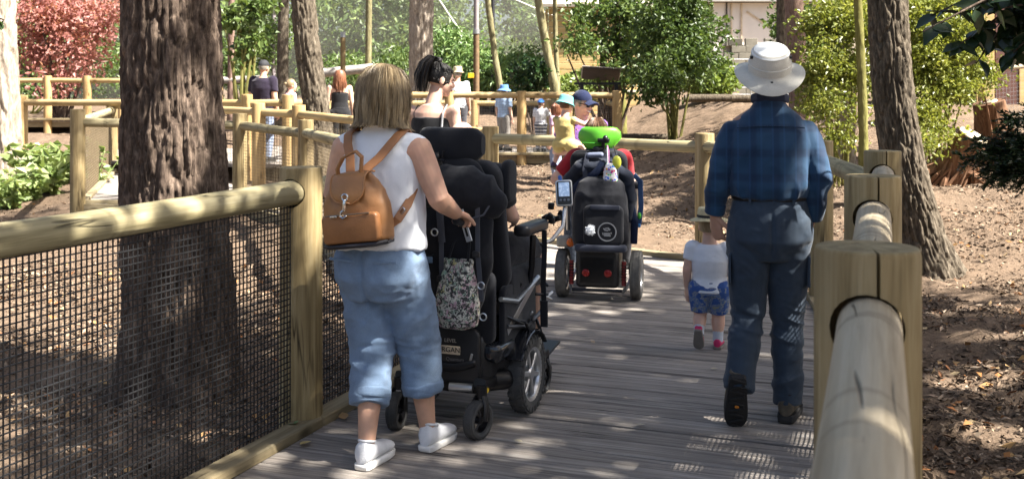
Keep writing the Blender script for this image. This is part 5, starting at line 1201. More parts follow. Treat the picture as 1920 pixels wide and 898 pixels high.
def man():
    h = 1.79; root = thing('person', (1.235, 5.10, 0), 'man in a pale sun hat, blue checked shirt and slate walking trousers', 'person', heading=10)
    J = joints(h); J.update({k: V3(v) for k, v in dict(pel=(0, 0, .95), wst=(0, .0, 1.10), cst=(-.005, .0, 1.30), nkb=(-.005, .02, 1.505), hed=(-.005, .045, 1.63),
        shL=(-.180, 0, 1.388), elL=(-.238, -.02, 1.165), wrL=(-.262, .02, .985), shR=(.170, 0, 1.388), elR=(.222, -.05, 1.17), wrR=(.195, .02, .965),
        hpL=(-.095, 0, .92), knL=(-.105, .015, .50), anL=(-.155, -.14, .205), hpR=(.085, 0, .92), knR=(.08, .055, .49), anR=(.085, .03, .10)).items()})
    M = headM(-2, -4); body = MB(); torso(body, J, h, -.004)
    for s in 'LR':
        body.tube([J['cst']*.2+J['sh'+s]*.7, J['cst']*.15+J['sh'+s]*.8], [.04, .035], 14, rnd=True); chain(body, [J['sh'+s]*.98, J['el'+s], J['wr'+s]], arm_r(h, .68), 0, 1); chain(body, [J['hp'+s], J['kn'+s], J['an'+s]], leg_r(h, .95), 0, 1)
    hand(body, J['wrL'], V3((.12, .10, -1)), V3((.75, .55, 0)), 1.08, .62, 1, 1.3); hand(body, J['wrR'], V3((-.25, .5, -1)), V3((-.8, 0, 0)), 1.0, .3, -1)
    head(body, J['hed'], M, 1.04, J['nkb']); rebuild('body', body, SKIN3, root, .0052, 1)
    # trousers
    t = MB(); torso(t, J, 1.0, 0, [(V3((0, 0, .80)), .13, .11), (V3((0, -.015, .88)), .192, .138), (V3((0, -.010, .96)), .192, .132), (V3((0, 0, 1.06)), .175, .118)])
    for s in 'LR': chain(t, [J['hp'+s], J['kn'+s], J['an'+s]+(V3((0, -.02, -.03)) if s == 'L' else V3((0, 0, -.03)))], (lambda u: float(np.interp(u, [0, .35, .9, 1.0, 1.4, 2], [.112, .103, .079, .076, .072, .065]))), 0, .985, 22)
    def wr(co, no):
        z = co[:, 2]; d = wrinkle(.006, (8, 8, 11), 21)(co, no)-co; k = np.exp(-((z-.47)/.10)**2); f = fold(co, (5, 5, 18), 5, .4)*.008*k+fold(co, (5, 5, 15), 9, -.5)*.007*np.exp(-((z-.22)/.10)**2)+fold(co, (5, 5, 12), 3, .8)*.006*np.exp(-((z-.76)/.09)**2)
        cl = -.012*np.exp(-(co[:, 0]/.010)**2)*(co[:, 1] < 0)*np.clip((z-.76)/.08, 0, 1)*np.clip((1.03-z)/.05, 0, 1)
        return co+d+no*(f+cl)[:, None]
    tr = rebuild('trousers', t, SLATE, root, .006, 2, wr)
    for s in 'LR': MB().rbox(lerp(J['hp'+s], J['kn'+s], .45)+V3((.092 if s == 'R' else -.092, -.03, 0)), (.11, .15, .012), .01, Matrix.Rotation(R(90 if s == 'R' else -90), 3, 'Y') @ Matrix.Rotation(R(90), 3, 'Z')).build('thigh_pocket', SLATE, tr)
    bl = MB(); bl.tube([(0, 0, 1.058), (0, 0, 1.066), (0, 0, 1.088), (0, 0, 1.094)], [(.178, .121), (.184, .127), (.184, .127), (.178, .121)], 48, ref=(1, 0, 0)); bl.build('belt', plain('black_leather', (.012, .011, .011), .45), root)
    for x in (-.1, 0.01, .1): MB().box((x, -.128+abs(x)*.17, 1.075), (.012, .008, .055)).build('belt_loop', SLATE, tr)
    # shirt
    t = MB(); torso(t, J, 1.0, 0, [(V3((0, 0, 1.085)), .188, .134), (V3((0, -.004, 1.125)), .200, .146), (V3((0, 0, 1.20)), .202, .145), (V3((-.003, 0, 1.32)), .208, .142), (V3((-.005, .002, 1.39)), .190, .122), (V3((-.005, .008, 1.45)), .150, .092), (V3((-.005, .014, 1.495)), .090, .072), (V3((-.005, .02, 1.535)), .062, .064)])
    for s in 'LR':
        t.tube([lerp(J['nkb'], J['sh'+s], .4)-V3((0, 0, .04)), J['sh'+s]-V3((0, 0, .008))], [(.07, .055), (.055, .052)], 16, ref=(0, 1, 0), rnd=True)
        chain(t, [J['sh'+s], J['el'+s], J['wr'+s]], (lambda u: float(np.interp(u, [0, .3, .95, 1.3, 1.8, 2], [.050, .060, .055, .053, .047, .044]))), 0, .985, 20)
    def ws(co, no):
        z = co[:, 2]; d = wrinkle(.0065, (6, 6, 6), 31)(co, no)-co; x = co[:, 0]
        f = fold(co, (5, 5, 8), 3, -1.2)*.0075*np.exp(-((z-1.24)/.13)**2)*(np.abs(x) < .2)+fold(co, (13, 13, 4), 13)*.007*np.clip((1.19-z)/.08, 0, 1)*(np.abs(x) < .2)
        f += fold(co, (6, 6, 13), 7, .5)*.008*(np.abs(x) > .2)*np.exp(-((z-1.14)/.15)**2)
        return co+d+no*f[:, None]
    sh = rebuild('shirt', t, PLAID, root, .0062, 5, ws)
    MB().tube([(-.16, -.098, 1.405), (-.08, -.118, 1.412), (0, -.122, 1.413), (.08, -.118, 1.412), (.15, -.098, 1.405)], .0035, 6).build('yoke_seam', PLAID, sh)
    MB().tube([(-.085+.0, .03, 1.54), (-.06, -.035, 1.55), (0, -.055, 1.552), (.06, -.035, 1.55), (.085, .03, 1.54)], [(.022, .006)]*5, 10, ref=(0, 0, 1)).build('collar', plain('navy_collar', (.012, .02, .05), .8), sh)
    d = (J['wrL']-J['elL']).normalized(); MB().tube([J['wrL']-d*.055, J['wrL']-d*.05, J['wrL']-d*.005, J['wrL']], [.047, .050, .0485, .043], 22).build('cuff', PLAID, sh)
    # hair and hat
    c = J['hed']; hm = cap_hair(c, M, 1.04, -.045, 1.05); strands(hm, c, M, 1.04, 160, [(.10, .05), (.04, .085), (-.01, .082), (-.04, .076), (-.052, .07)], 75, 6, .003, 1.15, -.012, .06); hm.build('hair', H_BROWN, root)
    HATM = fabric('stone_canvas', (.55, .53, .47), .9, 300, .3, .08); WHT = fabric('pale_canvas', (.70, .71, .70), .9, 300, .3, .05)
    Mh = headM(-2, 27); hc = c+Mh @ V3((0, -.022, .062))
    o = hat_brim(hc, Mh, 1.0, .166, .098, .112, HATM, root, 'sun_hat', .024, -.020, top=.88)
    MB().lathe([(.100, .012), (.1025, .014), (.1015, .045), (.098, .047)], 40, Mh @ Matrix.Diagonal((1, 1.12, 1)), hc).build('hat_band', HATM, o)
    MB().lathe([(.090, .098), (.086, .103), (.077, .1125), (.03, .114), (.001, .114)], 36, Mh @ Matrix.Diagonal((1, 1.12, 1)), hc).build('crown_top', WHT, o)
    for q in (-1, 1): MB().rbox(hc+Mh @ V3((q*.087, -.03, .084)), (.02, .016, .012), .004, Mh).build('vent', plain('black_vent', (.02, .02, .02), .7), o)
    MB().rbox(hc+Mh @ V3((0, -.121, -.002)), (.012, .014, .006), .003, Mh).build('cord_tab', plain('black_vent', (.02, .02, .02), .7), o)
    # walking shoes
    up = plain('brown_boot', (.10, .08, .055), .8, 0, .3, 30, .4, 120); so = plain('boot_sole', (.018, .017, .017), .85)
    # trailing foot: heel lifted, sole to the camera
    Mp = Matrix.Translation(V3((-.165, -.115, .03))) @ Matrix.Rotation(R(4), 4, 'Z') @ Matrix.Rotation(R(-66), 4, 'X') @ Matrix.Translation(V3((0, -.165, -.005)))
    o = shoe(root, 'walking_shoe', Mp, .295, .108, so, up, .034)
    for i in range(9):
        y = -.065+i*.030; q = MB().box(Mp @ V3((0, y*1.09, -.003)), (.07, .012, .012), Mp.to_3x3() @ Matrix.Rotation(R(18*(-1)**i), 3, 'Z'), .002); q.build('tread_lug', so, o)
    MB().rbox(Mp @ V3((0, .075, -.006)), (.02, .014, .006), .006, Mp.to_3x3()).build('sole_logo', plain('orange_logo', (.65, .22, .02), .6), o)
    o = shoe(root, 'walking_shoe', foot_M((.085, .045), 12, 0, .004), .295, .108, so, up, .034)
    MB().tube([V3((.085+.036*math.cos(a), .02+.05*math.sin(a), .13-.01*math.sin(a))) for a in np.linspace(0, 6.28, 17)], .010, 8, caps=False).build('collar', plain('dark_lining', (.02, .02, .025), .9), o)
man()
# ---------------------------------------------------------------- toddler
def toddler():
    WT = fabric('white_jersey', (.72, .76, .84), .9, 500, .2, .04)
    m, n, b, o = newmat('blue_print'); v = coords(n, (1, .6, 1)); f = noise(n, v, 22, 3); n.links.new(ramp(n, f, [(.42, (.035, .09, .30)), (.5, (.04, .10, .32)), (.53, (.30, .32, .30)), (.57, (.045, .13, .36)), (.66, (.24, .25, .2))]), b.inputs['Base Color']); b.inputs['Roughness'].default_value = .9
    PK = plain('pink_shoe', (.55, .02, .12), .6); PS = plain('grey_sole', (.22, .20, .18), .85)
    J = dict(pel=(0, 0, .37), wst=(0, .01, .44), cst=(0, .0, .55), nkb=(0, .0, .645), hed=(0, .015, .755), shL=(-.10, 0, .615), shR=(.10, 0, .615), elL=(-.135, -.01, .485), wrL=(-.14, .02, .375), elR=(.14, .0, .50), wrR=(.16, .05, .42),
        hpL=(-.05, 0, .365), knL=(-.058, .01, .205), anL=(-.06, -.075, .105), hpR=(.05, 0, .365), knR=(.052, .02, .205), anR=(.05, .01, .055))
    root, J, M, hs = figure('toddler in a white T-shirt, blue printed shorts and pink shoes walking ahead of the man', (1.215, 6.56, 0), 14, .88, WT, m, SKIN2, J=J, voxel=.0055, sleeve=.30, tlow=.345, shoes=None, legcut=.47, headk=1.55, fat=1.25, armk=1.3, legk=1.25, group=None, wide=1.4, leggrow=.009)
    cap_hair(J['hed'], M, hs, -.05, 1.07).build('hair', H_BLONDE, root)
    STR = plain('straw_hat', (.55, .47, .28), .85, 0, .15, 60, .5, 200); hc = J['hed']+V3((0, -.01, .045)); o = hat_brim(hc, M, hs, .15, .094, .085, STR, root, 'straw_hat', .012, .006); MB().lathe([(.094*hs, .004), (.098*hs, .006), (.097*hs, .024), (.093*hs, .026)], 30, Matrix.Diagonal((1, 1.12, 1)), hc).build('hat_band', plain('black_band', (.02, .02, .02), .8), o)
    SOCK = fabric('grey_sock', (.5, .55, .62), .9)
    for s in 'LR': a = J['an'+s]; k = J['kn'+s]; MB().tube([lerp(a, k, -.05), lerp(a, k, .2), lerp(a, k, .42)], [.032, .031, .034], 14).build('sock', SOCK, root)
    Mp = Matrix.Translation(V3((-.062, -.055, .015))) @ Matrix.Rotation(R(-62), 4, 'X') @ Matrix.Translation(V3((0, -.09, 0))); shoe(root, 'shoe', Mp, .148, .066, PS, PK, .016)
    shoe(root, 'shoe', foot_M((.05, .01), 4, 0, .003), .148, .066, PS, PK, .016)
toddler()
# ------------------------------------------------------------------ wheelchairs
BLK = plain('black_plastic', (.014, .014, .016), .38, 0, .2, 20); BLKM = plain('black_metal', (.012, .012, .014), .35, .3); BLKF = fabric('black_fabric', (.011, .012, .016), .85, 400, .3, .2)
BLKG = plain('gloss_black', (.010, .011, .014), .16, 0, .1, coat=.6); RUB = plain('grey_rubber', (.13, .127, .118), .85, 0, .25, 30, .3, 90); RUBD = plain('dark_rubber', (.05, .05, .05), .8, 0, .25, 30, .3, 90)
ALU = plain('aluminium', (.55, .56, .57), .3, .9, .1); NAVYF = fabric('navy_fabric', (.010, .014, .026), .85, 400, .3, .2); YEL = plain('yellow_plastic', (.75, .52, .03), .4)
RX = Matrix.Rotation(R(90), 3, 'X'); RY = Matrix.Rotation(R(90), 3, 'Y')
def text_mesh(name, s, size, M4, mat, parent, ext=.0008, align='CENTER'):
    cu = bpy.data.curves.new('txt', 'FONT'); cu.body = s; cu.size = size; cu.extrude = ext; cu.align_x = align; cu.align_y = 'CENTER'
    ob = bpy.data.objects.new('txt', cu); SC.collection.objects.link(ob); dg = bpy.context.evaluated_depsgraph_get(); me = bpy.data.meshes.new_from_object(ob.evaluated_get(dg)); bpy.data.objects.remove(ob)
    me.materials.clear(); me.materials.append(mat); o = link(name, me, parent); o.matrix_local = M4; return o
def wheel(root, c, r, w, tyre_m, rim_m, spokes=5, knobs=0, name='wheel', yaw=0):
    """axle along local x"""
    wr = bpy.data.objects.new(name, None); COL.objects.link(wr); wr.parent = root; wr.location = c; wr.rotation_euler = (0, 0, -R(yaw)); wr.empty_display_size = .05
    hw = w/2; prof = [(r*.66, -hw*.75), (r*.80, -hw), (r*.93, -hw*.92), (r*.985, -hw*.6), (r, -hw*.2), (r, hw*.2), (r*.985, hw*.6), (r*.93, hw*.92), (r*.80, hw), (r*.66, hw*.75)]
    t = MB().lathe(prof, 44, RY, closed=True)
    if knobs:
        for i in range(knobs):
            a = 2*math.pi*i/knobs
            for s, q in ((-1, 0), (1, .5)):
                b = a+q*2*math.pi/knobs; Mx = Matrix.Rotation(b, 3, 'X'); t.box(Mx @ V3((s*hw*.5, 0, r*.988)), (hw*.72, r*2*math.pi/knobs*.5, r*.05), Mx @ Matrix.Rotation(R(18*s), 3, 'Z'))
                t.box(Mx @ V3((s*hw*.98, 0, r*.90)), (hw*.12, r*2*math.pi/knobs*.5, r*.12), Mx)
    else:
        for s in (-.5, -.17, .17, .5): t.lathe([(r*.992, s*hw*1.4-hw*.07), (r*1.012, s*hw*1.4-hw*.05), (r*1.012, s*hw*1.4+hw*.05), (r*.992, s*hw*1.4+hw*.07)], 40, RY, closed=True)
    t.build('tyre', tyre_m, wr, True, 35)
    m = MB(); m.lathe([(r*.70, -hw*.8), (r*.72, -hw*.85), (r*.62, -hw*.7), (r*.58, -hw*.3), (r*.58, hw*.3), (r*.62, hw*.7), (r*.72, hw*.85), (r*.70, hw*.8)], 36, RY, closed=True)
    m.lathe([(r*.01, -hw*.75), (r*.16, -hw*.72), (r*.2, -hw*.5), (r*.2, hw*.5), (r*.16, hw*.72), (r*.01, hw*.75)], 20, RY)
    for i in range(spokes):
        Mx = Matrix.Rotation(2*math.pi*i/spokes+.3, 3, 'X')
        for s in (-1, 1): m.box(Mx @ V3((s*hw*.45, 0, r*.38)), (hw*.3, r*.13, r*.5), Mx, .004)
    m.build('rim', rim_m, wr, True, 35); return wr
def caster(root, c, r, w, yaw=0, tyre_m=RUBD):
    wheel(root, c, r, w, tyre_m, BLKM, 3, 0, 'caster_wheel', yaw); Mz = Matrix.Rotation(-R(yaw), 3, 'Z'); f = MB(); c = V3(c)
    for s in (-1, 1): f.tube([c+Mz @ V3((s*(w/2+.012), 0, 0)), c+Mz @ V3((s*(w/2+.012), .01, r*.7)), c+Mz @ V3((s*w*.3, .025, r*1.18))], [(.008, .016), (.008, .018), (.01, .022)], 8, ref=Mz @ V3((1, 0, 0)))
    f.tube([c+Mz @ V3((0, .03, r*1.1)), c+Mz @ V3((0, .03, r*1.75))], .024, 14); f.build('caster_fork', BLKM, root)
def chair_one():
    root = thing('power_wheelchair', (-.18, 5.36, 0), 'black power wheelchair with a black headrest pushed by the blonde woman', 'wheelchair', heading=20.5)
    for s in (-1, 1):
        wheel(root, (s*.272, 0, .187), .187, .078, RUBD, ALU, 6, 26, 'drive_wheel'); caster(root, (s*.205, -.475, .086), .086, .058, -6 if s < 0 else 14); caster(root, (s*.232, .36, .075), .075, .05)
        # fender, suspension arm, caster arm
        fd = []
        for a in np.linspace(R(35), R(150), 9): fd.append(V3((s*.272, .215*math.cos(a), .187+.215*math.sin(a))))
        MB().tube(fd, [(.045, .006)]*9, 12, ref=(1, 0, 0), pw=4).build('mudguard', BLKG, root)
        MB().tube([(s*.16, -.1, .2), (s*.19, -.3, .21), (s*.2, -.445, .245)], [(.03, .028), (.028, .026), (.03, .02)], 10, ref=(1, 0, 0), pw=4).build('caster_arm', BLKM, root)
        MB().tube([(s*.2, .1, .17), (s*.225, .25, .19), (s*.232, .39, .2)], [(.025, .022)]*3, 10, ref=(1, 0, 0), pw=4).build('caster_arm', BLKM, root)
        MB().tube([(s*.03, -.40, .2), (s*.14, -.38, .2)], .02, 14).build('motor_lever', ALU, root)
        MB().rbox((s*.19, -.375, .2), (.05, .03, .035), .008).build('release_lever', YEL, root)
        MB().tube([(s*.10, -.28, .2), (s*.22, -.18, .2)], .05, 16, rnd=True).build('motor', BLKM, root)
    sh = MB(); sh.rbox((0, -.12, .30), (.40, .46, .30), .07, None, 5, .05); sh.build('base_shroud', BLK, root)
    MB().rbox((0, -.355, .34), (.34, .26, .03), .04, RX, 4, .012).build('rear_panel', BLK, root)
    MB().tube([(-.19, -.28, .36), (-.14, -.37, .31), (-.05, -.385, .285), (.05, -.385, .285), (.14, -.37, .31), (.19, -.28, .36)], [(.02, .012)]*6, 10, ref=(0, 0, 1)).build('bumper', BLKM, root)
    for s in (-1, 1):
        q = MB(); q.rbox((s*.19, -.22, .355), (.13, .22, .09), .03, Matrix.Rotation(R(s*10), 3, 'Y'), 4, .025); q.build('side_cover', BLKG, root)
        MB().rbox((s*.128, -.374, .335), (.012, .045, .006), .004, Matrix.Rotation(R(s*14), 3, 'Y') @ RX).build('chrome_trim', ALU, root)
    back = Matrix.Translation(V3((0, -.374, .365))) @ Matrix.Rotation(R(90), 4, 'X')
    pl = MB().rbox((0, -.373, .365), (.145, .04, .006), .004, RX).build('name_plate', plain('ivory_plate', (.62, .50, .36), .5), root)
    text_mesh('lettering', 'MORGAN', .034, Matrix.Translation(V3((.0, -.3775, .366))) @ Matrix.Rotation(R(90), 4, 'X'), plain('black_ink', (.01, .01, .01), .6), pl)
    CRM = plain('cream_ink', (.42, .38, .33), .6)
    text_mesh('lettering', 'LEVEL', .024, Matrix.Translation(V3((.022, -.371, .408))) @ Matrix.Rotation(R(90), 4, 'X'), CRM, root); text_mesh('lettering', 'Quantum', .024, Matrix.Translation(V3((.045, -.371, .322))) @ Matrix.Rotation(R(90), 4, 'X'), plain('dim_ink', (.16, .15, .15), .6), root)
    # seat, tilt frame
    MB().rbox((0, .10, .64), (.50, .54, .14), .05, None, 4, .03).build('seat_cushion', BLKF, root)
    MB().box((0, .1, .59), (.44, .46, .03)).build('seat_pan', BLKM, root); MB().box((0, .02, .50), (.30, .30, .14), ch=.02).build('tilt_actuator', BLKM, root)
    for s in (-1, 1):
        MB().box((0, 0, 0), (.025, .52, .045), ch=.004).build('tilt_rail', ALU, root).matrix_local = Matrix.Translation(V3((s*.235, .03, .535))) @ Matrix.Rotation(R(24), 4, 'X')
        MB().box((0, 0, 0), (.035, .46, .03), ch=.004).build('side_rail', BLKM, root).matrix_local = Matrix.Translation(V3((s*.215, .1, .60)))
        MB().tube([(s*.24, .12, .60), (s*.275, .06, .70), (s*.275, .08, .86)], .016, 10).build('armrest_post', BLKM, root)
        MB().rbox((s*.277, .05, .90), (.085, .33, .055), .03, None, 4, .018).build('armrest_pad', plain('black_vinyl', (.018, .018, .021), .38), root)
        MB().tube([(s*.13, .34, .62), (s*.14, .46, .5), (s*.13, .56, .2)], .017, 10).build('legrest_tube', ALU, root); MB().box((s*.12, .62, .16), (.17, .24, .016), Matrix.Rotation(R(8), 3, 'X'), .004).build('footplate', BLKM, root)
        MB().rbox((s*.25, -.2, 1.15), (.20, .13, .045), .05, RY, 4, .018).build('side_support_pad', BLKF, root)
    # backrest
    bk = Matrix.Rotation(R(14), 3, 'X')
    MB().rbox((0, -.23, .93), (.50, .66, .085), .09, bk @ RX, 5, .03).build('backrest', BLKF, root); MB().rbox((0, -.295, .90), (.38, .46, .03), .06, bk @ RX, 4, .01).build('back_shell', BLK, root)
    for s in (-.12, .12): MB().box((s, -.33, .86), (.03, .02, .52), bk, .003).build('back_post', BLKM, root)
    MB().box((.145, -.485, .965), (.030, .008, .15), Matrix.Rotation(R(-18), 3, 'Y'), .002).build('slotted_bracket', ALU, root); MB().box((.145, -.490, .965), (.010, .004, .10), Matrix.Rotation(R(-18), 3, 'Y')).build('bracket_slot', BLKM, root)
    MB().tube([(-.22, -.36, .96), (-.19, -.42, .985), (-.1, -.42, .985), (.1, -.42, .985), (.19, -.42, .985), (.22, -.36, .96)], .015, 12).build('push_bar', BLKM, root)
    for s in (-1, 1): MB().tube([(s*.135, -.36, .92), (s*.14, -.42, .955), (s*.15, -.60, 1.0)], [.016, .018, .018], 12, rnd=True).build('push_handle', BLKF, root)
    # headrest: curved pad on a jointed bracket
    rings = []
    for i in range(13):
        u = i/12*2-1; x = u*.165; y = -.355+.045*u*u; hh = .082*(1-max(0, abs(u)-.72)**2*5.5); ring = []
        for j in range(16):
            a = 2*math.pi*j/16; ca, sa = math.cos(a), math.sin(a); ring.append(V3((x, y+.042*math.copysign(abs(ca)**.7, ca)*(1-.35*max(0, abs(u)-.7)/.3), 1.325+hh*math.copysign(abs(sa)**.7, sa))))
        rings.append(ring)
    MB().loft(rings).build('headrest', BLKF, root)
    hb = MB(); hb.tube([(0, -.33, 1.1), (0, -.41, 1.2), (-.03, -.415, 1.29)], .012, 8); hb.ell((-.03, -.415, 1.27), (.022, .02, .022)); hb.ell((-.05, -.42, 1.24), (.018, .018, .018)); hb.tube([(.0, -.42, 1.255), (.012, -.425, 1.30)], .005, 6); hb.tube([(-.02, -.425, 1.255), (.02, -.425, 1.255)], .006, 6); hb.build('headrest_bracket', BLKM, root)
    # control arm and display
    MB().tube([(.29, .16, .80), (.33, .22, .82), (.36, .30, .88), (.352, .36, .965)], .011, 10).build('swing_arm', ALU, root)
    T = Matrix.Rotation(R(-7), 3, 'Y') @ Matrix.Rotation(R(-12), 3, 'X') @ Matrix.Rotation(R(20), 3, 'Z')
    d = MB().rbox((.345, .37, 1.045), (.088, .138, .024), .014, T @ RX, 4, .006).build('control_display', plain('silver_case', (.62, .62, .60), .3, .3), root)
    MB().rbox(V3((.345, .37, 1.045))+T @ V3((0, -.0125, .0)), (.074, .122, .004), .008, T @ RX).build('bezel', BLK, d)
    m, n, b, o = newmat('lcd_screen'); v = coords(n); c = ramp(n, noise(n, v, 60, 2), [(.45, (.30, .42, .62)), (.6, (.50, .62, .80))]); n.links.new(c, b.inputs['Base Color']); b.inputs['Roughness'].default_value = .15; n.links.new(c, b.inputs['Emission Color']); b.inputs['Emission Strength'].default_value = .12
    MB().rbox(V3((.345, .37, 1.045))+T @ V3((0, -.016, .018)), (.056, .074, .003), .003, T @ RX).build('screen', m, d)
    for i in range(3): MB().rbox(V3((.345, .37, 1.045))+T @ V3((-.02+.02*i, -.0165, -.038)), (.013, .012, .005), .004, T @ RX).build('button', plain('grey_button', (.2, .22, .26), .4), d)
    MB().tube([V3((.345, .37, 1.045))+T @ V3((-.015, 0, .06)), V3((.345, .37, 1.045))+T @ V3((-.018, 0, .085))], .011, 10, rnd=True).build('blue_knob', plain('blue_plastic', (.03, .12, .45), .3), d)
    for k in range(7): a = V3((.30+random.uniform(-.03, .05), .30+random.uniform(-.06, .08), .90+random.uniform(-.05, .09))); MB().rbox(a, (.03, .03, .035), .008, Matrix.Rotation(random.uniform(0, 3), 3, 'Y')).build('clamp', BLKM, root)
    # hanging strap with buckle
    MB().tube([(.32, .12, .88), (.325, .11, .78), (.322, .1, .62), (.325, .1, .52)], [(.014, .003)]*4, 8, ref=(1, 0, 0), pw=4).build('hanging_strap', BLKF, root); MB().tube([(.325, .1, .53), (.327, .1, .40)], [(.021, .008), (.02, .008)], 8, ref=(1, 0, 0), pw=4).build('strap_end', BLKF, root)
    # small metalwork under the seat
    for k in range(10):
        a = V3((.22+random.uniform(-.03, .08), .02+random.uniform(-.1, .3), .48+random.uniform(-.08, .12))); MB().tube([a, a+V3((random.uniform(-.03, .05), random.uniform(-.05, .1), random.uniform(-.07, .05)))], .008, 6, rnd=True).build('bracket', BLKM, root)
    for k in range(6):
        a = V3((.25+random.uniform(-.02, .05), .05+random.uniform(-.1, .25), .50+random.uniform(-.08, .08))); MB().tube([a, a+V3((random.uniform(-.01, .03), random.uniform(-.03, .05), random.uniform(-.03, .03)))], .007, 8, rnd=True).build('bolt', ALU, root)
    for k, (y0, z0) in enumerate(((-.40, .90), (-.39, .80), (-.36, .72))): MB().tube([(-.16+.1*k, y0, z0), (-.05+.06*k, y0-.05, z0-.09), (.08, y0-.02, z0-.03), (.16, y0+.05, z0-.12)], .006, 6).build('cable', BLK, root)
    for s in (-1, 1): MB().rbox((s*.232, -.02, .50), (.30, .46, .03), .04, RY, 4, .01).build('side_skirt', BLKF, root)
    MB().rbox((0, -.30, .56), (.44, .34, .06), .04, RX, 4, .02).build('rear_skirt', BLKF, root)
    # webbing, labels and fittings on the back
    WEB = plain('grey_webbing', (.05, .055, .07), .7)
    for x, z0, z1 in ((-.10, 1.0, .60), (.02, .98, .55), (.20, 1.05, .62)): MB().tube([(x, -.47, z0), (x+.01, -.49, (z0+z1)/2), (x+.015, -.455, z1)], [(.012, .003)]*3, 8, ref=(1, 0, 0), pw=4).build('webbing_strap', WEB, root)
    for x, z in ((-.10, .82), (.205, .84), (.03, .72)): MB().rbox((x, -.50, z), (.034, .028, .012), .006, RX).build('buckle', BLK, root)
    MB().rbox((-.04, -.485, .80), (.045, .03, .004), .003, RX).build('care_label', plain('blue_label', (.10, .16, .24), .6), root)
    for x, z in ((-.14, .90), (.0, .93), (.23, .70), (.10, .52), (.24, .56)): MB().tube([(x+.016*math.sin(a), -.50, z+.016*math.cos(a)) for a in np.linspace(0, 6.28, 13)], .0035, 6, caps=False).build('metal_ring', ALU, root)
    for k in range(4): MB().tube([(.16+.02*k, -.30+.05*k, .55-.03*k), (.25, -.2+.06*k, .50-.02*k), (.27, -.05+.05*k, .44)], .006, 6).build('cable', BLK, root)
    MB().tube([(.24, -.28, .60), (.255, -.1, .56), (.26, .2, .63)], .012, 8).build('frame_tube', ALU, root)
    MB().tube([(.25, -.22, .46), (.27, .0, .42), (.28, .2, .46)], .010, 8).build('frame_tube', plain('gunmetal', (.14, .14, .15), .35, .8), root)
    return root
CH1 = chair_one(); C1M = Matrix.Translation(V3((-.18, 5.36, 0))) @ Matrix.Rotation(-R(20.5), 4, 'Z')
def c1(x, y, z): return tuple(C1M @ V3((x, y, z)))
def soft(root, name, c, r, mat, seed, amp=.012, n=3, vox=.008, M=None):
    b = MB(); b.ell(c, r, M, 24, 16); return rebuild(name, b, mat, root, vox, 2, wrinkle(amp, (9, 9, 9), seed))
# black holdall and coat on the back of the chair
bag = thing('black_bag', c1(.07, -.40, 1.085), 'bulging black rucksack hung on the back of the pushed wheelchair below its headrest', 'bag', heading=20.5)
b_ = MB(); b_.tube([(-.15, .0, .03), (-.05, -.01, .05), (.06, -.02, .04), (.13, -.01, .01), (.165, 0, -.02)], [(.07, .085), (.075, .095), (.08, .105), (.075, .10), (.055, .075)], 22, ref=(0, 1, 0), rnd=True); rebuild('body', b_, BLKF, bag, .007, 2, wrinkle(.009, (8, 8, 8), 33))
b_ = MB(); b_.tube([(-.04, .02, .0), (-.04, .0, -.16), (-.04, .01, -.30), (-.04, .03, -.42)], [(.20, .05), (.215, .06), (.21, .05), (.17, .04)], 22, ref=(1, 0, 0), rnd=True); rebuild('lower_pocket', b_, BLKF, bag, .008, 2, wrinkle(.009, (7, 7, 5), 35))
MB().tube([(-.05, -.09, .08), (-.045, -.10, -.05), (-.04, -.085, -.2)], [(.018, .003)]*3, 8, ref=(1, 0, 0), pw=4).build('strap', plain('grey_webbing', (.05, .055, .07), .7), bag)
MB().tube([(.17, -.03, .05), (.185, -.05, -.02), (.16, -.07, -.07), (.1, -.085, -.09)], .006, 6).build('piping', plain('grey_webbing', (.05, .055, .07), .7), bag)
def floral():
    m, n, b, o = newmat('floral_cloth'); v = coords(n); c = ramp(n, noise(n, v, 9, 3), [(.4, (.52, .52, .46)), (.6, (.60, .58, .52))])
    for i, (s, col, lo, hi) in enumerate(((26, (.25, .36, .28), .53, .57), (30, (.50, .33, .38), .55, .59), (48, (.03, .03, .03), .53, .55), (66, (.03, .035, .035), .55, .57), (24, (.55, .5, .22), .62, .66))):
        vv = coords(n, (1, 1, 1)); mp = vv.node; mp.inputs['Location'].default_value = (3.1*i, 1.7*i, 2.3*i); c = mix(n, ramp(n, noise(n, vv, s, 3, .6, 1.2), [(lo, (0, 0, 0)), (hi, (1, 1, 1))]), c, col)
    n.links.new(c, b.inputs['Base Color']); b.inputs['Roughness'].default_value = .6; bump(n, b, noise(n, v, 30, 3), .4, .01); return m
fb = thing('drawstring_bag', c1(.105, -.475, .64), 'floral patterned drawstring bag hanging behind the pushed wheelchair', 'bag', heading=20.5)
b_ = MB(); b_.tube([(0, 0, .165), (0, 0, .14), (0, 0, .08), (0, 0, -.02), (0, 0, -.09), (.005, 0, -.135), (.005, 0, -.15)], [(.075, .02), (.07, .022), (.088, .045), (.103, .055), (.105, .055), (.085, .045), (.03, .02)], 26, ref=(1, 0, 0), pw=2.6)
def ruck(co, no): a = np.arctan2(co[:, 1], co[:, 0]); m_ = np.clip((co[:, 2]-.05)/.1, 0, 1); return co+no*(np.sin(a*13)*.007*m_+(fbm(co*16, 2, 3)-.5)*.016)[:, None]
rebuild('body', b_, floral(), fb, .005, 2, ruck)
MB().tube([(-.05, 0, .15), (-.03, .02, .24), (.03, .03, .30), (.05, .02, .24), (.05, 0, .15)], .007, 8).build('cord', BLKF, fb)
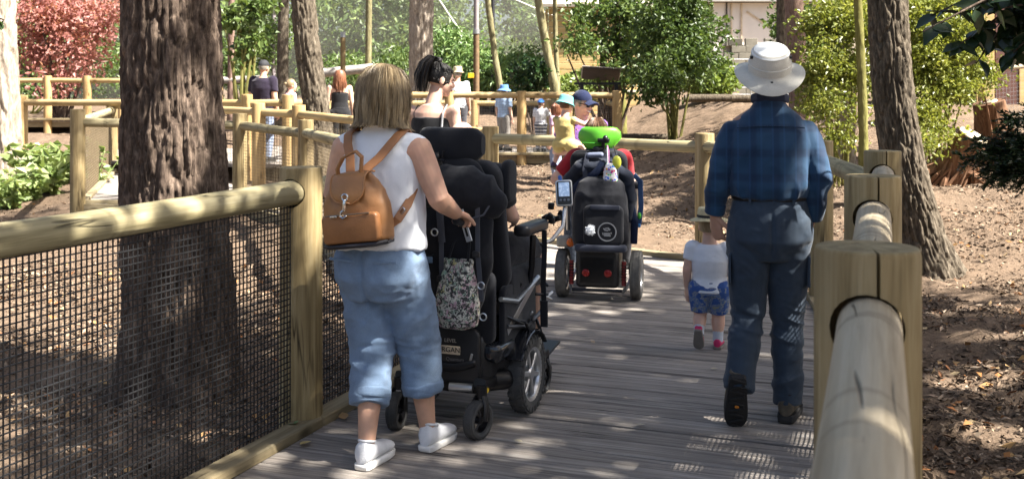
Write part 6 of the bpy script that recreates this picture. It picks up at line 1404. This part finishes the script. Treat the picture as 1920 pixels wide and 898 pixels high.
# occupant, mostly hidden by the backrest
figure('person in shorts seated in the pushed wheelchair, mostly hidden behind its headrest', c1(0, 0, 0), 20.5, 1.5, fabric('charcoal_shirt', (.03, .03, .035), .9), fabric('black_shorts', (.02, .02, .025), .9), SKIN2, voxel=.012, legcut=.42, group=None, sleeve=.42, J=dict(pel=(0, -.05, .80), wst=(0, -.09, .92), cst=(0, -.13, 1.08), nkb=(0, -.17, 1.22), hed=(0, -.17, 1.335), shL=(-.16, -.15, 1.17), shR=(.16, -.15, 1.17), elL=(-.24, -.06, .98), elR=(.20, -.04, .97), wrL=(-.22, .13, .95), wrR=(.16, .13, .93), hpL=(-.09, .0, .775), hpR=(.10, .0, .775), knL=(-.14, .40, .76), knR=(.16, .40, .74), anL=(-.12, .52, .28), anR=(.13, .52, .28)), headk=.95, shoes=None, hands=True)
# ---------------------------------------------------------------- second wheelchair
def chair_two():
    loc = (.675, 8.22, 0); root = thing('power_wheelchair', loc, 'power wheelchair with a bright green headrest further along the boardwalk', 'wheelchair', heading=12)
    for s in (-1, 1):
        wheel(root, (s*.285, 0, .185), .185, .085, RUB, ALU, 5, 0, 'drive_wheel'); caster(root, (s*.22, .52, .10), .10, .06, 0, RUB)
        MB().tube([(s*.2, -.13, .12), (s*.2, -.12, .30)], .018, 10).build('shock_absorber', plain('red_spring', (.22, .02, .02), .4), root)
        MB().tube([(s*.19, -.14, .07), (s*.22, -.05, .1), (s*.23, .3, .16)], .014, 8).build('frame_tube', ALU, root)
        sp = MB()
        for k in range(7): sp.lathe([(.019, -.004), (.025, 0), (.019, .004)], 14, None, (s*.2, -.125, .14+k*.022), closed=True)
        sp.build('spring', BLKM, root)
        MB().ell((s*.105*.8, -.172, .215), (.029, .008, .029)).build('reflector', plain('red_reflector', (.30, .012, .012), .25), root)
        MB().rbox((s*.27, .2, .86), (.08, .32, .05), .03, None, 4, .015).build('armrest_pad', BLK, root); MB().tube([(s*.26, .1, .5), (s*.27, .12, .84)], .015, 8).build('armrest_post', ALU, root)
        MB().tube([(s*.12, .4, .5), (s*.13, .58, .3), (s*.12, .66, .14)], .015, 8).build('legrest_tube', ALU, root); MB().box((s*.11, .72, .13), (.16, .22, .014)).build('footplate', BLKM, root)
    MB().rbox((0, -.01, .25), (.33, .31, .30), .04, None, 4, .03).build('battery_box', BLK, root); MB().rbox((0, -.155, .235), (.28, .21, .02), .015, RX).build('rear_cover', BLK, root)
    MB().tube([(-.19, -.16, .085), (.19, -.16, .085)], .012, 8).build('rear_bar', BLKM, root)
    MB().ell((-.205, -.135, .435), (.032, .024, .034)).build('indicator_lamp', plain('orange_lens', (.65, .13, .01), .2), root); MB().rbox((-.275, -.03, .43), (.1, .14, .08), .03).build('motor_cover', plain('beige_cover', (.35, .32, .27), .6), root)
    MB().rbox((0, .25, .52), (.44, .46, .10), .05).build('seat_cushion', BLKF, root); bk = Matrix.Rotation(R(8), 3, 'X')
    MB().rbox((0, -.02, .82), (.44, .64, .08), .08, bk @ RX, 5, .03).build('backrest', BLKF, root)
    rings = []
    for i in range(13):
        u = i/12*2-1; x = u*.162; y = -.05+.06*u*u; hh = .088*(1-max(0, abs(u)-.7)**2*5); ring = []
        for j in range(18):
            a = 2*math.pi*j/18; ca, sa = math.cos(a), math.sin(a); lowr = (1-.28*max(0, -sa)*abs(u)); ring.append(V3((x*lowr, y+.04*math.copysign(abs(ca)**.75, ca), 1.225+hh*math.copysign(abs(sa)**.7, sa))))
        rings.append(ring)
    MB().loft(rings).build('headrest', plain('green_vinyl', (.13, .50, .035), .38, 0, .06), root)
    MB().tube([(-.13, -.094, 1.195), (0, -.098, 1.19), (.10, -.095, 1.195)], .004, 6).build('headrest_seam', plain('green_seam', (.05, .28, .02), .5), root)
    hb = MB(); hb.rbox((.045, -.115, 1.215), (.09, .05, .03), .01); hb.ell((.06, -.12, 1.225), (.022, .025, .03)); hb.tube([(.04, -.1, 1.2), (.04, -.09, .95)], .014, 8); hb.ell((.0, -.11, 1.15), (.04, .03, .022)); hb.build('headrest_bracket', BLKM, root)
    MB().tube([(-.06, -.14, 1.10), (.03, -.15, 1.105)], .022, 12, rnd=True).build('grey_roll', plain('grey_foam', (.13, .15, .22), .8), root)
    return root
CH2 = chair_two(); C2M = Matrix.Translation(V3((.675, 8.22, 0))) @ Matrix.Rotation(-R(12), 4, 'Z')
def c2(x, y, z): return tuple(C2M @ V3((x, y, z)))
rk = thing('black_rucksack', c2(.03, -.16, .62), 'black rucksack with a round white emblem hung on the green headrest wheelchair', 'rucksack', heading=12)
b_ = MB(); b_.tube([(0, .02, .30), (0, 0, .27), (0, -.02, .18), (0, -.03, 0), (0, -.03, -.14), (0, -.02, -.19)], [(.13, .05), (.17, .07), (.195, .09), (.21, .10), (.215, .10), (.20, .08)], 26, ref=(1, 0, 0), pw=3); rebuild('body', b_, fabric('charcoal_nylon', (.016, .017, .022), .75, 300, .3, .2), rk, .008, 2, wrinkle(.007, (7, 7, 7), 43))
b_ = MB().rbox((.035, -.125, -.03), (.30, .30, .05), .05, RX, 4, .02); b_.build('front_pocket', fabric('charcoal_nylon', (.016, .017, .022), .75), rk)
GB = fabric('slate_band', (.04, .045, .065), .7, 300, .2); MB().rbox((.05, -.152, .105), (.22, .035, .012), .008, RX).build('zip_band', GB, rk); MB().rbox((.015, -.12, -.20), (.39, .055, .09), .02, RX, 4, .02).build('base_band', GB, rk)
EMB = plain('white_print', (.30, .31, .33), .7); e = MB().lathe([(.062, -.002), (.0625, .002), (.070, .002), (.0705, -.002)], 40, RX, (.065, -.152, -.075), closed=True).build('emblem_ring', EMB, rk)
def marks():
    mb = MB(); c = V3((.065, -.1535, -.075))
    for (x, z, w, h, a) in ((-.02, .022, .016, .010, 20), (.0, .028, .03, .008, -6), (.016, .02, .018, .014, 35), (-.005, .012, .03, .010, 8), (.0, -.012, .046, .010, 0), (.002, -.026, .05, .012, 3), (-.03, -.014, .008, .018, -15), (.03, -.008, .007, .012, 0)): mb.box(c+V3((x, 0, z)), (w, .002, h), Matrix.Rotation(R(a), 3, 'Y'), .0008)
    mb.build('emblem_print', EMB, e)
marks()
MB().tube([(.06, -.1, .55), (.07, -.14, .42)], .004, 6).build('white_cord', plain('white_cord', (.6, .6, .6), .6), rk)
for s in (-1, 1): MB().tube([(s*.11, .0, .26), (s*.12, -.02, .38), (s*.10, .02, .50)], [(.02, .004)]*3, 8, ref=(1, 0, 0), pw=4).build('strap', GB, rk)
# fleece draped over the shoulders of the chair
fl = thing('navy_fleece', c2(0, -.05, .93), 'navy fleece draped over the back of the green headrest wheelchair', 'fleece', heading=12)
b_ = MB(); b_.tube([(-.25, .03, -.18), (-.21, .0, -.02), (-.13, -.04, .07), (0, -.07, .09), (.13, -.05, .08), (.21, -.01, .0), (.235, .0, -.16), (.225, .0, -.3)], [(.05, .05), (.06, .06), (.07, .055), (.075, .05), (.075, .05), (.065, .055), (.06, .05), (.04, .035)], 18, ref=(0, 1, 0), rnd=True); b_.tube([(0, -.0, .05), (0, -.03, -.15), (0, -.02, -.4)], [(.2, .08), (.215, .08), (.2, .07)], 20, ref=(1, 0, 0), rnd=True); rebuild('body', b_, NAVYF, fl, .009, 2, wrinkle(.011, (6, 6, 8), 47))
MB().tube([(-.25, .0, -.17), (-.15, -.09, -.06), (.0, -.14, .05), (.05, -.13, .12)], [(.03, .012)]*4, 10, ref=(0, 0, 1)).build('sleeve', fabric('blue_fleece', (.010, .018, .048), .9), fl)
MB().tube([(.25, -.02, -.2), (.275, -.02, -.34), (.27, -.02, -.5)], [(.026, .01), (.03, .012), (.026, .01)], 10, ref=(1, 0, 0)).build('sleeve', fabric('blue_fleece', (.010, .018, .048), .9), fl)
def dots(name, base_c, cols, s=70):
    m, n, b, o = newmat(name); v = coords(n); vo = N(n, 'ShaderNodeTexVoronoi'); vo.inputs['Scale'].default_value = s; n.links.new(v, vo.inputs['Vector']); sp = N(n, 'ShaderNodeSeparateColor'); n.links.new(vo.outputs['Color'], sp.inputs[0]); k = len(cols)
    r = N(n, 'ShaderNodeValToRGB'); r.color_ramp.interpolation = 'CONSTANT'; e_ = r.color_ramp.elements
    while len(e_) < k: e_.new(.5)
    for i, c in enumerate(cols): e_[i].position = i/k; e_[i].color = (*c, 1)
    n.links.new(sp.outputs[0], r.inputs[0]); n.links.new(mix(n, ramp(n, vo.outputs['Distance'], [(.48, (0, 0, 0)), (.54, (1, 1, 1))]), r.outputs[0], base_c), b.inputs['Base Color']); b.inputs['Roughness'].default_value = .7; return m
pc = thing('pouch', c2(.105, -.20, .955), 'small multicoloured pouch dangling below the green headrest', 'pouch', heading=12); b_ = MB(); b_.tube([(0, 0, .09), (0, 0, .05), (0, 0, -.05), (0, 0, -.075)], [(.03, .012), (.045, .02), (.055, .022), (.05, .015)], 18, ref=(1, 0, 0), pw=3); rebuild('body', b_, dots('confetti_cloth', (.75, .72, .72), [(.7, .05, .2), (.05, .15, .6), (.1, .45, .15), (.8, .35, .05), (.3, .08, .45), (.75, .72, .72)], 60), pc, .005, 1, wrinkle(.004, (14, 14, 14), 3)); MB().tube([(-.01, 0, .09), (-.015, .03, .18), (-.03, .07, .22)], .006, 6).build('cord', plain('purple_cord', (.25, .08, .2), .7), pc)
ft = thing('key_fob', c2(.155, -.205, 1.055), 'round lime yellow tag hanging beside the multicoloured pouch', 'tag', heading=12); MB().ell((0, 0, 0), (.034, .012, .05)).build('tag', plain('lime_plastic', (.60, .62, .07), .35), ft); MB().tube([(0, 0, .045), (-.03, .04, .12)], .004, 6).build('cord', BLK, ft)
pp = thing('pompom', c2(-.03, -.30, .555), 'fluffy white pompom with pink tags clipped to the black rucksack', 'pompom', heading=12)
b_ = MB(); rs_ = random.Random(4); b_.ell((0, 0, 0), (.036, .036, .036), None, 14, 10)
for k in range(260):
    d_ = V3((rs_.gauss(0, 1), rs_.gauss(0, 1), rs_.gauss(0, 1))).normalized(); b_.tube([d_*.03, d_*rs_.uniform(.042, .05)], [.004, .001], 4)
b_.build('fluff', plain('white_fluff', (.75, .78, .82), .9), pp); MB().tube([(.006, .01, .04), (.018, .02, .075)], [(.012, .006), (.010, .006)], 8, ref=(1, 0, 0)).build('pink_tag', plain('pink_tag', (.75, .35, .45), .6), pp); MB().ell((-.005, 0, -.085), (.013, .01, .02)).build('pink_bead', plain('pink_tag', (.75, .35, .45), .6), pp); MB().tube([(.018, .02, .075), (.035, .06, .16)], .003, 6).build('clip', STEEL, pp); MB().tube([(0, 0, -.035), (-.004, 0, -.075)], .0025, 5).build('cord', STEEL, pp); MB().rbox((.045, .03, .06), (.022, .09, .01), .004, RX).build('blue_tag', plain('blue_tag', (.02, .10, .18), .5), pp)
ly = thing('lanyard', c2(.315, -.03, .70), 'blue lanyard with a green badge hanging at the right of the green headrest wheelchair', 'lanyard', heading=12); MB().tube([(-.05, 0, .25), (0, 0, .2), (.005, 0, .0), (-.01, 0, -.12)], [(.02, .004)]*4, 8, ref=(1, 0, 0), pw=4).build('ribbon', plain('navy_ribbon', (.015, .05, .14), .6), ly); MB().ell((-.005, -.008, -.06), (.014, .006, .025)).build('badge', plain('green_badge', (.1, .5, .06), .4), ly); MB().rbox((-.012, 0, -.135), (.03, .03, .01), .006, RX).build('buckle', plain('blue_buckle', (.04, .2, .5), .4), ly)
RED = fabric('red_jersey', (.30, .015, .022), .9, 500, .2, .1)
rt, J_, M_, hs_ = figure('person in a red T-shirt seated in the green headrest wheelchair', c2(0, 0, 0), 12, 1.55, RED, fabric('grey_joggers', (.08, .08, .09), .9), SKIN2, voxel=.010, group=None, sleeve=.36, J=dict(pel=(0, .10, .66), wst=(0, .09, .78), cst=(0, .06, .95), nkb=(0, .05, 1.10), hed=(-.035, .07, 1.27), shL=(-.185, .05, 1.06), shR=(.165, .07, 1.055), elL=(-.34, .03, .90), elR=(.20, .17, .84), wrL=(-.25, .24, .95), wrR=(.22, .3, .88), hpL=(-.09, .12, .64), hpR=(.09, .12, .64), knL=(-.13, .52, .62), knR=(.13, .52, .62), anL=(-.12, .64, .19), anR=(.12, .64, .19)), fat=1.1, armk=1.35, shoes=(DSOLE, DSOLE), yaw=-10)
h_ = cap_hair(J_['hed'], M_, hs_, -.06, 1.12); strands(h_, J_['hed'], M_, hs_, 220, [(.125, .01), (.115, .05), (.06, .088), (0, .09), (-.06, .084)], 50, 9, .004, 1.15, -.012, .05); h_.build('hair', H_BROWN, rt)
# ------------------------------------------------------------------ other visitors
def at(px, Y, z): return ((px-960)/FPX*Y, Y, z)
# dark haired woman looking to the right
BLKC = fabric('black_jersey', (.012, .012, .014), .8)
rt, J_, M_, hs_ = figure('woman with a black high ponytail and thin strap black top looking right', at(812, 8.35, .0), 25, 1.70, BLKC, fabric('dark_jeans', (.03, .04, .06), .9), SKIN2, voxel=.0062, yaw=52, pitch=-16, cami=True, group=None, J=dict(hed=(.045, .05, 1.585), nkb=(0, -.005, 1.40), shL=(-.185, -.02, 1.345), shR=(.165, .0, 1.345), elR=(.205, .02, 1.08), elL=(-.22, 0, 1.08), wrL=(-.16, .2, 1.0), wrR=(.15, .22, 1.0)), legk=.9, armk=.95)
face(rt, J_['hed'], M_, hs_)
t = MB(); torso(t, J_, 1.0, 0, [(V3((0, 0, .88)), .175, .125), (V3((0, .0, 1.05)), .150, .112), (V3((0, 0, 1.2)), .174, .130), (V3((0, .005, 1.30)), .165, .118)]); rt.scale = (1.06, 1.06, 1.06); cm = rebuild('camisole', t, BLKC, rt, .007, 2, wrinkle(.005, (7, 7, 5), 3))
for s, m_ in ((-1, BLKC), (1, BLKC)): MB().tube([(s*.10, -.098, 1.25), (s*.118, -.075, 1.34), (s*.115, -.02, 1.395), (s*.11, .07, 1.35)], [(.005, .003)]*4, 8, ref=(1, 0, 0)).build('shoulder_strap', m_, cm)
MB().tube([(.145, -.10, 1.08), (.128, -.104, 1.22), (.127, -.082, 1.34), (.122, -.01, 1.40), (.12, .08, 1.35)], [(.008, .003)]*5, 8, ref=(1, 0, 0)).build('bag_strap', plain('white_strap', (.7, .68, .66), .6), rt)
h_ = cap_hair(J_['hed'], M_, hs_, -.045, 1.05, .062); c_ = J_['hed']
for k in range(260):   # swept up to the bun, tail falling behind
    rs_ = random.Random(k); th = R(rs_.uniform(30, 330)); zz = rs_.uniform(-.05, .06); b0 = V3((math.sin(th)*.076, -.012+math.cos(th)*.094, zz+.02)); 
    if b0.y > .06: b0.z = max(b0.z, .06)
    bun = V3((0, -.06, .125)); mid = (b0+bun)/2*1.12; h_.tube([c_+M_ @ (b0*hs_), c_+M_ @ (mid*hs_), c_+M_ @ (bun*hs_)], [.004, .0045, .003], 4, r=rs_.random())
h_.ell(c_+M_ @ V3((0, -.065, .125)), (.034, .034, .028)); 
for k in range(150):
    rs_ = random.Random(500+k); o_ = V3((rs_.gauss(0, .018), rs_.gauss(0, .014), 0)); L_ = rs_.uniform(.6, 1); h_.tube([c_+M_ @ (p+o_*q) for p, q in ((V3((0, -.07, .14)), .6), (V3((0, -.11, .145)), .8), (V3((0, -.14, .08)), 1.2), (V3((0, -.145, -.02)), 1.4), (V3((0, -.13, -.14*L_)), 1.2))], [.004, .005, .005, .004, .001], 4, r=rs_.random())
h_.build('hair', H_BLACK, rt)
# woman in a navy cap holding a small child in yellow
PUR = fabric('purple_cotton', (.20, .10, .36), .9)
rt, J_, M_, hs_ = figure('smiling woman in a navy cap and sunglasses holding the child in yellow', at(1092, 9.62, -.02), 172, 1.62, PUR, fabric('dark_jeans', (.03, .04, .06), .9), SKIN2, voxel=.0065, yaw=-40, pitch=-8, sleeve=.22, group=None, J=dict(shL=(-.17, -.01, 1.30), shR=(.17, 0, 1.30), elL=(-.14, .10, 1.08), wrL=(.04, .26, 1.08), elR=(.25, .08, 1.07), wrR=(.12, .28, 1.10), nkb=(0, 0, 1.345), hed=(.005, .02, 1.50)))
face(rt, J_['hed'], M_, hs_, True, True, H_GREY); cap_hair(J_['hed'], M_, hs_, -.03, 1.05, .05).build('hair', H_GREY, rt); ball_cap(J_['hed'], M_, hs_*1.04, fabric('navy_cap', (.008, .014, .05), .85), rt)
YELC = fabric('yellow_cotton', (.56, .44, .16), .9, 500, .5, .15, (.7, .6, .3))
rt, J_, M_, hs_ = figure('small child in a yellow vest and teal sun hat carried by a woman', at(1059, 9.36, 1.10), 35, .80, YELC, YELC, SKIN2, voxel=.0055, yaw=10, pitch=-4, sleeve=0, group=None, headk=1.38, fat=1.05, armk=1.1, legk=.95, wide=1.8, shoes=None, legcut=.3, J=dict(pel=(0, 0, .03), wst=(0, .01, .09), cst=(0, 0, .19), nkb=(0, .0, .265), hed=(0, .03, .365), shL=(-.09, 0, .24), shR=(.09, 0, .24), elL=(-.12, .06, .13), wrL=(-.06, .14, .14), elR=(.16, .07, .20), wrR=(.22, .16, .22), hpL=(-.06, 0, .02), hpR=(.06, .0, .02), knL=(-.13, .10, -.03), knR=(.12, .12, -.02), anL=(-.12, .02, -.15), anR=(.12, .06, -.15)))
TEAL = fabric('teal_cotton', (.12, .38, .38), .9); hat_brim(J_['hed']+M_ @ V3((0, -.015, .03)), M_ @ Matrix.Rotation(R(-14), 3, 'X'), hs_, .128, .094, .085, TEAL, rt, 'sun_hat', .035, .0)
cap_hair(J_['hed'], M_, hs_, -.06, 1.04).build('hair', H_BROWN, rt)
for s in 'LR': a_ = J_['an'+s]; shoe(rt, 'shoe', Matrix.Translation(a_+V3((0, -.01, -.04))) @ Matrix.Rotation(R(-20), 4, 'X'), .125, .058, DSOLE, plain('dark_plum_shoe', (.05, .025, .07), .7), .012)
# visitors behind
NAVY = fabric('navy_polo', (.022, .016, .032), .9); DEN = fabric('pale_denim', (.25, .30, .42), .9); GRY = fabric('charcoal_trousers', (.055, .055, .065), .9)
rt, J_, M_, hs_ = figure('man in a navy polo shirt and dark cap seen from behind on the left path', at(494, 18.4, .40), 20, 1.76, NAVY, DEN, SKIN, voxel=.013, fat=1.22, sleeve=.36, armk=1.15)
cap_hair(J_['hed'], M_, hs_, -.05, 1.04).build('hair', H_GREY, rt); ball_cap(J_['hed'], M_, hs_*1.05, plain('dark_cap', (.02, .02, .025), .8), rt)
PNK = fabric('pink_cotton', (.72, .40, .40), .9)
rt, J_, M_, hs_ = figure('child in pink with light hair behind the leaning brown trunk', at(545, 19.5, .38), 60, 1.46, PNK, DEN, SKIN2, voxel=.014, headk=1.12, sleeve=.3); h_ = cap_hair(J_['hed'], M_, hs_, -.07, 1.1); h_.ell(J_['hed']+M_ @ V3((0, -.11, .03)), (.03, .035, .03)); h_.build('hair', H_BLONDE, rt)
rt, J_, M_, hs_ = figure('woman with long auburn hair in a strappy black top by the pale rail', at(637, 19.4, .38), -12, 1.63, BLKC, BLKC, SKIN2, voxel=.012, cami=True)
t = MB(); torso(t, J_, 1.0, 0, [(V3((0, 0, .86)), .17, .125), (V3((0, .0, 1.04)), .148, .11), (V3((0, 0, 1.19)), .168, .125), (V3((0, .005, 1.235)), .155, .11)]); rebuild('camisole', t, BLKC, rt, .01, 2)
h_ = MB(); h_.lathe([(.10, -.20), (.112, -.1), (.112, 0), (.10, .06), (.07, .11), (.01, .13)], 22, M_, J_['hed']+M_ @ V3((0, -.03, 0))); strands(h_, J_['hed'], M_, hs_, 260, [(.13, .01), (.115, .06), (.06, .095), (-.02, .105), (-.1, .115), (-.2, .13), (-.30, .13)], 45, 5, .006, 1.1, -.02, .08, .008, (.8, 1)); h_.build('hair', H_AUB, rt)
TEE = fabric('pale_grey_tee', (.66, .66, .70), .9)
rt, J_, M_, hs_ = figure('man in a straw hat, pale T-shirt and charcoal trousers walking away', at(858, 22.6, .39), 8, 1.74, TEE, GRY, SKIN, voxel=.013, sleeve=.34, fat=1.12, J=None)
cap_hair(J_['hed'], M_, hs_, -.04, 1.03).build('hair', H_GREY, rt); STRW = plain('pale_straw', (.62, .52, .34), .85, 0, .15, 60); hat_brim(J_['hed']+V3((0, -.01, .045)), M_, hs_, .135, .092, .115, STRW, rt, 'straw_hat', .008, .006)
BLU = fabric('sky_blue_cotton', (.34, .46, .64), .9)
rt, J_, M_, hs_ = figure('child in a blue sun hat and pale blue top on the far boardwalk', at(945, 22.3, .39), 40, 1.36, BLU, fabric('taupe_shorts', (.25, .23, .21), .9), SKIN2, voxel=.013, headk=1.15, sleeve=.4, wide=2)
cap_hair(J_['hed'], M_, hs_, -.04, 1.03).build('hair', H_BROWN, rt); hat_brim(J_['hed']+V3((0, -.01, .035)), M_, hs_, .15, .094, .095, fabric('blue_hat', (.10, .22, .50), .9), rt, 'sun_hat', .04, .01)
m, n, b, o = newmat('striped_leggings'); v = coords(n); sp = N(n, 'ShaderNodeSeparateXYZ'); n.links.new(v, sp.inputs[0]); a_ = N(n, 'ShaderNodeMath', operation='MULTIPLY'); a_.inputs[1].default_value = 6.2832/.07; n.links.new(sp.outputs[2], a_.inputs[0]); s_ = N(n, 'ShaderNodeMath', operation='SINE'); n.links.new(a_.outputs[0], s_.inputs[0]); n.links.new(ramp(n, s_.outputs[0], [(.45, (.04, .05, .09)), (.55, (.62, .62, .64))]), b.inputs['Base Color'])
rt, J_, M_, hs_ = figure('small child in a blue cap and striped leggings on the far boardwalk', at(1014, 22.0, .39), 20, 1.06, TEE, m, SKIN2, voxel=.011, headk=1.3, sleeve=.4, fat=1.15, J=dict(elR=(.2, .05, .70), wrR=(.16, .16, .80)))
cap_hair(J_['hed'], M_, hs_, -.05, 1.03).build('hair', H_BROWN, rt); ball_cap(J_['hed'], M_, hs_*1.05, fabric('bright_blue_cap', (.05, .20, .65), .85), rt)
rt, J_, M_, hs_ = figure('girl with auburn hair in a lilac top behind the child in yellow', at(1043, 17.2, .2), -60, 1.22, fabric('lilac_cotton', (.55, .38, .52), .9), DEN, SKIN2, voxel=.012, headk=1.2, sleeve=.3); h_ = cap_hair(J_['hed'], M_, hs_, -.07, 1.1); strands(h_, J_['hed'], M_, hs_, 120, [(.12, .02), (.06, .09), (-.05, .095), (-.12, .09)], 50, 5, .006); h_.build('hair', H_AUB, rt)
